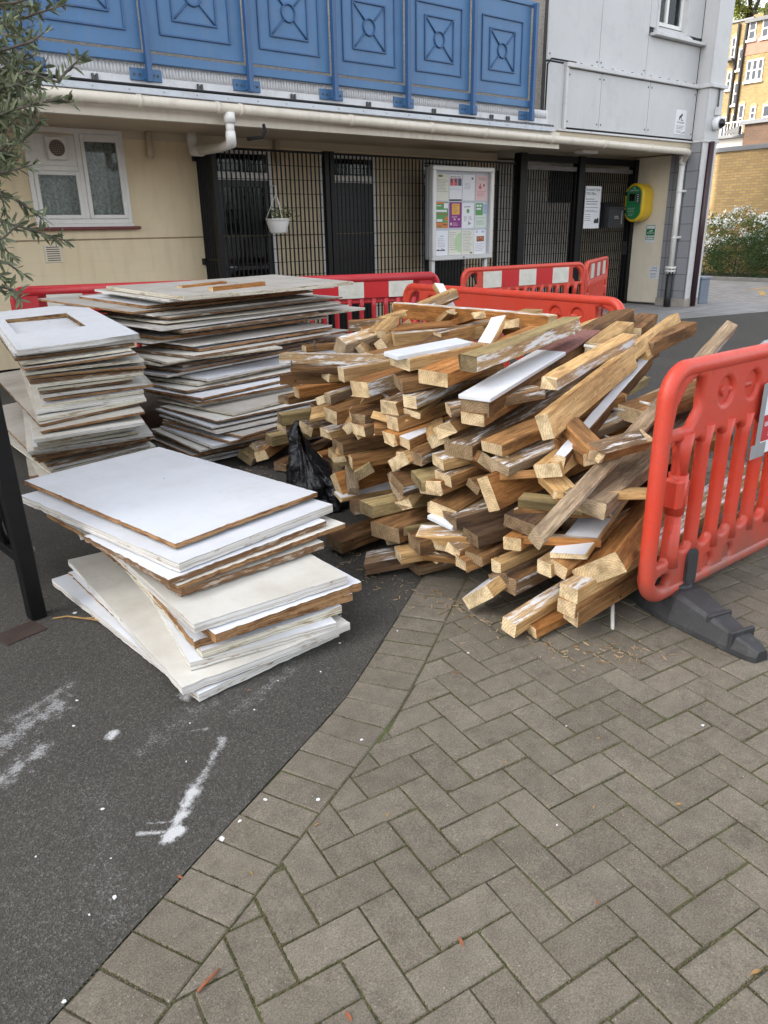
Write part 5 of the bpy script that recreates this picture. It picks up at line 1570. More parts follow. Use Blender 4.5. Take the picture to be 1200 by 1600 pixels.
w = MB(); w.cbox(-0.085, 0.085, -0.06, 0.06, 0.001, 0.005, 0.002)
gp_ = tag(w.build('ground_plate', M_RUST), 'small rusty steel plate set in the asphalt at the foot of the gate post', 'plate')
gp_.location = (0.475, 3.02, 0); gp_.rotation_euler = (0, 0, 0.25)
BOARDS = [
    ('A', 0.823, 2.102, 0.035, 5.4, 0.626, 1.288, 0.03, 'w', 'w', 0.0, 'bottom board of the low front stack, lying on the asphalt, white painted edges'),
    ('A', 0.813, 2.128, 0.046, 1.6, 0.655, 1.257, 0.01, 'b', 'w', 0.0, 'thirteenth board from the top of the low front stack, raw brown edges'),
    ('A', 0.776, 2.121, 0.078, -1.2, 0.686, 1.339, 0.03, 'w', 'c', 0.0, 'twelfth board from the top of the low front stack, white painted edges'),
    ('A', 0.843, 2.194, 0.108, -9.2, 0.565, 1.339, 0.03, 'w', 'w', 0.0, 'eleventh board from the top of the low front stack, white painted edges'),
    ('A', 0.887, 2.188, 0.14, -3.7, 0.571, 1.236, 0.03, 'c', 'w', 0.0, 'tenth board from the top of the low front stack, cream painted edges'),
    ('A', 0.873, 2.213, 0.172, -5.4, 0.642, 1.236, 0.03, 'b', 'w', 0.0, 'ninth board from the top of the low front stack, raw brown edges'),
    ('A', 0.923, 2.142, 0.21, 1.4, 0.641, 1.133, 0.035, 'b', 'w', 0.0, 'eighth board from the top of the low front stack, raw brown edges'),
    ('A', 0.868, 2.188, 0.25, -1.1, 0.637, 1.184, 0.035, 'w', 'c', 0.0, 'seventh board from the top of the low front stack, white painted edges'),
    ('A', 0.915, 2.393, 0.29, 3.0, 0.654, 0.927, 0.03, 'r', 'c', 0.0, 'sixth board from the top of the low front stack, splintered dark edges'),
    ('A', 0.795, 3.134, 0.304, -9.4, 0.774, 0.464, 0.022, 'w', 'w', 0.0, 'fifth board from the top of the low front stack, white painted edges'),
    ('A', 0.897, 2.364, 0.322, 7.3, 0.818, 1.133, 0.02, 'b', 'c', 0.0, 'fourth board from the top of the low front stack, raw brown edges'),
    ('A', 0.871, 2.373, 0.35, 8.6, 0.765, 0.639, 0.024, 'r', 'w', 0.0, 'third board from the top of the low front stack, splintered dark edges'),
    ('A', 0.925, 2.397, 0.39, 11.2, 0.793, 1.236, 0.035, 'w', 'w', 0.0, 'second board from the top of the low front stack, white painted edges'),
    ('A', 0.965, 2.509, 0.42, 10.6, 0.737, 1.236, 0.02, 'b', 'w', 0.0, 'topmost smooth white board of the low stack on the asphalt in front'),
    ('B', 1.019, 4.669, 0.9, -8.2, 0.692, 2.08, 0.03, 'w', 'w', 0.024, 'topmost white door of the left stack, with a square window hole cut out'),
    ('B', 1.013, 4.746, 0.874, -8.3, 0.702, 1.703, 0.017, 'w', 'w', 0.0233, 'second board from the top of the stack under the cut-out door, white painted edges'),
    ('B', 1.016, 4.746, 0.848, -7.9, 0.682, 1.935, 0.017, 'r', 'g', 0.0226, 'third board from the top of the stack under the cut-out door, splintered dark edges'),
    ('B', 1.03, 4.672, 0.821, -7.3, 0.621, 1.858, 0.014, 'c', 'c', 0.0219, 'fourth board from the top of the stack under the cut-out door, cream painted edges'),
    ('B', 1.024, 4.643, 0.795, -10.2, 0.64, 1.729, 0.013, 'b', 'g', 0.0212, 'fifth board from the top of the stack under the cut-out door, raw brown edges'),
    ('B', 1.034, 4.685, 0.769, -11.3, 0.68, 1.728, 0.016, 'c', 'c', 0.0205, 'sixth board from the top of the stack under the cut-out door, cream painted edges'),
    ('B', 1.048, 4.679, 0.743, -11.1, 0.67, 1.878, 0.014, 'b', 'g', 0.0198, 'seventh board from the top of the stack under the cut-out door, raw brown edges'),
    ('B', 1.06, 4.694, 0.716, -9.4, 0.656, 1.851, 0.019, 'r', 'g', 0.0191, 'eighth board from the top of the stack under the cut-out door, splintered dark edges'),
    ('B', 1.056, 4.675, 0.69, -10.9, 0.643, 1.937, 0.018, 'c', 'c', 0.0184, 'ninth board from the top of the stack under the cut-out door, cream painted edges'),
    ('B', 1.106, 4.706, 0.664, -13.1, 0.549, 1.718, 0.016, 'c', 'c', 0.0177, 'tenth board from the top of the stack under the cut-out door, cream painted edges'),
    ('B', 1.117, 4.751, 0.637, -11.8, 0.538, 1.718, 0.016, 'r', 'g', 0.017, 'eleventh board from the top of the stack under the cut-out door, splintered dark edges'),
    ('B', 1.117, 4.757, 0.611, -11.6, 0.629, 1.79, 0.019, 'w', 'c', 0.0163, 'twelfth board from the top of the stack under the cut-out door, white painted edges'),
    ('B', 1.137, 4.766, 0.585, -12.2, 0.648, 1.809, 0.015, 'b', 'g', 0.0156, 'thirteenth board from the top of the stack under the cut-out door, raw brown edges'),
    ('B', 1.114, 4.74, 0.558, -13.5, 0.595, 1.884, 0.019, 'c', 'w', 0.0149, 'fourteenth board from the top of the stack under the cut-out door, cream painted edges'),
    ('B', 1.066, 4.698, 0.532, -12.9, 0.628, 1.8, 0.021, 'w', 'c', 0.0142, 'fifteenth board from the top of the stack under the cut-out door, white painted edges'),
    ('B', 1.049, 4.641, 0.506, -11.2, 0.635, 1.939, 0.019, 'c', 'c', 0.0135, 'sixteenth board from the top of the stack under the cut-out door, cream painted edges'),
    ('B', 1.048, 4.595, 0.48, -4.8, 0.608, 1.885, 0.016, 'r', 'g', 0.0128, 'seventeenth board from the top of the stack under the cut-out door, splintered dark edges'),
    ('B', 1.027, 4.515, 0.454, -12.5, 0.591, 1.705, 0.014, 'b', 'g', 0.0121, 'eighteenth board from the top of the stack under the cut-out door, raw brown edges'),
    ('B', 0.972, 4.457, 0.427, -12.8, 0.612, 1.813, 0.02, 'w', 'c', 0.0114, 'nineteenth board from the top of the stack under the cut-out door, white painted edges'),
    ('B', 0.992, 4.497, 0.401, -14.0, 0.574, 1.908, 0.02, 'c', 'c', 0.0107, 'twentieth board from the top of the stack under the cut-out door, cream painted edges'),
    ('B', 1.007, 4.554, 0.375, -11.9, 0.559, 1.919, 0.02, 'c', 'c', 0.01, 'twenty-first board from the top of the stack under the cut-out door, cream painted edges'),
    ('B', 0.991, 4.592, 0.349, -13.3, 0.61, 1.78, 0.017, 'c', 'w', 0.0093, 'twenty-second board from the top of the stack under the cut-out door, cream painted edges'),
    ('B', 0.966, 4.648, 0.323, -12.9, 0.721, 1.865, 0.018, 'w', 'c', 0.0086, 'twenty-third board from the top of the stack under the cut-out door, white painted edges'),
    ('B', 0.989, 4.693, 0.296, -13.8, 0.673, 1.723, 0.017, 'w', 'c', 0.0079, 'twenty-fourth board from the top of the stack under the cut-out door, white painted edges'),
    ('B', 1.003, 4.73, 0.27, -13.1, 0.67, 1.721, 0.016, 'b', 'g', 0.0072, 'twenty-fifth board from the top of the stack under the cut-out door, raw brown edges'),
    ('B', 1.016, 4.751, 0.244, -13.4, 0.72, 1.857, 0.019, 'r', 'g', 0.0065, 'twenty-sixth board from the top of the stack under the cut-out door, splintered dark edges'),
    ('B', 1.043, 4.771, 0.218, -3.1, 0.718, 1.833, 0.02, 'b', 'g', 0.0058, 'twenty-seventh board from the top of the stack under the cut-out door, raw brown edges'),
    ('B', 1.087, 4.757, 0.191, -3.2, 0.643, 1.823, 0.02, 'r', 'g', 0.0051, 'twenty-eighth board from the top of the stack under the cut-out door, splintered dark edges'),
    ('B', 1.098, 4.764, 0.165, -6.8, 0.628, 1.862, 0.017, 'w', 'c', 0.0044, 'twenty-ninth board from the top of the stack under the cut-out door, white painted edges'),
    ('B', 1.105, 4.777, 0.139, -6.6, 0.662, 1.839, 0.014, 'c', 'c', 0.0037, 'thirtieth board from the top of the stack under the cut-out door, cream painted edges'),
    ('B', 1.115, 4.786, 0.113, 0.6, 0.648, 1.928, 0.016, 'c', 'c', 0.003, 'thirty-first board from the top of the stack under the cut-out door, cream painted edges'),
    ('B', 1.062, 4.898, 0.086, -7.0, 0.635, 1.933, 0.018, 'c', 'c', 0.0023, 'thirty-second board from the top of the stack under the cut-out door, cream painted edges'),
    ('B', 1.027, 5.02, 0.06, -11.9, 0.659, 1.757, 0.018, 'b', 'g', 0.0016, 'bottom board of the stack under the cut-out door, raw brown edges'),
    ('C', 2.372, 5.393, 1.07, 10.0, 1.8, 1.1, 0.03, 'c', 'g', 0.03, 'topmost grimy board of the tall wide stack, with two sticks lying on it'),
    ('C', 2.319, 5.539, 1.043, 9.9, 1.744, 1.1, 0.019, 'w', 'g', 0.03, 'second board from the top of the tall wide stack by the barriers, white painted edges'),
    ('C', 2.381, 5.782, 1.016, 8.4, 1.8, 1.0, 0.017, 'w', 'w', 0.03, 'third board from the top of the tall wide stack by the barriers, white painted edges'),
    ('C', 2.244, 5.814, 0.989, 11.4, 1.721, 1.0, 0.02, 'b', 'w', 0.03, 'fourth board from the top of the tall wide stack by the barriers, raw brown edges'),
    ('C', 2.085, 5.703, 0.962, 15.0, 2.05, 1.3, 0.014, 'b', 'g', 0.03, 'fifth board from the top of the tall wide stack by the barriers, raw brown edges'),
    ('C', 2.228, 5.653, 0.934, 13.6, 1.8, 1.3, 0.015, 'w', 'g', 0.03, 'sixth board from the top of the tall wide stack by the barriers, white painted edges'),
    ('C', 2.309, 5.56, 0.907, 15.0, 2.05, 0.9, 0.014, 'r', 'c', 0.02, 'seventh board from the top of the tall wide stack by the barriers, splintered dark edges'),
    ('C', 2.259, 5.534, 0.88, 12.6, 1.966, 0.9, 0.012, 'c', 'c', 0.02, 'eighth board from the top of the tall wide stack by the barriers, cream painted edges'),
    ('C', 2.173, 5.395, 0.853, 12.4, 2.05, 1.0, 0.014, 'w', 'g', 0.02, 'ninth board from the top of the tall wide stack by the barriers, white painted edges'),
    ('C', 2.352, 5.383, 0.826, 15.1, 1.501, 1.0, 0.018, 'r', 'g', 0.02, 'tenth board from the top of the tall wide stack by the barriers, splintered dark edges'),
    ('C', 2.412, 5.614, 0.799, 9.1, 2.05, 0.9, 0.021, 'c', 'c', 0.01, 'eleventh board from the top of the tall wide stack by the barriers, cream painted edges'),
    ('C', 2.231, 5.559, 0.772, 9.9, 1.501, 0.9, 0.021, 'b', 'w', 0.01, 'twelfth board from the top of the tall wide stack by the barriers, raw brown edges'),
    ('C', 2.133, 5.559, 0.745, 15.0, 2.05, 1.0, 0.016, 'w', 'g', 0.01, 'thirteenth board from the top of the tall wide stack by the barriers, white painted edges'),
    ('C', 2.38, 5.334, 0.718, 12.5, 1.515, 1.0, 0.013, 'w', 'g', 0.01, 'fourteenth board from the top of the tall wide stack by the barriers, white painted edges'),
    ('C', 2.422, 5.334, 0.691, 13.6, 1.5, 0.768, 0.021, 'b', 'w', 0.0, 'fifteenth board from the top of the tall wide stack by the barriers, raw brown edges'),
    ('C', 2.312, 5.186, 0.663, 15.2, 1.8, 0.84, 0.019, 'r', 'c', 0.0, 'sixteenth board from the top of the tall wide stack by the barriers, splintered dark edges'),
    ('C', 2.116, 5.246, 0.636, 2.5, 1.0, 0.75, 0.015, 'c', 'c', 0.0, 'seventeenth board from the top of the tall wide stack by the barriers, cream painted edges'),
    ('C', 2.127, 5.358, 0.609, 14.2, 1.594, 0.767, 0.019, 'c', 'c', 0.0, 'eighteenth board from the top of the tall wide stack by the barriers, cream painted edges'),
    ('C', 2.281, 5.343, 0.582, 15.0, 2.05, 0.779, 0.018, 'r', 'c', 0.0, 'nineteenth board from the top of the tall wide stack by the barriers, splintered dark edges'),
    ('C', 2.239, 5.284, 0.555, 17.1, 1.556, 0.778, 0.013, 'b', 'w', 0.0, 'twentieth board from the top of the tall wide stack by the barriers, raw brown edges'),
    ('C', 2.14, 5.311, 0.528, 14.6, 2.05, 0.782, 0.017, 'w', 'w', 0.0, 'twenty-first board from the top of the tall wide stack by the barriers, white painted edges'),
    ('C', 2.355, 5.097, 0.501, 14.9, 1.556, 0.833, 0.017, 'w', 'w', 0.0, 'twenty-second board from the top of the tall wide stack by the barriers, white painted edges'),
    ('C', 2.284, 5.124, 0.474, 15.0, 1.945, 0.789, 0.019, 'c', 'c', 0.0, 'twenty-third board from the top of the tall wide stack by the barriers, cream painted edges'),
    ('C', 2.166, 5.06, 0.447, 9.3, 1.8, 0.761, 0.016, 'r', 'c', 0.0, 'twenty-fourth board from the top of the tall wide stack by the barriers, splintered dark edges'),
    ('C', 2.2, 4.885, 0.419, 14.9, 1.8, 0.817, 0.015, 'b', 'w', 0.0, 'twenty-fifth board from the top of the tall wide stack by the barriers, raw brown edges'),
    ('C', 2.187, 4.89, 0.392, 8.2, 1.8, 0.749, 0.017, 'b', 'w', 0.0, 'twenty-sixth board from the top of the tall wide stack by the barriers, raw brown edges'),
    ('C', 2.198, 4.968, 0.365, 6.0, 1.8, 0.813, 0.02, 'w', 'g', 0.0, 'twenty-seventh board from the top of the tall wide stack by the barriers, white painted edges'),
    ('C', 2.299, 4.626, 0.338, 13.8, 1.8, 0.847, 0.015, 'c', 'g', 0.0, 'twenty-eighth board from the top of the tall wide stack by the barriers, cream painted edges'),
    ('C', 2.16, 4.583, 0.311, 7.3, 1.8, 0.749, 0.014, 'r', 'c', 0.0, 'twenty-ninth board from the top of the tall wide stack by the barriers, splintered dark edges'),
    ('C', 2.119, 4.589, 0.284, 6.0, 1.725, 0.769, 0.013, 'w', 'w', 0.0, 'thirtieth board from the top of the tall wide stack by the barriers, white painted edges'),
    ('C', 2.12, 4.533, 0.257, 6.1, 1.8, 0.767, 0.013, 'w', 'g', 0.0, 'thirty-first board from the top of the tall wide stack by the barriers, white painted edges'),
    ('C', 2.249, 4.415, 0.23, 15.1, 1.8, 0.841, 0.013, 'b', 'g', 0.0, 'thirty-second board from the top of the tall wide stack by the barriers, raw brown edges'),
    ('C', 2.167, 4.432, 0.203, 8.7, 1.8, 0.846, 0.017, 'b', 'w', 0.0, 'thirty-third board from the top of the tall wide stack by the barriers, raw brown edges'),
    ('C', 2.067, 4.487, 0.176, 2.9, 1.554, 0.792, 0.018, 'w', 'w', 0.0, 'thirty-fourth board from the top of the tall wide stack by the barriers, white painted edges'),
    ('C', 2.003, 4.564, 0.148, 2.0, 1.8, 0.767, 0.012, 'c', 'c', 0.0, 'thirty-fifth board from the top of the tall wide stack by the barriers, cream painted edges'),
    ('C', 2.038, 4.578, 0.121, 2.8, 1.709, 0.798, 0.021, 'r', 'c', 0.0, 'thirty-sixth board from the top of the tall wide stack by the barriers, splintered dark edges'),
    ('C', 1.981, 4.649, 0.094, 2.0, 1.8, 0.827, 0.016, 'b', 'g', 0.0, 'thirty-seventh board from the top of the tall wide stack by the barriers, raw brown edges'),
    ('C', 1.973, 4.669, 0.067, 0.3, 1.8, 0.787, 0.016, 'w', 'g', 0.0, 'thirty-eighth board from the top of the tall wide stack by the barriers, white painted edges'),
    ('C', 2.026, 4.649, 0.04, 2.0, 1.8, 0.775, 0.015, 'w', 'w', 0.0, 'bottom board of the tall wide stack by the barriers, white painted edges'),
]
ROLL = {14: 0.0463, 15: 0.0314, 16: 0.0352, 17: 0.0483, 18: 0.0609, 19: 0.0206, 20: 0.003, 21: 0.0061, 22: 0.0233, 23: 0.0364, 24: 0.0372, 25: 0.0302, 26: 0.0447, 27: 0.0538, 28: 0.0541, 29: 0.0708, 30: 0.0822, 31: 0.0829, 32: 0.0474, 33: 0.0697, 34: 0.0626, 35: 0.0492, 36: 0.0222, 37: 0.0297, 38: 0.0358, 39: 0.0666, 40: 0.0696, 41: 0.0778, 42: 0.0797, 43: 0.0755, 44: 0.0771, 45: 0.0787, 46: 0.0456}
OFFCUTS = [
    ((2.372, 1.711, 0.672), -11.0, 0.07, 0.265, 0.073, 0.039, 20.9, 'mid'),
    ((2.125, 2.514, 0.607), 27.5, -0.01, 0.302, 0.051, 0.036, 2.5, 'green'),
    ((2.15, 2.545, 0.72), 20.8, 0.21, 0.205, 0.078, 0.027, 8.3, 'pine'),
    ((2.108, 2.955, 0.665), -42.1, 0.05, 0.313, 0.073, 0.041, -0.0, 'mid'),
    ((2.187, 2.038, 0.489), 5.6, 0.04, 0.244, 0.051, 0.038, 7.9, 'grey'),
    ((2.219, 3.337, 0.776), -5.8, -0.04, 0.336, 0.077, 0.038, 8.3, 'pine'),
    ((2.225, 2.032, 0.596), 20.8, -0.15, 0.292, 0.087, 0.038, 39.8, 'pine'),
    ((2.024, 2.317, 0.145), -48.7, -0.08, 0.233, 0.056, 0.029, 17.5, 'mid'),
    ((2.032, 2.759, 0.415), 54.4, -0.12, 0.34, 0.076, 0.038, -27.2, 'green'),
    ((2.074, 2.867, 0.573), -16.0, 0.1, 0.151, 0.048, 0.039, -26.4, 'pine'),
    ((1.999, 2.504, 0.151), 58.6, -0.07, 0.228, 0.055, 0.031, -8.6, 'green'),
    ((2.371, 1.702, 0.655), 70.9, 0.07, 0.232, 0.081, 0.046, -12.0, 'mid'),
    ((2.089, 2.748, 0.625), -36.1, 0.0, 0.289, 0.05, 0.041, 17.2, 'mid'),
    ((2.245, 3.551, 0.523), -49.2, 0.25, 0.316, 0.085, 0.026, 30.7, 'pine'),
    ((2.102, 2.76, 0.684), -79.4, -0.05, 0.197, 0.04, 0.032, -18.0, 'pine'),
    ((2.1, 2.534, 0.528), 33.5, -0.01, 0.174, 0.075, 0.036, 7.6, 'pine'),
    ((2.212, 1.929, 0.457), -61.5, -0.01, 0.253, 0.043, 0.041, 20.4, 'green'),
    ((2.379, 1.693, 0.665), 68.5, 0.29, 0.268, 0.08, 0.042, 4.9, 'mid'),
    ((2.023, 2.463, 0.216), -20.4, -0.07, 0.366, 0.065, 0.035, 0.8, 'green'),
    ((2.211, 3.364, 0.647), 31.0, -0.09, 0.379, 0.065, 0.037, -21.9, 'pine'),
    ((2.106, 3.078, 0.394), 21.6, 0.27, 0.252, 0.078, 0.028, -12.6, 'pine'),
    ((2.04, 2.353, 0.217), -73.3, 0.22, 0.239, 0.07, 0.047, 22.2, 'pine'),
    ((2.06, 2.505, 0.365), 57.6, 0.01, 0.266, 0.06, 0.047, -31.0, 'grey'),
    ((2.055, 2.221, 0.199), 29.6, 0.28, 0.317, 0.079, 0.047, 2.9, 'mid'),
    ((2.051, 2.485, 0.324), 19.3, 0.3, 0.344, 0.083, 0.045, -31.0, 'pine'),
    ((2.286, 1.753, 0.504), 74.6, 0.29, 0.155, 0.07, 0.047, -22.4, 'pine'),
    ((2.175, 2.052, 0.467), 2.7, 0.09, 0.349, 0.064, 0.027, 12.2, 'pine'),
    ((2.192, 1.937, 0.407), -35.8, -0.04, 0.358, 0.065, 0.033, -9.6, 'mid'),
    ((2.158, 1.927, 0.304), -53.7, 0.05, 0.348, 0.099, 0.029, -15.0, 'orange'),
    ((2.195, 2.107, 0.58), 75.1, -0.1, 0.277, 0.086, 0.045, 38.2, 'mid'),
    ((2.028, 2.324, 0.161), -6.4, -0.06, 0.223, 0.089, 0.028, -37.5, 'mid'),
    ((2.157, 2.374, 0.633), 50.2, 0.06, 0.2, 0.074, 0.05, -25.9, 'pine'),
    ((2.101, 2.968, 0.582), 40.7, 0.16, 0.325, 0.051, 0.042, -37.5, 'pine'),
    ((2.269, 1.805, 0.505), -46.1, 0.03, 0.348, 0.083, 0.029, -11.3, 'pine'),
    ((2.412, 2.8, 0.93), 16.0, 0.19, 0.189, 0.079, 0.047, 9.4, 'brown'),
    ((2.248, 3.615, 0.429), 12.3, -0.11, 0.242, 0.095, 0.05, 14.7, 'mid'),
    ((2.034, 2.857, 0.292), 58.9, 0.23, 0.224, 0.046, 0.041, 10.9, 'grey'),
    ((2.15, 2.145, 0.473), -10.0, 0.07, 0.36, 0.057, 0.039, 30.9, 'brown'),
    ((2.12, 3.106, 0.448), -44.5, -0.11, 0.331, 0.083, 0.034, 12.9, 'pine'),
    ((2.676, 3.479, 0.94), 26.6, 0.3, 0.196, 0.096, 0.042, -6.3, 'pine'),
    ((2.201, 2.043, 0.533), -46.2, 0.1, 0.216, 0.066, 0.03, -17.2, 'mid'),
    ((2.031, 2.286, 0.151), 34.4, -0.1, 0.153, 0.09, 0.041, 33.2, 'orange'),
]
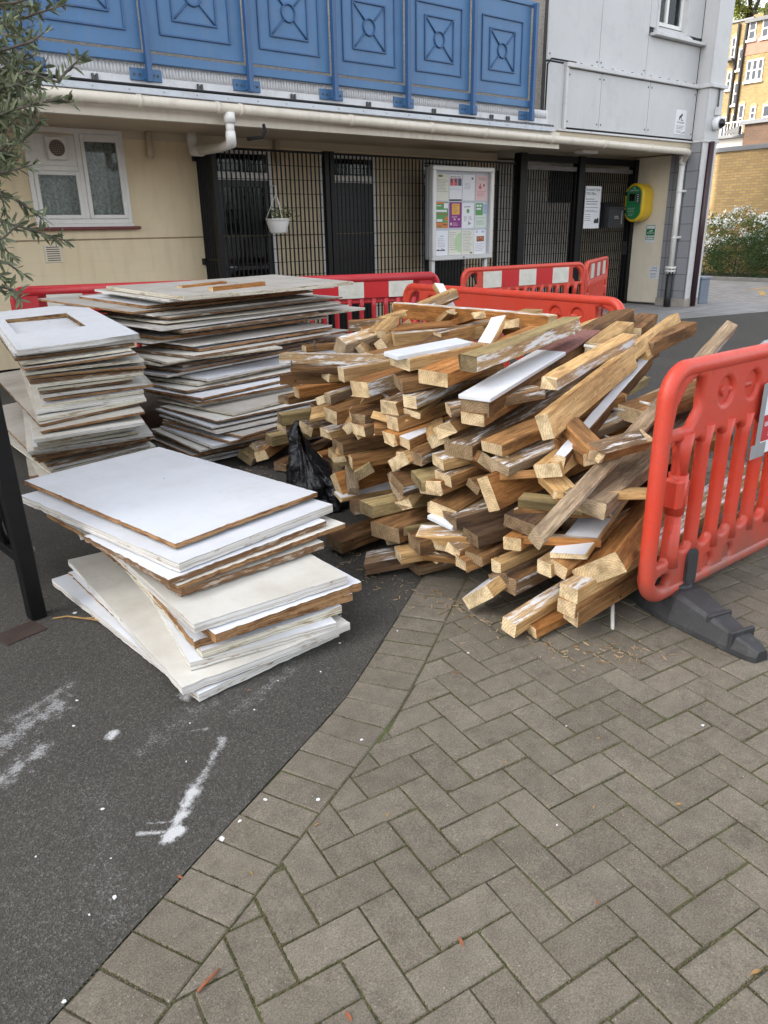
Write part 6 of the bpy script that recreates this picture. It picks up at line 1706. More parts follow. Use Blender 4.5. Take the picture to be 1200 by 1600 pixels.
TIMBERS = [
    ((3.305, 4.085, 0.99), (3.393, 2.803, 0.99), 0.045, 0.085, 6, 'orange', 'sN', 'long pale timber with whitened upper edge lying across the top back of the heap'),
    ((3.418, 3.997, 1.0), (3.708, 3.922, 1.091), 0.045, 0.04, 10, 'pine', '', 'thin split pale batten sticking up above the heap top'),
    ((3.305, 3.833, 0.99), (3.667, 3.871, 1.07), 0.05, 0.03, 40, 'mid', '', 'thin splintered batten under the one sticking up at the heap top'),
    ((3.684, 3.939, 0.98), (3.708, 4.099, 1.126), 0.06, 0.035, 0, 'pine', 'wN', 'short pale offcut standing upright against the orange barrier'),
    ((2.967, 3.816, 0.97), (3.179, 3.832, 0.996), 0.05, 0.03, 0, 'pine', '', 'thin straw coloured stick at the left end of the topmost long timber'),
    ((2.652, 3.716, 0.97), (2.857, 3.568, 0.983), 0.07, 0.05, 0, 'mid', '', 'short brown block at the upper left edge of the heap'),
    ((2.655, 3.576, 0.93), (3.457, 3.199, 0.957), 0.12, 0.055, 8, 'orange', '', 'wide orange timber beneath the topmost long timber'),
    ((2.702, 3.361, 0.92), (3.145, 3.103, 0.941), 0.085, 0.06, 0, 'pine', 'sT', 'pale timber with white streaked top and split near end below the topmost timber'),
    ((2.795, 3.087, 0.93), (3.353, 3.15, 0.959), 0.06, 0.075, 0, 'mid', '', 'short brown block with notched end beside the white streaked timber'),
    ((3.289, 3.597, 0.96), (3.258, 3.477, 1.021), 0.05, 0.03, 0, 'pine', '', 'small pale wedge leaning between the top timbers'),
    ((2.622, 2.563, 0.97), (2.862, 2.708, 1.055), 0.06, 0.035, 0, 'pine', 'wN', 'short upright stick painted white on top beside the grey green post'),
    ((3.104, 2.812, 0.97), (3.01, 2.76, 1.023), 0.09, 0.04, 0, 'orange', '', 'small orange block end poking up behind the grey green post'),
    ((3.171, 3.344, 0.97), (3.083, 3.068, 1.042), 0.05, 0.035, 0, 'orange', '', 'small orange wedge behind the white topped upright stick'),
    ((3.225, 3.091, 0.96), (3.723, 3.222, 0.992), 0.1, 0.05, 0, 'pine', '', 'pale block at the top right end of the long top timber'),
    ((2.382, 3.428, 0.9), (2.824, 3.58, 0.923), 0.075, 0.07, 20, 'grey', '', 'broken grey green post stub with a jagged end'),
    ((2.503, 3.387, 0.86), (2.761, 3.634, 0.896), 0.08, 0.035, 60, 'pine', '', 'pale cut block end standing behind the broken grey post'),
    ((2.603, 3.33, 0.88), (3.03, 3.598, 0.931), 0.09, 0.05, 55, 'pine', '', 'pale tilted block under the split white streaked timber'),
    ((2.169, 3.677, 0.84), (2.479, 3.109, 0.86), 0.06, 0.05, 0, 'grey', 'sA', 'whitewashed grey log at the left edge of the heap'),
    ((2.288, 3.648, 0.88), (2.644, 3.501, 0.888), 0.07, 0.03, 0, 'mid', '', 'thin brown batten above the whitewashed log'),
    ((2.139, 3.539, 0.8), (2.391, 3.056, 0.811), 0.065, 0.03, 0, 'brown', '', 'thin dark brown plank with an upright nail just under the whitewashed log'),
    ((2.141, 3.08, 0.828), (2.673, 2.922, 0.874), 0.07, 0.06, 0, 'pine', '', 'short pale square timber right of the thin dark plank'),
    ((2.424, 3.218, 0.86), (2.752, 3.175, 0.888), 0.08, 0.05, 0, 'mid', '', 'plain brown block above the short pale square timber'),
    ((2.159, 3.698, 0.72), (2.616, 3.25, 0.741), 0.075, 0.045, 0, 'brown', '', 'brown plank end at the far left of the heap below the whitewashed log'),
    ((2.08, 2.853, 0.796), (2.72, 2.854, 0.874), 0.13, 0.065, -6, 'orange', '', 'thick square cut orange block in the left middle of the heap'),
    ((2.284, 3.752, 0.617), (2.981, 3.537, 0.654), 0.08, 0.05, 0, 'orange', '', 'orange brown timber with dark knot on the left of the heap'),
    ((2.166, 3.248, 0.676), (2.721, 3.359, 0.706), 0.05, 0.045, 0, 'grey', 'sN', 'greyish batten below the orange brown timber with knot'),
    ((2.151, 2.627, 0.941), (2.567, 2.594, 0.966), 0.125, 0.05, 4, 'pine', '', 'pale block carrying a white faced board near the heap top'),
    ((2.13, 2.616, 0.85), (2.558, 2.416, 0.908), 0.11, 0.05, 10, 'brown', '', 'dark brown timber with weathered end under the pale block with white board'),
    ((2.174, 2.432, 0.892), (3.093, 2.604, 0.986), 0.14, 0.055, 0, 'orange', '', 'broad reddish orange timber with rough sawn top beside the grey green post'),
    ((2.224, 2.272, 0.969), (3.079, 2.416, 1.047), 0.085, 0.058, 0, 'green', '', 'long grey green treated post with dark square end near the heap top'),
    ((2.192, 2.188, 0.8), (3.859, 2.659, 1.008), 0.11, 0.065, 0, 'brown', 'w3', 'long brown timber topped with a white facing board and bare red brown patch'),
    ((2.179, 2.188, 0.753), (2.685, 2.297, 0.816), 0.1, 0.045, 0, 'mid', '', 'mid brown block directly under the timber with the white facing board'),
    ((2.134, 2.222, 0.616), (3.855, 2.48, 0.825), 0.12, 0.055, 0, 'brown', '', 'longest dark brown rough sawn plank sloping up across the middle'),
    ((2.276, 1.883, 0.758), (4.037, 2.431, 0.979), 0.055, 0.105, -20, 'pine', '', 'clean pale timber with a stepped notch rising to the upper right'),
    ((2.261, 1.792, 0.626), (3.56, 2.273, 0.834), 0.04, 0.075, 10, 'mid', 'wN', 'thin batten with white painted top edge crossing below the clean pale timber'),
    ((1.932, 1.608, 0.46), (3.732, 1.948, 1.011), 0.05, 0.05, 30, 'grey', '', 'long slender grey brown pole running diagonally beyond the right of the heap'),
    ((2.266, 1.661, 0.493), (3.925, 2.025, 0.664), 0.15, 0.06, 4, 'grey', '', 'thick weathered plank with dark split edge behind the front barrier'),
    ((2.23, 1.544, 0.269), (4.372, 2.226, 0.472), 0.17, 0.075, -35, 'orange', '', 'large orange brown beam leaning behind the front barrier post'),
    ((2.19, 1.658, 0.306), (3.796, 2.223, 0.477), 0.125, 0.02, -10, 'pine', 'wN', 'broad white faced plank lying against the large orange brown beam'),
    ((1.932, 1.716, 0.06), (2.924, 1.763, 0.142), 0.06, 0.055, 10, 'pine', 'sN', 'pale timber with a white streaked top edge at the front foot of the heap'),
    ((1.959, 1.914, 0.1), (2.625, 2.023, 0.168), 0.14, 0.05, -40, 'pine', 'wN', 'tilted pale block with a clean white face at the front foot of the heap'),
    ((2.104, 1.58, 0.2), (3.049, 1.679, 0.228), 0.07, 0.055, 0, 'pine', 'sN', 'square pale timber with white smears poking out beside the front barrier foot'),
    ((2.13, 1.58, 0.1), (3.079, 1.63, 0.119), 0.07, 0.06, 0, 'mid', '', 'mid brown square timber resting below the white smeared one at the barrier foot'),
    ((2.098, 1.582, 0.14), (2.721, 1.658, 0.172), 0.07, 0.055, 0, 'mid', '', 'small brown block end left of the paired square timbers at the front'),
    ((2.139, 1.731, 0.241), (2.774, 1.741, 0.308), 0.06, 0.055, 0, 'pine', '', 'small pale square end beneath the white faced plank'),
    ((2.158, 1.677, 0.249), (2.812, 1.71, 0.321), 0.065, 0.05, 15, 'mid', '', 'small mid brown end with white flecks under the big orange beam'),
    ((2.067, 1.919, 0.202), (2.759, 1.844, 0.273), 0.05, 0.05, 0, 'pine', '', 'straight pale batten low in the front of the heap'),
    ((2.069, 1.841, 0.147), (2.77, 1.833, 0.203), 0.055, 0.06, 0, 'brown', '', 'dark square timber just below the straight pale batten'),
    ((2.059, 1.892, 0.16), (2.748, 1.884, 0.217), 0.08, 0.04, -20, 'dark', '', 'dark tilted plank end right of the white faced block'),
    ((2.02, 1.678, 0.03), (2.777, 1.646, 0.071), 0.06, 0.035, 0, 'orange', '', 'flat orange batten on the paving under the white streaked front timber'),
    ((2.027, 2.132, 0.217), (2.839, 2.047, 0.315), 0.09, 0.035, 0, 'mid', '', 'thin mid brown plank with pale split edge at lower left of the front cluster'),
    ((2.041, 2.023, 0.212), (2.751, 2.026, 0.286), 0.085, 0.04, 0, 'brown', '', 'brown plank stacked under the thin mid brown one at lower left'),
    ((2.024, 2.073, 0.179), (2.644, 1.991, 0.243), 0.07, 0.05, 0, 'mid', '', 'mid brown end beneath the two stacked planks at lower left'),
    ((2.146, 1.873, 0.376), (2.984, 1.99, 0.481), 0.13, 0.05, 6, 'dark', '', 'dark weathered plank with pale sawn end beside the diagonal pole'),
    ((2.116, 1.882, 0.303), (2.701, 1.997, 0.363), 0.06, 0.05, 0, 'orange', '', 'small orange block below the dark weathered plank'),
    ((2.129, 2.035, 0.473), (2.989, 1.994, 0.579), 0.06, 0.13, -25, 'orange', '', 'wide orange board on edge with a blue grey end mark'),
    ((2.09, 2.269, 0.491), (3.014, 2.205, 0.613), 0.1, 0.045, 0, 'mid', '', 'mid brown timber with a bright sawn end under the longest dark plank'),
    ((2.101, 2.314, 0.553), (2.832, 2.095, 0.655), 0.1, 0.045, 0, 'pine', 'sN', 'pale timber with split white corner directly under the longest dark plank'),
    ((2.172, 2.02, 0.584), (3.379, 1.987, 0.729), 0.09, 0.04, 10, 'grey', 'sT', 'weathered strip with chipped white paint running under the clean pale timber'),
    ((2.321, 1.91, 0.921), (3.071, 2.075, 1.005), 0.06, 0.045, 0, 'pine', 'sS', 'pale timber with a white paint strip along its side near the upper right'),
    ((3.139, 2.308, 0.93), (3.612, 2.478, 0.981), 0.09, 0.05, 0, 'pine', '', 'short pale board end at the upper right of the heap'),
    ((3.443, 2.646, 0.95), (3.902, 2.687, 0.988), 0.1, 0.05, 0, 'pine', '', 'pale timber tail showing beyond the bare red brown patch'),
    ((3.482, 2.251, 0.9), (3.905, 2.273, 0.964), 0.07, 0.06, 0, 'brown', '', 'rough broken brown timber end below the clean pale notched timber'),
    ((3.763, 2.537, 0.93), (4.131, 2.679, 0.97), 0.1, 0.05, 0, 'mid', '', 'brown block under the top tip of the notched pale timber'),
    ((2.141, 3.187, 0.598), (2.822, 3.115, 0.668), 0.12, 0.065, 0, 'mid', '', 'stout mid brown timber with rounded pale end in left centre'),
    ((2.053, 2.824, 0.651), (2.65, 2.891, 0.712), 0.075, 0.055, 0, 'brown', '', 'brown timber with a frayed end next to the stout one'),
    ((2.097, 2.639, 0.74), (2.794, 2.663, 0.824), 0.09, 0.055, 0, 'mid', 'sN', 'mid brown timber with light whitening at the heart of the heap'),
    ((2.126, 2.532, 0.779), (2.741, 2.623, 0.856), 0.07, 0.05, 0, 'pine', 'sA', 'short whitened pale block at the heart of the heap'),
    ((2.086, 2.607, 0.675), (2.834, 2.55, 0.767), 0.08, 0.055, 0, 'mid', '', 'long slim mid brown timber with chipped end at the heart of the heap'),
    ((2.067, 2.609, 0.606), (2.827, 2.55, 0.699), 0.085, 0.05, 0, 'orange', '', 'orange brown timber with a splintered round knot at its near end'),
    ((2.081, 2.516, 0.602), (2.738, 2.599, 0.681), 0.07, 0.04, 0, 'mid', 'wN', 'timber with a solid white painted top in the centre of the heap'),
    ((2.077, 2.445, 0.546), (2.707, 2.509, 0.623), 0.085, 0.05, 0, 'brown', '', 'brown timber end below the white topped one in the centre'),
    ((2.055, 2.53, 0.514), (2.6, 2.541, 0.583), 0.13, 0.05, -30, 'pine', '', 'pale sawn block face tilted under the knotted orange timber'),
    ((2.162, 2.319, 0.774), (2.534, 2.141, 0.827), 0.09, 0.04, 0, 'mid', 'sA', 'mid brown offcut with pale dusting left of the white facing board'),
    ((2.139, 2.313, 0.689), (2.697, 2.345, 0.757), 0.1, 0.05, -25, 'mid', '', 'brown block with long pale end grain below the white facing board'),
    ((2.091, 3.062, 0.468), (2.709, 2.844, 0.521), 0.12, 0.055, 0, 'brown', '', 'dark brown block with squared end in the lower left centre'),
    ((2.149, 3.268, 0.485), (2.696, 3.215, 0.529), 0.1, 0.04, 0, 'pine', 'sN', 'pale whitened block end left of the dark brown squared block'),
    ((2.045, 2.816, 0.61), (2.558, 2.81, 0.664), 0.085, 0.045, 0, 'mid', '', 'mid brown offcut tucked behind the dark brown squared block'),
    ((2.153, 3.167, 0.3), (2.523, 3.257, 0.348), 0.06, 0.06, 10, 'green', '', 'small greenish square block tilted beside the black bag'),
    ((2.039, 2.879, 0.438), (2.594, 2.661, 0.475), 0.07, 0.05, 0, 'mid', '', 'mid brown timber behind the small greenish square block'),
    ((2.058, 3.033, 0.262), (2.958, 2.937, 0.343), 0.06, 0.13, -30, 'orange', '', 'large orange brown beam low on the left, just beside the black bag'),
    ((2.043, 2.998, 0.226), (2.835, 2.687, 0.285), 0.1, 0.02, 0, 'pine', 'wN', 'thin white painted strip under the large orange brown beam'),
    ((1.967, 2.666, 0.268), (2.738, 2.432, 0.318), 0.09, 0.055, 0, 'green', '', 'brownish green timber low on the left of the heap'),
    ((1.994, 2.819, 0.228), (2.45, 2.623, 0.258), 0.07, 0.05, 0, 'dark', '', 'dark buried timber end left of the brownish green one'),
    ((1.966, 2.522, 0.195), (2.807, 2.504, 0.272), 0.14, 0.065, 0, 'brown', '', 'broad brown timber with a big flat side at the lower left front'),
    ((1.887, 2.83, 0.06), (2.689, 2.8, 0.11), 0.12, 0.055, 0, 'brown', '', 'wide dark brown timber end lying low at the far lower left'),
    ((1.883, 2.564, 0.05), (2.528, 2.316, 0.088), 0.12, 0.05, 0, 'dark', '', 'dark timber resting on the asphalt at the lower left front'),
    ((1.957, 2.419, 0.117), (2.535, 2.148, 0.159), 0.09, 0.045, 0, 'pine', '', 'small timber with pale sawn end near the asphalt at lower left front'),
    ((1.989, 2.344, 0.189), (2.7, 2.144, 0.25), 0.11, 0.06, 0, 'brown', '', 'brown timber below the broad brown one at the lower left front'),
    ((2.039, 2.413, 0.04), (2.735, 2.251, 0.076), 0.1, 0.045, 0, 'brown', '', 'flat brown plank touching the asphalt in the lower centre front'),
    ((2.055, 2.237, 0.355), (2.715, 2.324, 0.436), 0.12, 0.05, 8, 'mid', 'wB', 'mid brown block on a thin white board with pegs in the lower centre'),
    ((2.066, 2.325, 0.441), (2.569, 2.32, 0.501), 0.12, 0.055, -10, 'mid', '', 'mid brown block end above the one with the white board'),
    ((2.054, 2.195, 0.332), (2.659, 2.003, 0.399), 0.12, 0.05, 0, 'dark', '', 'dark timber hidden behind the peg under the white board block'),
    ((2.06, 2.063, 0.289), (2.717, 1.919, 0.36), 0.1, 0.05, 0, 'dark', '', 'dark brown timber in the shade below the orange board on edge'),
    ((2.057, 2.408, 0.452), (2.612, 2.211, 0.515), 0.1, 0.045, 10, 'green', '', 'greenish brown block end in the centre below the brown timbers'),
    ((2.03, 2.512, 0.417), (2.653, 2.4, 0.482), 0.1, 0.05, 20, 'brown', '', 'brown angled plank end above the long white strip'),
    ((2.18, 2.067, 0.653), (3.006, 2.058, 0.753), 0.1, 0.045, 0, 'mid', '', 'mid brown plank under the clean pale timber left end'),
    ((2.241, 1.825, 0.601), (2.45, 1.871, 0.627), 0.1, 0.05, -15, 'pine', '', 'pale block end beside the foot of the white edged batten'),
    ((2.613, 1.58, 0.26), (3.706, 1.695, 0.304), 0.12, 0.05, 10, 'pine', 'sN', 'pale plank low behind the front barrier bars'),
    ((2.622, 1.58, 0.1), (3.918, 1.671, 0.1), 0.1, 0.05, 0, 'pine', '', 'pale timber along the ground behind the front barrier'),
    ((3.016, 1.58, 0.12), (4.414, 1.653, 0.12), 0.1, 0.05, 0, 'mid', '', 'mid brown timber on the ground near the far end of the front barrier'),
    ((2.277, 4.458, 0.06), (2.749, 4.699, 0.087), 0.1, 0.05, 30, 'green', '', 'greenish timber end at the far left foot of the heap'),
    ((2.324, 4.316, 0.1), (2.822, 4.57, 0.147), 0.08, 0.06, -20, 'mid', '', 'pale sided block second from the left at the foot of the heap'),
    ((2.398, 4.329, 0.19), (3.001, 4.291, 0.221), 0.09, 0.06, 0, 'green', '', 'greenish brown block on top of the low left cluster'),
    ((2.371, 4.488, 0.09), (2.86, 4.662, 0.116), 0.09, 0.05, 50, 'pine', '', 'tilted pale end in the low left cluster'),
    ((2.323, 4.034, 0.4), (2.935, 3.857, 0.427), 0.085, 0.06, 0, 'green', '', 'greenish block behind the peak of the black bag'),
    ((2.384, 4.175, 0.04), (2.955, 4.388, 0.072), 0.1, 0.05, 0, 'brown', '', 'dark brown end on the asphalt left of the black bag'),
    ((2.362, 4.086, 0.33), (3.038, 4.003, 0.358), 0.07, 0.05, 10, 'mid', 'sA', 'dusty mid brown block beside the black bag top'),
    ((2.285, 3.891, 0.55), (3.043, 3.908, 0.589), 0.07, 0.045, 0, 'brown', '', 'brown plank end under the orange brown timber with knot'),
    ((2.342, 3.666, 0.52), (3.024, 3.658, 0.561), 0.06, 0.06, 10, 'brown', '', 'dark brown square end left of the stout rounded timber'),
    ((2.434, 3.94, 0.62), (3.028, 3.574, 0.648), 0.08, 0.05, 0, 'mid', '', 'mid brown plank between the far left plank ends'),
]
DOWELS = [
    ('long brown timber topped', (2.978, 2.47, 1.002), (3.016, 2.344, 1.013), 0.008),
    ('clean pale timber with', (2.891, 2.187, 0.983), (2.923, 2.055, 0.971), 0.008),
    ('longest dark brown', (2.783, 2.367, 0.782), (2.8, 2.268, 0.785), 0.008),
    ('longest dark brown', (2.644, 2.347, 0.765), (2.63, 2.287, 0.77), 0.008),
    ('thin batten with white painted top', (2.896, 2.008, 0.715), (2.903, 1.909, 0.722), 0.008),
    ('weathered strip', (2.789, 1.979, 0.619), (2.777, 1.901, 0.608), 0.008),
    ('thick square cut orange', (2.207, 2.839, 0.768), (2.206, 2.765, 0.736), 0.008),
    ('mid brown block on a thin white', (2.189, 2.225, 0.331), (2.191, 2.138, 0.314), 0.008),
    ('broad brown timber with', (2.24, 2.492, 0.181), (2.243, 2.409, 0.166), 0.008),
    ('short pale offcut standing', (3.791, 3.818, 0.889), (3.827, 3.703, 0.852), 0.008),
    ('mid brown square timber resting', (2.383, 1.571, 0.082), (2.277, 1.478, -0.074), 0.008),
    ('pale timber with a white streaked top edge', (2.423, 1.725, 0.087), (2.404, 1.652, 0.084), 0.006),
    ('thin dark brown plank with an upright', (2.139, 3.539, 0.8), (2.113, 3.505, 0.849), 0.004),
    ('pale timber with white streaked top and split', (3.025, 3.166, 0.896), (3.031, 3.089, 0.892), 0.006),
    ('orange brown timber with dark', (2.578, 3.665, 0.647), (2.597, 3.587, 0.64), 0.007),
    ('long slender grey brown', (2.841, 1.835, 0.784), (2.821, 1.772, 0.786), 0.006),
    ('whitewashed grey log', (2.272, 3.499, 0.887), (2.243, 3.468, 0.945), 0.004),
]
TWIGS = [
    [(0.867, 3.913, 2.276), (0.993, 3.781, 2.313), (1.12, 3.67, 2.353), (1.227, 3.666, 2.393)],
    [(0.761, 3.526, 2.093), (0.892, 3.458, 2.159), (0.985, 3.356, 2.183), (1.047, 3.387, 2.227)],
    [(0.749, 3.549, 2.009), (0.864, 3.425, 2.045), (0.958, 3.405, 2.089), (1.044, 3.318, 2.05), (1.087, 3.328, 2.09), (1.142, 3.308, 2.139)],
    [(0.703, 3.329, 1.875), (0.86, 3.295, 1.939), (0.927, 3.197, 1.957), (1.012, 3.207, 1.975), (1.033, 3.17, 1.962)],
    [(0.789, 3.708, 1.823), (0.894, 3.618, 1.844), (0.968, 3.647, 1.874), (1.024, 3.605, 1.925)],
    [(0.676, 3.253, 1.699), (0.785, 3.238, 1.726), (0.856, 3.154, 1.744)],
    [(0.727, 3.544, 1.67), (0.831, 3.404, 1.642), (0.902, 3.386, 1.59), (0.915, 3.338, 1.558)],
    [(0.712, 3.549, 1.587), (0.81, 3.482, 1.554), (0.892, 3.442, 1.524), (0.995, 3.367, 1.482)],
    [(0.619, 3.221, 1.437), (0.719, 3.197, 1.411), (0.76, 3.155, 1.37)],
    [(0.611, 3.269, 1.345), (0.717, 3.168, 1.316), (0.729, 3.131, 1.28)],
    [(0.876, 3.622, 2.248), (0.923, 3.52, 2.129), (0.944, 3.514, 2.042)],
    [(0.875, 3.645, 2.338), (1.011, 3.616, 2.361), (1.117, 3.545, 2.389)],
    [(0.887, 3.985, 2.051), (0.975, 3.826, 2.026), (1.024, 3.757, 1.96)],
    [(0.828, 3.694, 1.918), (0.897, 3.636, 1.905), (0.959, 3.591, 1.967), (1.024, 3.568, 1.952)],
    [(0.641, 3.288, 1.481), (0.732, 3.236, 1.497), (0.785, 3.208, 1.541)],
    [(0.725, 3.45, 1.756), (0.785, 3.388, 1.664), (0.778, 3.311, 1.57)],
    [(0.694, 3.538, 1.381), (0.74, 3.437, 1.357), (0.759, 3.412, 1.295)],
    [(0.752, 3.636, 1.577), (0.785, 3.54, 1.477), (0.812, 3.505, 1.427)],
    [(0.863, 3.639, 2.163), (0.931, 3.534, 2.218), (1.014, 3.512, 2.256)],
    [(0.884, 3.802, 2.099), (0.996, 3.765, 2.08), (1.092, 3.711, 2.128), (1.106, 3.643, 2.165)],
    [(0.867, 3.535, 2.294), (0.959, 3.547, 2.287), (0.976, 3.439, 2.207)],
    [(0.771, 3.55, 1.889), (0.855, 3.428, 1.804), (0.907, 3.453, 1.865)],
    [(0.798, 3.532, 2.054), (0.85, 3.417, 1.979), (0.883, 3.382, 1.89)],
    [(0.932, 3.995, 2.274), (1.04, 3.959, 2.244), (1.052, 3.821, 2.175)],
    [(0.921, 3.818, 2.4), (1.023, 3.763, 2.37), (1.097, 3.706, 2.379)],
    [(0.859, 3.741, 2.156), (0.969, 3.666, 2.128), (1.014, 3.622, 2.165)],
    [(0.76, 3.927, 1.715), (0.898, 3.799, 1.774), (0.934, 3.791, 1.777), (0.955, 3.743, 1.819)],
    [(0.718, 3.632, 1.777), (0.829, 3.505, 1.758), (0.83, 3.465, 1.742), (0.846, 3.458, 1.789)],
    [(0.7, 3.459, 1.844), (0.809, 3.37, 1.812), (0.864, 3.362, 1.85), (0.879, 3.303, 1.83)],
    [(0.915, 4.011, 2.429), (1.043, 3.923, 2.416), (1.123, 3.871, 2.422), (1.154, 3.776, 2.386)],
    [(0.776, 3.479, 2.214), (0.917, 3.482, 2.263), (0.91, 3.374, 2.225), (0.938, 3.4, 2.253)],
    [(0.836, 3.951, 2.082), (0.959, 3.804, 2.102), (1.06, 3.831, 2.126), (1.09, 3.736, 2.09)],
    [(0.742, 3.494, 2.029), (0.861, 3.427, 2.025), (0.902, 3.338, 2.033), (0.947, 3.364, 2.023)],
    [(0.758, 3.711, 1.908), (0.884, 3.632, 1.904), (0.895, 3.595, 1.896), (0.911, 3.581, 1.932)],
    [(0.78, 3.739, 1.99), (0.928, 3.7, 2.058), (0.964, 3.593, 2.04), (1.017, 3.599, 2.085)],
    [(0.791, 3.764, 2.028), (0.937, 3.713, 2.095), (0.971, 3.717, 2.082), (0.986, 3.668, 2.105)],
    [(0.714, 3.57, 1.81), (0.825, 3.458, 1.795), (0.857, 3.48, 1.786), (0.869, 3.46, 1.768)],
    [(0.813, 3.894, 2.018), (0.944, 3.781, 2.047), (0.974, 3.799, 2.034), (0.977, 3.758, 2.001)],
    [(0.805, 3.747, 2.113), (0.923, 3.668, 2.073), (0.98, 3.622, 2.099), (0.989, 3.519, 2.054)],
    [(0.887, 4.031, 2.265), (1.0, 3.886, 2.227), (1.071, 3.868, 2.211), (1.111, 3.811, 2.216)],
    [(0.789, 3.748, 2.027), (0.9, 3.611, 2.017), (0.976, 3.584, 2.036), (1.011, 3.543, 1.99)],
    [(0.715, 3.44, 1.94), (0.814, 3.308, 1.916), (0.839, 3.318, 1.944), (0.866, 3.362, 1.973)],
    [(0.836, 3.923, 2.103), (0.973, 3.844, 2.133), (1.025, 3.832, 2.154), (1.041, 3.765, 2.14)],
    [(0.825, 3.882, 2.09), (0.963, 3.781, 2.151), (1.06, 3.792, 2.197), (1.09, 3.72, 2.14)],
]
# ================================================================ stacked boards
M_BTOP = {'w': M_BOARD_W, 'c': M_BOARD_C, 'g': M_BOARD_G}
M_HOLE = board_edge('window_hole_edge', (0.33, 0.21, 0.10), (0.10, 0.05, 0.02), 0.50)


def board_mesh(W, L, T, seed, rough, hole=None, notch=None):
    """a board with worn, chipped edges; top face z = 0. slots: 0 top, 1 edge, 2 underside"""
    r = random.Random(seed)
    nx, ny = max(6, int(W / 0.022)), max(6, int(L / 0.022))
    hx = hy = None
    mb = MB()
    warp = r.uniform(-0.004, 0.004)
    tw = r.uniform(-0.004, 0.004)

    def off(i, j):
        x, y = W * i / nx, L * j / ny
        e = 0.0003 + (0.0009 if rough else 0.0004)
        dx = dy = 0
        if i in (0, nx): dx = (1 if i == 0 else -1) * abs(r.gauss(0, e))
        if j in (0, ny): dy = (1 if j == 0 else -1) * abs(r.gauss(0, e))
        return x + dx, y + dy
    chips = [(r.choice((0, nx)), r.randrange(ny), r.uniform(0.002, 0.006)) for _ in range(9 if rough else 2)] + [(r.randrange(nx), 0, r.uniform(0.002, 0.006)) for _ in range(9 if rough else 2)]
    P = {}
    for i in range(nx + 1):
        for j in range(ny + 1):
            P[i, j] = list(off(i, j))
    for (ci, cj, d) in chips:
        for k in ((0,) if rough else (-1, 0, 1)):
            if cj == 0 and ci not in (0, nx):
                q = (min(nx, max(0, ci + k)), 0)
                P[q][1] += d * (1 - 0.5 * abs(k))
            else:
                q = (ci, min(ny, max(0, cj + k)))
                P[q][0] += (d if ci == 0 else -d) * (1 - 0.5 * abs(k))
    if notch:                                                       # broken corner bite
        for (i, j), p in P.items():
            if j == 0 and p[0] > W - notch[0]:
                p[1] += notch[1] * math.sin(math.pi * min(1, (p[0] - (W - notch[0])) / notch[0] * 0.75)) + r.uniform(0, 0.01)

    def inh(i, j):
        if not hole: return False
        x, y = W * (i + 0.5) / nx, L * (j + 0.5) / ny
        return hole[0] < x < hole[1] and hole[2] < y < hole[3]
    idx = {}
    for lay, dz in ((0, 0.0), (1, -T)):
        for (i, j), p in P.items():
            z = dz + warp * (1 - ((2.0 * i / nx - 1) ** 2)) + tw * (i / nx - 0.5) * (j / ny - 0.5) * 4
            jit = r.uniform(-0.0015, 0.0015) if (lay and (i in (0, nx) or j in (0, ny))) else 0
            idx[lay, i, j] = len(mb.v)
            mb.v.append(Vector((p[0] + jit, p[1] + jit, z)))
    for i in range(nx):
        for j in range(ny):
            if inh(i, j): continue
            mb.face((idx[0, i, j], idx[0, i + 1, j], idx[0, i + 1, j + 1], idx[0, i, j + 1]), 0)
            mb.face((idx[1, i, j], idx[1, i, j + 1], idx[1, i + 1, j + 1], idx[1, i + 1, j]), 2)
            for (di, dj, a, b) in ((-1, 0, (i, j + 1), (i, j)), (1, 0, (i + 1, j), (i + 1, j + 1)), (0, -1, (i, j), (i + 1, j)), (0, 1, (i + 1, j + 1), (i, j + 1))):
                ii, jj = i + di, j + dj
                out = ii < 0 or jj < 0 or ii >= nx or jj >= ny
                if out or inh(ii, jj):
                    mb.face((idx[0, a[0], a[1]], idx[1, a[0], a[1]], idx[1, b[0], b[1]], idx[0, b[0], b[1]]), 1 if out else 3)
    return mb


GROUPN = {'A': 'boards of the low front stack', 'B': 'boards of the left stack', 'C': 'boards of the tall wide stack'}
for k, (st, x, y, z, ang, W, L, T, e, top, tilt, lab) in enumerate(BOARDS):
    hole = notch = None
    if st == 'B' and 'hole' in lab:
        hole = (0.10 * W, 0.70 * W, 0.66, 1.50); notch = (0.24, 0.05)
    mb = board_mesh(W, L, T, k * 13 + 5, e in 'rb', hole, notch)
    o = mb.build('white_door' if hole else 'board', [M_BTOP[top], M_EDGE[e], M_BTOP['g'], M_HOLE])
    tag(o, lab, 'door' if hole else 'board', GROUPN[st])
    rr = random.Random(k + 77)
    o.matrix_world = Matrix.Translation((x, y, z)) @ Matrix.Rotation(R(ang), 4, 'Z') @ Matrix.Rotation(tilt + rr.uniform(-0.004, 0.004), 4, 'X') @ Matrix.Rotation(-ROLL.get(k, 0.0) + rr.uniform(-0.004, 0.004), 4, 'Y')


def stick(name, label, cat, a, b, w, h, mat, group=None, seed=0, faces=''):
    o = timber_mesh((Vector(b) - Vector(a)).length, w, h, seed, mat, faces)
    o.name = name; o.data.name = name
    tag(o, label, cat, group)
    o.matrix_world = along(Vector(a), Vector(b), 0)
    return o


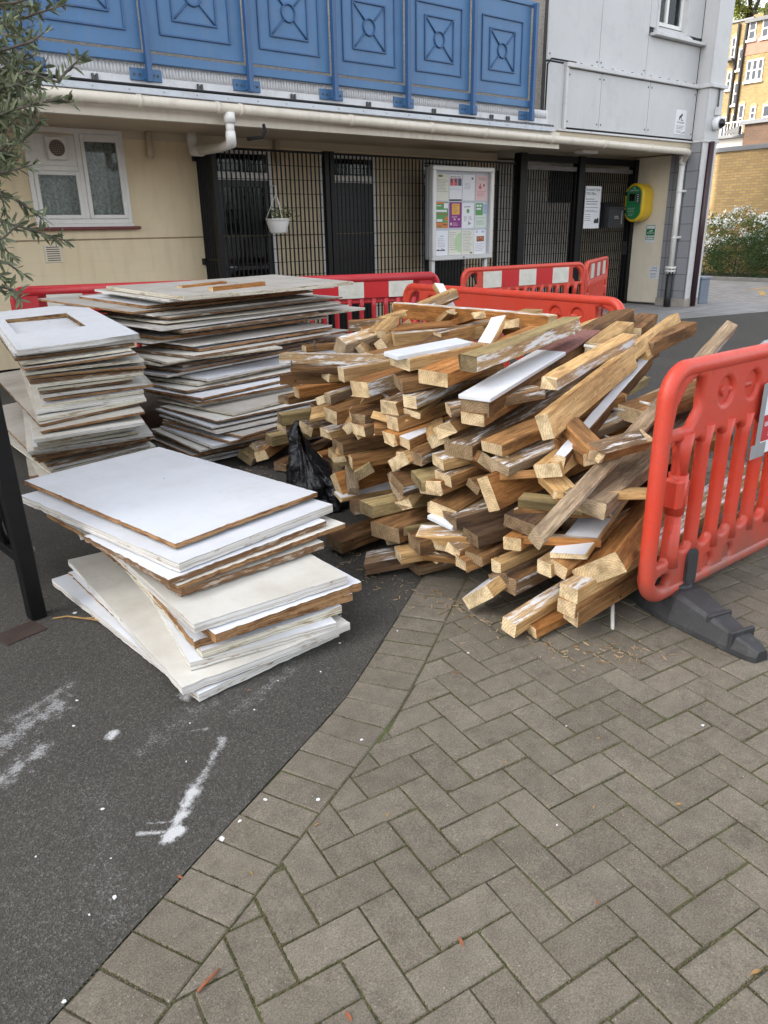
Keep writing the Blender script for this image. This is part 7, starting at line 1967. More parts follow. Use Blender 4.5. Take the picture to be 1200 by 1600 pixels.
def along(a, b, roll):
    d = (b - a).normalized()
    s = d.cross(Vector((0, 0, 1)))
    s = s.normalized() if s.length > 1e-4 else Vector((1, 0, 0))
    n = s.cross(d)
    y = n.cross(d)
    M = Matrix(((d.x, y.x, n.x, a.x), (d.y, y.y, n.y, a.y), (d.z, y.z, n.z, a.z), (0, 0, 0, 1)))
    return M @ Matrix.Rotation(R(roll), 4, 'X')


def timber_mesh(L, w, t, seed, mat, faces=''):
    """sawn timber, slightly uneven, arrises knocked off, square or ragged ends.
    slots: 0 sides, 1 ends, 2 top, 3 the face towards -y"""
    r = random.Random(seed)
    n = max(3, int(L / 0.07))
    c = 0.0035
    mb = MB()
    w *= 1.18; t *= 1.15
    rag = 'broken' in mat or r.random() < 0.28
    sk0, sk1 = r.choice((0.04, 0.06, 0.3)) * r.uniform(-1, 1), r.uniform(-0.2, 0.2)
    bow = r.uniform(-0.009, 0.009) * min(1, L); bow2 = r.uniform(-0.007, 0.007) * min(1, L); twi = r.uniform(-0.12, 0.12) * min(1, L)
    base = [(-w / 2 + c, -t / 2), (w / 2 - c, -t / 2), (w / 2, -t / 2 + c), (w / 2, t / 2 - c), (w / 2 - c, t / 2), (-w / 2 + c, t / 2), (-w / 2, t / 2 - c), (-w / 2, -t / 2 + c)]
    step = 'step' in mat
    for i in range(n + 1):
        u = i / n
        x = L * u
        k = 4 * u * (1 - u)
        for (py, pz) in base:
            jx = 0
            if i == 0: jx = sk0 * py + (r.uniform(-0.012, 0.012) if rag else r.uniform(-0.001, 0.001))
            if i == n: jx = sk1 * py + (r.uniform(-0.03, 0.03) if rag else 0)
            py, pz = py - pz * twi * u, pz + py * twi * u
            yy = py + bow * k + r.uniform(-0.0014, 0.0014)
            zz = pz + bow2 * k + r.uniform(-0.0009, 0.0009)
            if 'N' in faces and False: pass
            mb.v.append(Vector((x + jx, yy, zz)))
    m = 8
    for i in range(n):
        for k in range(8):
            k2 = (k + 1) % 8
            sl = 0
            if k in (4,): sl = 2
            elif k in (6,): sl = 3
            mb.face((i * m + k, i * m + k2, (i + 1) * m + k2, (i + 1) * m + k), sl)
    mb.face([k for k in range(8)][::-1], 1); mb.face([n * m + k for k in range(8)], 1)
    key = mat.split()[0]
    side = WOODS[key]
    top = side; front = side
    streak = M_STREAK_D if key in ('brown', 'dark', 'mid') else M_STREAK
    if 'wN' in faces: top = M_BOARD_W
    if 'sN' in faces or 'sT' in faces or 'sA' in faces: top = streak
    if 'sA' in faces or 'sS' in faces: front = streak
    return mb.build('timber', [side, ENDS[key], top, front])


def notched_mesh(L, w, t, seed, key):
    """timber with a housing cut out of its lower edge"""
    mb = MB()
    a, b, d = 0.56 * L, 0.62 * L, t * 0.36
    mb.prism([(0, -t / 2), (a, -t / 2), (a + 0.004, -t / 2 + d), (b + 0.05, -t / 2 + d), (b + 0.055, -t / 2 - 0.01), (L, -t / 2 - 0.012), (L, t / 2 - 0.01), (b + 0.02, t / 2), (0, t / 2)], 'y', -w / 2, w / 2)
    mb.m = [0] * len(mb.m)
    bm = bmesh.new()
    vs = [bm.verts.new(v) for v in mb.v]
    for f in mb.f: bm.faces.new([vs[i] for i in f])
    bmesh.ops.recalc_face_normals(bm, faces=bm.faces)
    bmesh.ops.bevel(bm, geom=list(bm.edges), offset=0.0025, segments=1, affect='EDGES')
    out = MB(); out.add_bm(bm)
    for q, f in enumerate(out.f):
        xs_ = [out.v[i].x for i in f]
        if max(xs_) < 0.003 or min(xs_) > L - 0.003: out.m[q] = 1
    return out.build('timber', [WOODS[key], ENDS[key]])


# ================================================================ the timber heap
HEAP = 'sawn timbers of the big heap'
BYLAB = {}
M_REDB = plain('bare_red_brown', (0.22, 0.09, 0.072), 0.85, 0.3, 40.0, dirt=((0.3, 0.2, 0.17), 0.7), bmp=0.4)
for k, (a, b, w_, t_, roll, mat, fl, lab) in enumerate(TIMBERS):
    a, b = Vector(a), Vector(b)
    L = (b - a).length
    if not fl and k % 6 == 2 and 'clean' not in lab and 'plain' not in lab: fl = 'sN'
    if not fl and k % 6 == 5 and 'clean' not in lab and 'plain' not in lab: fl = 'sS'
    if 'stepped notch' in lab:
        o = notched_mesh(L, w_, t_, k, mat)
    else:
        o = timber_mesh(L, w_, t_, k * 7 + 3, mat + (' broken' if ('broken' in lab or 'jagged' in lab) else ''), fl)
    tag(o, lab, 'timber', HEAP)
    M = along(a, b, roll)
    o.matrix_world = M
    BYLAB[lab] = (o, M)
    if fl == 'w3':                                                   # white facing board, then the bare patch
        q = MB(); q.cbox(-0.01, 0.74, -0.080, 0.072, 0.034, 0.052, 0.002); f_ = q.build('facing_board', [M_BOARD_W], o)
        q = MB(); q.cbox(0.742, 1.20, -0.076, 0.068, 0.0335, 0.047, 0.002); q.build('bare_patch', M_REDB, o)
    if 'carrying a white faced board' in lab:
        q = MB(); q.cbox(-0.05, L - 0.05, -0.055, 0.055, 0.026, 0.046, 0.002); q.build('facing_board', M_BOARD_W, o)
    if fl == 'wB':
        q = MB(); q.cbox(-0.03, L, -0.085, 0.055, -0.046, -0.026, 0.002); q.build('facing_board', M_BOARD_W, o)
M_PEG = plain('pale_plastic_peg', (0.55, 0.53, 0.47), 0.5, 0.12, 30.0)
for (frag, a, b, r_) in DOWELS:
    for lab, (o, M) in BYLAB.items():
        if frag in lab:
            q = MB(); q.tube([a, b], r_, 8)
            q.build('peg' if r_ > 0.0045 else 'nail', M_PEG if r_ > 0.0045 else M_DKGREY, o, M.inverted())
            break
# timbers inside the heap that show through its gaps
rf = random.Random(21)
for k in range(46):
    y = rf.uniform(1.75, 4.2)
    x0 = 2.26 + max(0, (y - 2.7)) * 0.16 + rf.uniform(0.0, 0.5)
    zmax = 0.72 if y < 3.6 else 0.5
    z = rf.uniform(0.03, zmax)
    x0 += 0.32 * z
    ang = rf.uniform(-14, 20)
    L = rf.uniform(0.7, 1.5)
    a = Vector((x0, y, z)); b = a + Vector((math.cos(R(ang)), math.sin(R(ang)), rf.uniform(-0.02, 0.06))) * L
    key = rf.choice(['mid', 'brown', 'brown', 'orange', 'green', 'pine', 'dark'])
    o = timber_mesh(L, rf.uniform(0.08, 0.14), rf.uniform(0.045, 0.065), 500 + k, key)
    tag(o, 'plain sawn timber buried inside the heap, glimpsed between the outer timbers', 'timber', 'timbers buried inside the heap')
    o.matrix_world = along(a, b, rf.uniform(-12, 12))

# short offcuts and splinters wedged between the larger timbers
for k, (a, ang, rise, L, w_, t_, roll, key) in enumerate(OFFCUTS):
    o = timber_mesh(L, w_, t_, 900 + k, key + (' broken' if k % 3 == 0 else ''), 'sN' if k % 7 == 0 else '')
    o.name = 'offcut'
    tag(o, 'short rough offcut wedged between the larger timbers of the heap', 'timber offcut', 'short offcuts wedged in the heap')
    a = Vector(a)
    b = a + Vector((math.cos(R(ang)), math.sin(R(ang)), rise)).normalized() * L
    o.matrix_world = along(a, b, roll)

stick('batten', 'long thin stick lying at the back of the topmost grimy board', 'stick', (2.62, 6.02, 1.085), (3.12, 6.22, 1.09), 0.05, 0.03, 'orange', None, 901)
stick('batten', 'stick with a dark end lying near the front edge of the topmost grimy board', 'stick', (2.72, 5.66, 1.085), (3.30, 5.86, 1.088), 0.05, 0.035, 'orange', None, 902)
stick('spacer_block', 'small wooden spacer under the ninth board of the left stack, near its left corner', 'wood block', (1.18, 4.68, 0.43), (1.18, 5.0, 0.44), 0.045, 0.04, 'orange', None, 903)
stick('spacer_block', 'small wooden spacer under the ninth board of the left stack, near its right end', 'wood block', (1.52, 4.86, 0.44), (1.52, 5.2, 0.445), 0.045, 0.04, 'orange', None, 904)
stick('batten', 'brown crosspiece lying under the window hole of the topmost door', 'stick', (1.38, 5.5, 0.875), (1.80, 6.1, 0.885), 0.07, 0.02, 'mid', None, 905)

# ================================================================ black sack
M_SACK, nt, b = new_mat('black_polythene')
v = obj_coords(nt)
n = nd(nt, 'ShaderNodeTexNoise', {'Vector': v, 'Scale': 14.0, 'Detail': 6.0, 'Distortion': 1.5}).outputs['Fac']
b.inputs['Base Color'].default_value = (0.010, 0.010, 0.012, 1)
nt.links.new(ramp(nt, n, [(0.3, 0.22), (0.7, 0.42)]), b.inputs['Roughness'])
bump(nt, b, n, 0.6, 0.02)
from mathutils import noise as mnoise
sk = MB()
NS, NR = 90, 44
for i in range(NR + 1):
    u = i / NR
    for k in range(NS):
        a = 2 * math.pi * k / NS
        ca, sa = math.cos(a), math.sin(a)
        # slumped body below, gathered neck leaning back above
        rad = 0.165 * (1 - u ** 2.2) ** 0.62 * (1 - 0.42 * u) + 0.018
        z = 0.50 * u ** 0.85 * (0.78 + 0.22 * math.cos(a - 2.2))
        pleat = 0.0
        for (fq, ph_, am) in ((5, 0.4, 0.10), (9, 2.1, 0.12), (14, 4.0, 0.09), (23, 1.3, 0.05)):
            pleat += am * math.sin(fq * a + ph_ + 2.5 * mnoise.noise(Vector((ca * 2, sa * 2, u * 3 + ph_))))
        rad *= 1 + pleat * (0.25 + 1.1 * u)
        q = Vector((rad * ca * 0.9 - 0.055 * u * u, rad * sa + 0.05 * u * u, z))
        cr_ = mnoise.noise(q * 16) * 0.016 + abs(mnoise.noise(q * 34)) * 0.012 + mnoise.noise(q * 75) * 0.004
        q += Vector((ca, sa, 0.3)) * cr_
        q.z = max(0.002, q.z)
        sk.v.append(q)
for i in range(NR):
    for k in range(NS):
        k2 = (k + 1) % NS
        sk.face((i * NS + k, i * NS + k2, (i + 1) * NS + k2, (i + 1) * NS + k), 0, True)
sk.face([k for k in range(NS)][::-1])
o = tag(sk.build('refuse_sack', M_SACK), 'crumpled black plastic sack drawn up to a peak beside the timber heap', 'plastic sack')
o.location = (2.24, 3.50, 0); o.scale = (1.05, 1.05, 1.0)

# ================================================================ olive tree at the left edge
M_BARK = plain('olive_bark', (0.10, 0.085, 0.07), 0.9, 0.3, 20.0, bmp=0.5)


def leaf_mat(name, c1, c2, trans=0.25):
    m, nt, b = new_mat(name)
    geo = nt.nodes.new('ShaderNodeNewGeometry')
    c = ramp(nt, geo.outputs['Random Per Island'], [(0.0, c1), (1.0, c2)])
    nt.links.new(c, b.inputs['Base Color'])
    b.inputs['Roughness'].default_value = 0.45
    out = nt.nodes['Material Output']
    tl = nd(nt, 'ShaderNodeBsdfTranslucent', {'Color': c})
    mx = nd(nt, 'ShaderNodeMixShader', {0: trans})
    nt.links.new(b.outputs[0], mx.inputs[1]); nt.links.new(tl.outputs[0], mx.inputs[2])
    nt.links.new(mx.outputs[0], out.inputs['Surface'])
    return m


M_OLIVE = leaf_mat('olive_leaf', (0.06, 0.078, 0.035), (0.19, 0.22, 0.125))


def leaf(w, base, d, side, L, W):
    d = d.normalized()
    s = side - d * side.dot(d)
    s = s.normalized() if s.length > 1e-5 else d.orthogonal().normalized()
    nrm = d.cross(s)
    i0 = len(w.v)
    w.v += [base, base + d * L * 0.35 + s * W * 0.5 + nrm * W * 0.12, base + d * L * 0.7 + s * W * 0.42 + nrm * W * 0.1 - nrm * L * 0.03, base + d * L - nrm * L * 0.08,
            base + d * L * 0.7 - s * W * 0.42 + nrm * W * 0.1 - nrm * L * 0.03, base + d * L * 0.35 - s * W * 0.5 + nrm * W * 0.12, base + d * L * 0.4, base + d * L * 0.72 - nrm * L * 0.03]
    w.face((i0, i0 + 1, i0 + 6)); w.face((i0 + 1, i0 + 2, i0 + 7, i0 + 6)); w.face((i0 + 2, i0 + 3, i0 + 7))
    w.face((i0, i0 + 6, i0 + 5)); w.face((i0 + 6, i0 + 7, i0 + 4, i0 + 5)); w.face((i0 + 7, i0 + 3, i0 + 4))


ot = thing('olive_tree', 'olive tree with narrow grey green leaves hanging in from the left edge', 'tree', (0.2, 4.06, 0))
oi_ = Matrix.Translation((-0.2, -4.06, 0))
rt = random.Random(5)
tr = MB(); cr = MB()
tr.tube([(0.2, 4.06, 0), (0.21, 4.05, 0.5), (0.17, 4.08, 1.0), (0.22, 4.04, 1.5), (0.2, 4.06, 2.1), (0.23, 4.0, 2.7)], [0.065, 0.05, 0.045, 0.04, 0.03, 0.015], 10)


def twig(pts, step=0.0125):
    pts = [Vector(p) for p in pts]
    tr.tube(pts, [0.005] * (len(pts) - 1) + [0.002], 6)
    L = 0
    for a, b in zip(pts, pts[1:]):
        d = b - a
        n = max(1, int(d.length / step))
        for q in range(n):
            p = a + d * ((q + rt.random() * 0.5) / n)
            for s in (-1, 1):
                if rt.random() < 0.12: continue
                sd = Vector((rt.uniform(-1, 1), rt.uniform(-1, 1), rt.uniform(-1, 1)))
                dr = d.normalized() * rt.uniform(0.35, 0.9) + sd.normalized() * 0.8
                leaf(cr, p, dr, Vector((rt.uniform(-1, 1), rt.uniform(-1, 1), rt.uniform(-0.4, 0.4))), rt.uniform(0.042, 0.066), rt.uniform(0.011, 0.016))
    e = pts[-1]
    dd = (pts[-1] - pts[-2]).normalized()
    for _ in range(5):
        leaf(cr, e, dd + Vector((rt.uniform(-.6, .6), rt.uniform(-.6, .6), rt.uniform(-.6, .6))), Vector((rt.random(), rt.random(), rt.random())), 0.045, 0.009)


for pts in TWIGS:
    a = Vector(pts[0])
    tz = min(2.6, max(0.9, a.z - 0.35))
    tr.tube([(0.2, 4.06, tz), Vector((0.2, 4.06, tz)).lerp(a, 0.5) + Vector((0, 0, 0.08)), a], [0.016, 0.011, 0.005], 7)
    twig(pts)
for k in range(70):                                                   # the rest of the crown, away from the picture
    a = rt.uniform(R(80), R(300)); d = rt.uniform(0.25, 0.85)
    z0 = rt.uniform(1.2, 2.7)
    p0 = Vector((0.2, 4.06, z0 - 0.2))
    p1 = Vector((0.2 + d * 0.6 * math.cos(a), 4.06 + d * 0.6 * math.sin(a), z0 + 0.15))
    p2 = Vector((0.2 + d * math.cos(a), 4.06 + d * math.sin(a), z0 + rt.uniform(-0.15, 0.25)))
    tr.tube([p0, p1], [0.010, 0.005], 6)
    twig([p1, (p1 + p2) / 2 + Vector((0, 0, 0.03)), p2], 0.024)
tr.build('trunk', M_BARK, ot, oi_)
cr.build('crown', M_OLIVE, ot, oi_)

# ================================================================ court beyond: hedge, brick wall, far buildings
def brick_mat(name, c1, c2, mortar, plane, scale=1.0):
    m, nt, b = new_mat(name)
    tc = nt.nodes.new('ShaderNodeTexCoord')
    sep = nd(nt, 'ShaderNodeSeparateXYZ', {0: tc.outputs['Object']})
    v = nd(nt, 'ShaderNodeCombineXYZ', {'X': sep.outputs[1] if plane == 'x' else sep.outputs[0], 'Y': sep.outputs[2], 'Z': 0.0}).outputs[0]
    br = nd(nt, 'ShaderNodeTexBrick', {'Vector': v, 'Color1': (*c1, 1), 'Color2': (*c2, 1), 'Mortar': (*mortar, 1), 'Scale': scale, 'Mortar Size': 0.010, 'Brick Width': 0.225, 'Row Height': 0.075, 'Bias': -0.1})
    n = nd(nt, 'ShaderNodeTexNoise', {'Vector': v, 'Scale': 1.1, 'Detail': 6.0, 'Roughness': 0.7}).outputs['Fac']
    c = mix(nt, 0.7, br.outputs['Color'], ramp(nt, n, [(0.3, (0.7, 0.68, 0.64)), (0.7, (1.12, 1.1, 1.05))]), 'MULTIPLY')
    nt.links.new(c, b.inputs['Base Color'])
    b.inputs['Roughness'].default_value = 0.9
    bump(nt, b, mth(nt, 'SUBTRACT', 1.0, br.outputs['Fac']), 0.5, 0.006)
    return m


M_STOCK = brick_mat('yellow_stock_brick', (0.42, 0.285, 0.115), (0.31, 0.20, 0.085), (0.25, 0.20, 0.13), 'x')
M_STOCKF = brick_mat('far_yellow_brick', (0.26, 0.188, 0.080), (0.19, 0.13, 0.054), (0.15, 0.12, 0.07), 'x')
M_COPE = plain('grey_coping', (0.15, 0.155, 0.165), 0.7, 0.1, 3.0)
bw = thing('brick_wall', 'yellow brick garden wall with grey coping behind the flowering shrub', 'wall', (23.6, 11, 0))
bi = Matrix.Translation((-23.6, -11, 0))
w = MB(); w.box(23.5, 23.8, 0, 19.0, 0, 3.50); w.build('brickwork', M_STOCK, bw, bi)
w = MB(); w.cbox(23.44, 23.86, -0.02, 19.02, 3.50, 3.63, 0.01); w.build('coping', M_COPE, bw, bi)


def shrub(name, label, center, boxes, leafm, nleaf, lsize, flower=None, nfl=0, seed=1):
    t = thing(name, label, 'shrub', center)
    inv = Matrix.Translation([-c for c in center])
    r = random.Random(seed)
    w = MB(); fl = MB()
    tot = sum(b[3] * b[4] * b[5] for b in boxes)
    for (cx, cy, cz, rx, ry, rz) in boxes:
        st = MB(); st.tube([(cx, cy, 0), (cx + 0.05, cy, cz * 0.6), (cx, cy + 0.05, cz)], [0.03, 0.02, 0.01], 6); st.build('stem', M_BARK, t, inv)
        n = int(nleaf * rx * ry * rz / tot)
        for _ in range(n):
            d = Vector((r.gauss(0, 1), r.gauss(0, 1), r.gauss(0, 1))).normalized()
            rad = 1 - abs(r.gauss(0, 0.16))
            rad *= 1 + 0.12 * math.sin(6 * d.x + cx * 3) * math.sin(7 * d.y + cy) + 0.08 * math.sin(9 * d.z + cx)
            p = Vector((cx + d.x * rx * rad, cy + d.y * ry * rad, cz + d.z * rz * rad))
            if p.z < 0.02: continue
            leaf(w, p, d * 0.6 + Vector((r.uniform(-1, 1), r.uniform(-1, 1), r.uniform(-0.6, 1))), Vector((r.uniform(-1, 1), r.uniform(-1, 1), r.uniform(-1, 1))), lsize * r.uniform(0.7, 1.4), lsize * 0.45)
        if flower:
            m = int(nfl * rx * ry * rz / tot)
            for _ in range(m):
                d = Vector((-abs(r.gauss(0, 1)) if r.random() < 0.7 else r.gauss(0, 1), r.gauss(0, 1), r.gauss(0.25, 1))).normalized()
                rad = (1.02 + r.uniform(-0.03, 0.07)) * (1 + 0.12 * math.sin(6 * d.x + cx * 3) * math.sin(7 * d.y + cy) + 0.08 * math.sin(9 * d.z + cx))
                p = Vector((cx + d.x * rx * rad, cy + d.y * ry * rad, cz + d.z * rz * rad))
                if p.z < 0.75 + 0.25 * math.sin(p.y * 2.3): continue
                if math.sin(p.y * 5.3 + p.z * 4) + math.sin(p.z * 9 + p.y * 3.1) < -0.7: continue
                for q in range(4):
                    pp = p + Vector((r.uniform(-1, 1), r.uniform(-1, 1), r.uniform(-1, 1))) * 0.05
                    a = Vector((r.uniform(-1, 1), r.uniform(-1, 1), r.uniform(-1, 1))).normalized() * 0.028
                    bb = a.cross(Vector((r.uniform(-1, 1), r.uniform(-1, 1), r.uniform(-1, 1)))).normalized() * 0.028
                    i0 = len(fl.v); fl.v += [pp - a, pp - bb, pp + a, pp + bb]; fl.face((i0, i0 + 1, i0 + 2, i0 + 3))
    w.build('foliage', leafm, t, inv)
    if flower: fl.build('blossom', flower, t, inv)
    return t


M_LF1 = leaf_mat('shrub_leaf', (0.05, 0.095, 0.016), (0.12, 0.18, 0.04))
M_LF2 = leaf_mat('yew_leaf', (0.018, 0.045, 0.008), (0.06, 0.115, 0.022))
M_BLOS = plain('white_blossom', (0.78, 0.79, 0.76), 0.6, 0.04, 5.0)
shrub('flowering_shrub', 'shrub covered in small white blossom against the yellow brick wall', (22.7, 11.5, 0),
      [(22.6, 13.2, 0.95, 0.75, 1.2, 0.9), (22.55, 11.9, 1.0, 0.8, 1.1, 0.85), (22.7, 10.7, 1.05, 0.75, 1.1, 0.85), (22.8, 9.4, 0.95, 0.7, 1.2, 0.8)], M_LF1, 14000, 0.06, M_BLOS, 1500, 4)
shrub('evergreen_shrub', 'dense dark evergreen shrub below the white flowering one', (21.7, 10.5, 0),
      [(21.9, 12.5, 0.40, 0.6, 0.8, 0.5), (21.6, 11.3, 0.58, 0.7, 0.9, 0.66), (21.6, 10.2, 0.72, 0.75, 1.0, 0.78), (21.9, 9.0, 0.65, 0.8, 1.0, 0.7)], M_LF2, 15000, 0.05, None, 0, 8)
w = MB(); w.cbox(21.0, 21.12, 6, 14, 0.0, 0.10, 0.01); tag(w.build('kerb', plain('kerb_stone', (0.25, 0.24, 0.22), 0.9, 0.15, 3.0)), kind='structure')
w = MB(); w.box(21.12, 23.49, 6, 14.4, 0.0, 0.06); tag(w.build('planting_bed', plain('soil', (0.05, 0.038, 0.028), 0.95, 0.3, 4.0)), kind='structure')

# terrace between
te = thing('terrace_wall', 'white rendered terrace wall topped by a thin railing above the garden wall', 'terrace', (30, 17, 0))
ti = Matrix.Translation((-30, -17, 0))
w = MB(); w.box(30, 31, 15.9, 21, 0, 4.5); w.build('wall', M_WHITE, te, ti)
w = MB(); w.box(29.6, 31.0, 15.9, 21, 4.502, 4.6); w.build('roof_edge', M_COPE, te, ti)
w = MB()
for k in range(40):
    w.box(30.1, 30.12, 15.95 + k * 0.12, 15.97 + k * 0.12, 4.6, 5.05)
w.box(30.08, 30.14, 15.9, 21, 5.05, 5.09)
w.build('railing', M_SIGN, te, ti)
ob = thing('brick_outbuilding', 'dark brick outbuilding corner rising beside the white terrace wall', 'outbuilding', (29.5, 14, 0))
oi2 = Matrix.Translation((-29.5, -14, 0))
w = MB(); w.box(29.4, 31.5, 9, 15.85, 0, 4.86); w.build('wall', brick_mat('red_brown_brick', (0.12, 0.065, 0.04), (0.085, 0.045, 0.028), (0.10, 0.085, 0.065), 'x'), ob, oi2)
w = MB(); w.box(29.3, 31.6, 8.9, 15.95, 4.862, 4.99); w.build('coping', M_COPE, ob, oi2)
w = MB(); w.prism([(15.95, 4.55), (16.5, 4.62), (16.5, 4.7), (15.95, 4.82)], 'x', 29.2, 29.39); w.build('hood', M_DKGREY, ob, oi2)

# tall yellow brick mansion block, facing -X, far beyond
FX, FS = 56.0, 56.0 / 38.0


def FY_(y): return y * FS
def FZ_(z): return 1.5 + (z - 1.5) * FS


mb_ = thing('mansion_block', 'tall yellow brick mansion block with white sash windows in sunlight', 'mansion block', (FX, 31, 0))
mi = Matrix.Translation((-FX, -31, 0))
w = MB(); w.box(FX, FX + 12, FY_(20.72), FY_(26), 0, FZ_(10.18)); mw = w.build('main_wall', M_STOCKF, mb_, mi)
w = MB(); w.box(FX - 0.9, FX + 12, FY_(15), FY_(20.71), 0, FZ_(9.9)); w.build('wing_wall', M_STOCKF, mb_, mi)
w = MB(); w.box(FX - 0.1, FX + 12, FY_(20.72), FY_(26.1), FZ_(10.18), FZ_(10.26)); w.build('parapet', M_COPE, mb_, mi)
w = MB(); w.box(FX - 1.1, FX + 12, FY_(14.9), FY_(20.74), FZ_(9.9), FZ_(10.05)); w.build('eaves', M_DKGREY, mb_, mi)
w = MB(); w.box(FX + 0.5, FX + 2.0, FY_(20.5), FY_(20.95), FZ_(9.9), FZ_(10.42)); w.build('chimney', M_STOCKF, mb_, mi)
w = MB(); w.box(FX - 0.93, FX - 0.9, FY_(15), FY_(20.70), FZ_(8.62), FZ_(9.4)); w.build('render_band', plain('pinkish_render', (0.24, 0.13, 0.09), 0.9, 0.12, 2.0), mb_, mi)


M_FARG = plain('far_glass', (0.035, 0.04, 0.05), 0.35, 0.2, 1.0, spec=0.2)
M_FARW = plain('far_white_frame', (0.42, 0.41, 0.38), 0.5, 0.05, 2.0)


def sash(x, y0, y1, z0, z1, arch, lights=1):
    w = MB()
    w.box(x - 0.05, x - 0.02, FY_(y0), FY_(y1), FZ_(z0), FZ_(z1))
    fo = w.build('window', M_FARW, mb_, mi)
    g2 = MB()
    n = lights
    a, b = FY_(y0), FY_(y1)
    for k in range(n):
        p0 = a + (b - a) * k / n + 0.08; p1 = a + (b - a) * (k + 1) / n - 0.08
        zm = (FZ_(z0) + FZ_(z1)) / 2
        g2.box(x - 0.062, x - 0.055, p0, p1, FZ_(z0) + 0.1, zm - 0.05); g2.box(x - 0.062, x - 0.055, p0, p1, zm + 0.05, FZ_(z1) - 0.1)
    g2.build('pane', M_FARG, fo, mi)
    s_ = MB(); s_.box(x - 0.14, x - 0.01, FY_(y0) - 0.08, FY_(y1) + 0.08, FZ_(z0) - 0.12, FZ_(z0) - 0.002); s_.build('sill', M_SIGN, fo, mi)
    if arch:
        s_ = MB()
        c = (a + b) / 2
        s_.prism([(a - 0.05, FZ_(z1) + 0.002)] + [(c - (b - a + 0.1) / 2 * math.cos(q * math.pi / 8), FZ_(z1) + 0.005 + 0.22 * math.sin(q * math.pi / 8)) for q in range(1, 8)] + [(b + 0.05, FZ_(z1) + 0.002)], 'x', x - 0.05, x - 0.01)
        s_.build('arch', plain('gauged_brick', (0.36, 0.19, 0.10), 0.9), fo, mi)


for (y0, y1, z0, z1) in ((21.44, 21.66, 8.75, 9.62), (21.45, 21.68, 7.45, 8.2), (21.0, 21.26, 6.75, 7.70), (20.94, 21.2, 5.4, 6.37), (21.42, 21.7, 5.4, 6.3), (20.98, 21.24, 8.2, 9.1)):
    sash(FX, y0, y1, z0, z1, True)
for (y0, y1, z0, z1, l) in ((20.22, 20.56, 9.22, 9.95, 1), (19.3, 19.95, 9.2, 9.95, 2), (19.66, 20.44, 7.55, 8.42, 3), (20.28, 20.55, 5.5, 6.65, 1), (19.72, 19.98, 5.95, 6.5, 1), (18.3, 19.1, 7.5, 8.4, 3), (18.9, 19.4, 5.5, 6.5, 1)):
    sash(FX - 0.9, y0, y1, z0, z1, z1 < 7, l)
w = MB(); w.tube([(FX - 0.1, FY_(21.36), 0), (FX - 0.1, FY_(21.36), FZ_(10.1))], 0.09, 8); w.tube([(FX - 1.0, FY_(20.68), 0), (FX - 1.0, FY_(20.68), FZ_(8.5)), (FX - 1.0, FY_(20.64), FZ_(9.9))], 0.09, 8); w.build('downpipe', M_BLACKM, mb_, mi)
w = MB(); w.box(FX - 0.5, FX, FY_(21.40), FY_(21.75), FZ_(8.62), FZ_(8.72)); w.build('balconette', M_DKGREY, mb_, mi)

# sunlit tree beyond the mansion block
ft = thing('plane_tree', 'tall sunlit tree with fresh yellow green leaves above the mansion block roof', 'tree', (74, 40.6, 0))
fi = Matrix.Translation((-74, -40.6, 0))
rt2 = random.Random(9)
tr2 = MB(); cr2 = MB()
tr2.tube([(74, 40.6, 0), (74.2, 40.6, 6), (74, 40.8, 12), (73.8, 40.4, 19)], [0.5, 0.4, 0.3, 0.15], 10)
for k in range(46):
    a = rt2.uniform(0, 6.28); z0 = rt2.uniform(11, 19); d = rt2.uniform(2, 5.2)
    e = Vector((74 + d * math.cos(a), 40.6 + d * math.sin(a), z0 + rt2.uniform(0.5, 3.5)))
    tr2.tube([(74, 40.6, z0), (Vector((74, 40.6, z0)) + e) / 2 + Vector((0, 0, 0.4)), e], [0.16, 0.09, 0.03], 6)
    for c in range(7):
        cc_ = e + Vector((rt2.gauss(0, 1), rt2.gauss(0, 1), rt2.gauss(0, 0.8))) * 0.9
        for q in range(80):
            p = cc_ + Vector((rt2.gauss(0, 0.4), rt2.gauss(0, 0.4), rt2.gauss(0, 0.3)))
            leaf(cr2, p, Vector((rt2.uniform(-1, 1), rt2.uniform(-1, 1), rt2.uniform(-1, 0.4))), Vector((rt2.uniform(-1, 1), rt2.uniform(-1, 1), rt2.uniform(-1, 1))), rt2.uniform(0.16, 0.26), 0.15)
tr2.build('trunk', M_BARK, ft, fi)
cr2.build('crown', leaf_mat('spring_leaf', (0.16, 0.19, 0.03), (0.28, 0.30, 0.06), 0.4), ft, fi)

# ================================================================ litter on the ground
M_FLAKE = plain('paint_flake', (0.72, 0.73, 0.75), 0.5, 0.05, 30.0)
M_DRY = plain('dry_leaf', (0.34, 0.20, 0.07), 0.8, 0.35, 40.0)
M_DRYR = plain('dry_leaf_red', (0.26, 0.09, 0.04), 0.8, 0.3, 40.0)
rl = random.Random(31)
FL = [(0.313, 1.495, 1.2), (0.449, 2.251, 1.0), (0.602, 1.499, 1.3), (0.765, 1.553, 1.0), (2.016, 0.956, 1.0), (1.321, 0.972, 0.5), (0.393, 1.811, 0.8), (0.25, 1.483, 0.7), (0.88, 1.459, 1.1), (0.669, 1.525, 1.0), (1.133, 1.594, 1.0), (1.68, 1.23, 0.5), (0.502, 2.391, 1.0), (0.138, 1.3, 0.8), (0.70, 3.05, 1.6), (0.35, 1.62, 0.5), (0.66, 1.85, 0.5), (0.95, 1.95, 0.6), (1.25, 2.0, 0.7), (1.42, 2.12, 0.7), (1.55, 2.3, 0.8), (0.2, 1.75, 0.5), (0.75, 2.02, 0.5), (1.1, 2.05, 0.5), (1.75, 1.75, 0.8), (1.65, 2.05, 0.7)]
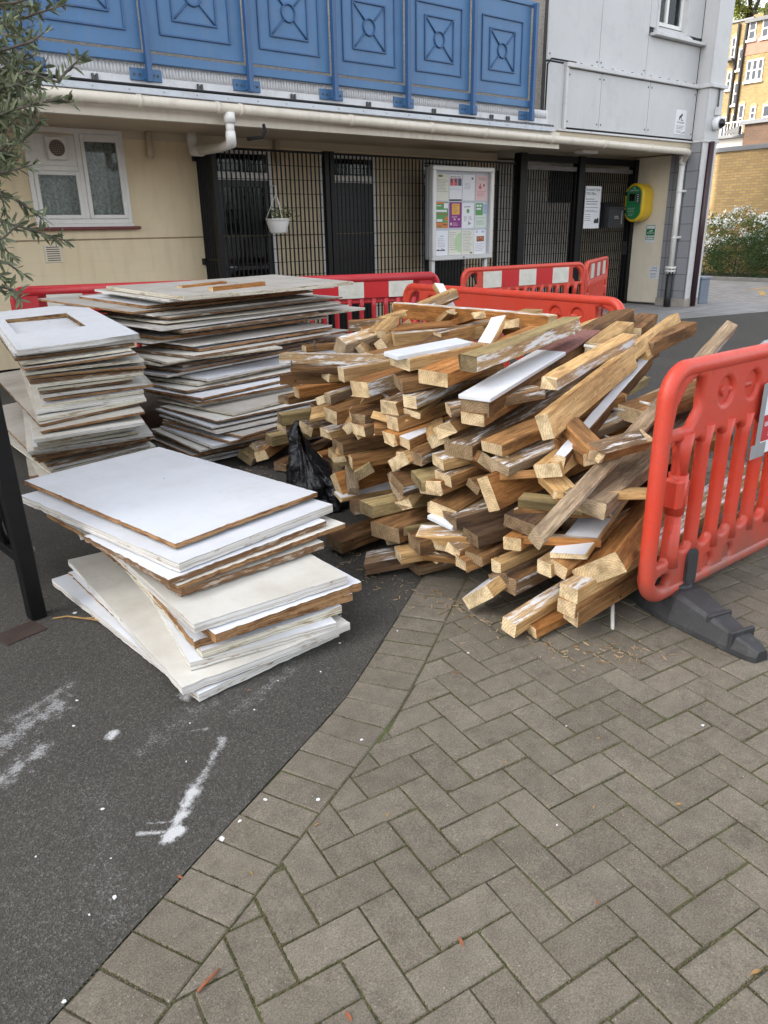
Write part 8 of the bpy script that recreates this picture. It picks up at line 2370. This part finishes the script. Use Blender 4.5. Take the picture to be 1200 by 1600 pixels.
for k, (x, y, s) in enumerate(FL):
    q = MB()
    n = rl.randint(5, 7)
    a0 = rl.uniform(0, 6)
    q.prism([(0.0062 * s * rl.uniform(0.6, 1.4) * math.cos(a0 + 6.283 * i / n), 0.0045 * s * rl.uniform(0.6, 1.4) * math.sin(a0 + 6.283 * i / n)) for i in range(n)], 'z', 0.001, 0.0028)
    o = tag(q.build('paint_flake', M_FLAKE), 'small white paint flake fallen on the ground in front of the stacks', 'paint flake', 'paint flakes on the ground')
    o.location = (x, y, 0); o.rotation_euler = (0, 0, rl.uniform(0, 6))
LV = [(0.878, 0.878, 1), (0.992, 1.287, 0.7), (0.606, 1.347, 0.7), (0.462, 1.449, 0.8), (1.639, 0.809, 0.8), (1.314, 0.429, 1.1), (0.582, 0.898, 1), (0.823, 1.38, 0.7), (0.991, 2.059, 0.7), (1.625, 1.676, 0.9), (1.401, 1.232, 0.6), (1.705, 1.125, 0.5), (1.2, 0.75, 0.6), (1.45, 0.95, 0.5)]
for k, (x, y, s) in enumerate(LV):
    q = MB()
    leaf(q, Vector((-0.014 * s, 0, 0.004)), Vector((1, 0, 0.05)), Vector((0, 1, 0.2)), 0.028 * s, 0.009 * s)
    o = tag(q.build('dead_leaf', M_DRY if k % 3 else M_DRYR), 'small dry curled leaf fragment lying on the grey paving joints', 'leaf', 'dry leaf fragments on the ground')
    o.location = (x, y, 0); o.rotation_euler = (0, 0, rl.uniform(0, 6))
q = MB(); q.tube([(0.365, 1.14, 0.006), (0.385, 1.145, 0.010), (0.41, 1.152, 0.009), (0.425, 1.16, 0.006)], [0.0035, 0.004, 0.0035, 0.002], 6)
tag(q.build('seed_pod', M_DRYR), 'reddish brown curved pod lying on the paving near the bottom edge', 'pod')
q = MB(); q.tube([(0.61, 3.05, 0.006), (0.66, 3.02, 0.012), (0.72, 2.95, 0.008), (0.76, 2.88, 0.012), (0.80, 2.84, 0.006)], 0.0035, 6); q.tube([(0.70, 2.97, 0.008), (0.77, 2.91, 0.014), (0.79, 2.90, 0.006)], 0.0025, 6)
tag(q.build('dry_twig', M_DRY), 'dry straw coloured twig on the asphalt beside the iron gate', 'twig')

# moss and grit lodged in the paving joints
M_MOSS = leaf_mat('joint_moss_leaf', (0.045, 0.05, 0.012), (0.13, 0.115, 0.045), 0.1)
mo = MB()
rm = random.Random(44)
for (P, Q) in JOINTS:
    m = (P + Q) / 2
    dens = mnoise.noise(Vector((m.x * 2.1, m.y * 2.1, 0))) + 0.6 * mnoise.noise(Vector((m.x * 7, m.y * 7, 3)))
    n = int(max(0, dens + 0.38) * 26 * (Q - P).length / 0.1)
    if m.x > 3.0 or m.y < -0.3: n //= 4
    for _ in range(n):
        t = rm.random()
        c = P.lerp(Q, t) + Vector((rm.gauss(0, 0.0016), rm.gauss(0, 0.0016)))
        s = rm.uniform(0.0012, 0.0036)
        c3 = Vector((c.x, c.y, -0.0035))
        i0 = len(mo.v)
        a0 = rm.uniform(0, 6.28)
        for kk in range(5):
            a = a0 + kk * 1.2566
            mo.v.append(c3 + Vector((math.cos(a) * s, math.sin(a) * s * 0.8, rm.uniform(-0.001, 0.0012))))
        mo.v.append(c3 + Vector((0, 0, s * 0.9 + 0.0015)))
        for kk in range(5):
            mo.face((i0 + kk, i0 + (kk + 1) % 5, i0 + 5))
tag(mo.build('joint_moss', M_MOSS), kind='stuff')

# splinters, bark and paint crumbs swept round the foot of the heap and the stacks
M_CHIP = leaf_mat('wood_chip', (0.16, 0.09, 0.04), (0.45, 0.33, 0.19), 0.0)
ch = MB()
rcx = random.Random(77)
base_line = [(2.35, 4.5), (2.2, 3.9), (2.0, 3.1), (1.88, 2.6), (1.95, 2.2), (2.0, 1.85), (2.1, 1.45), (2.3, 1.3)]
for _ in range(420):
    k = rcx.randrange(len(base_line) - 1)
    t = rcx.random()
    x = base_line[k][0] * (1 - t) + base_line[k + 1][0] * t - abs(rcx.gauss(0, 0.10)) + 0.06
    y = base_line[k][1] * (1 - t) + base_line[k + 1][1] * t + rcx.gauss(0, 0.05)
    L, W_, a = rcx.uniform(0.004, 0.030), rcx.uniform(0.0012, 0.004), rcx.uniform(0, 6.28)
    M = Matrix.Translation((x, y, 0.003)) @ Matrix.Rotation(a, 4, 'Z') @ Matrix.Rotation(rcx.uniform(-0.12, 0.12), 4, 'Y')
    ch.box(-L / 2, L / 2, -W_ / 2, W_ / 2, -0.001, 0.0015, 0, M)
tag(ch.build('wood_splinters', M_CHIP), kind='stuff')
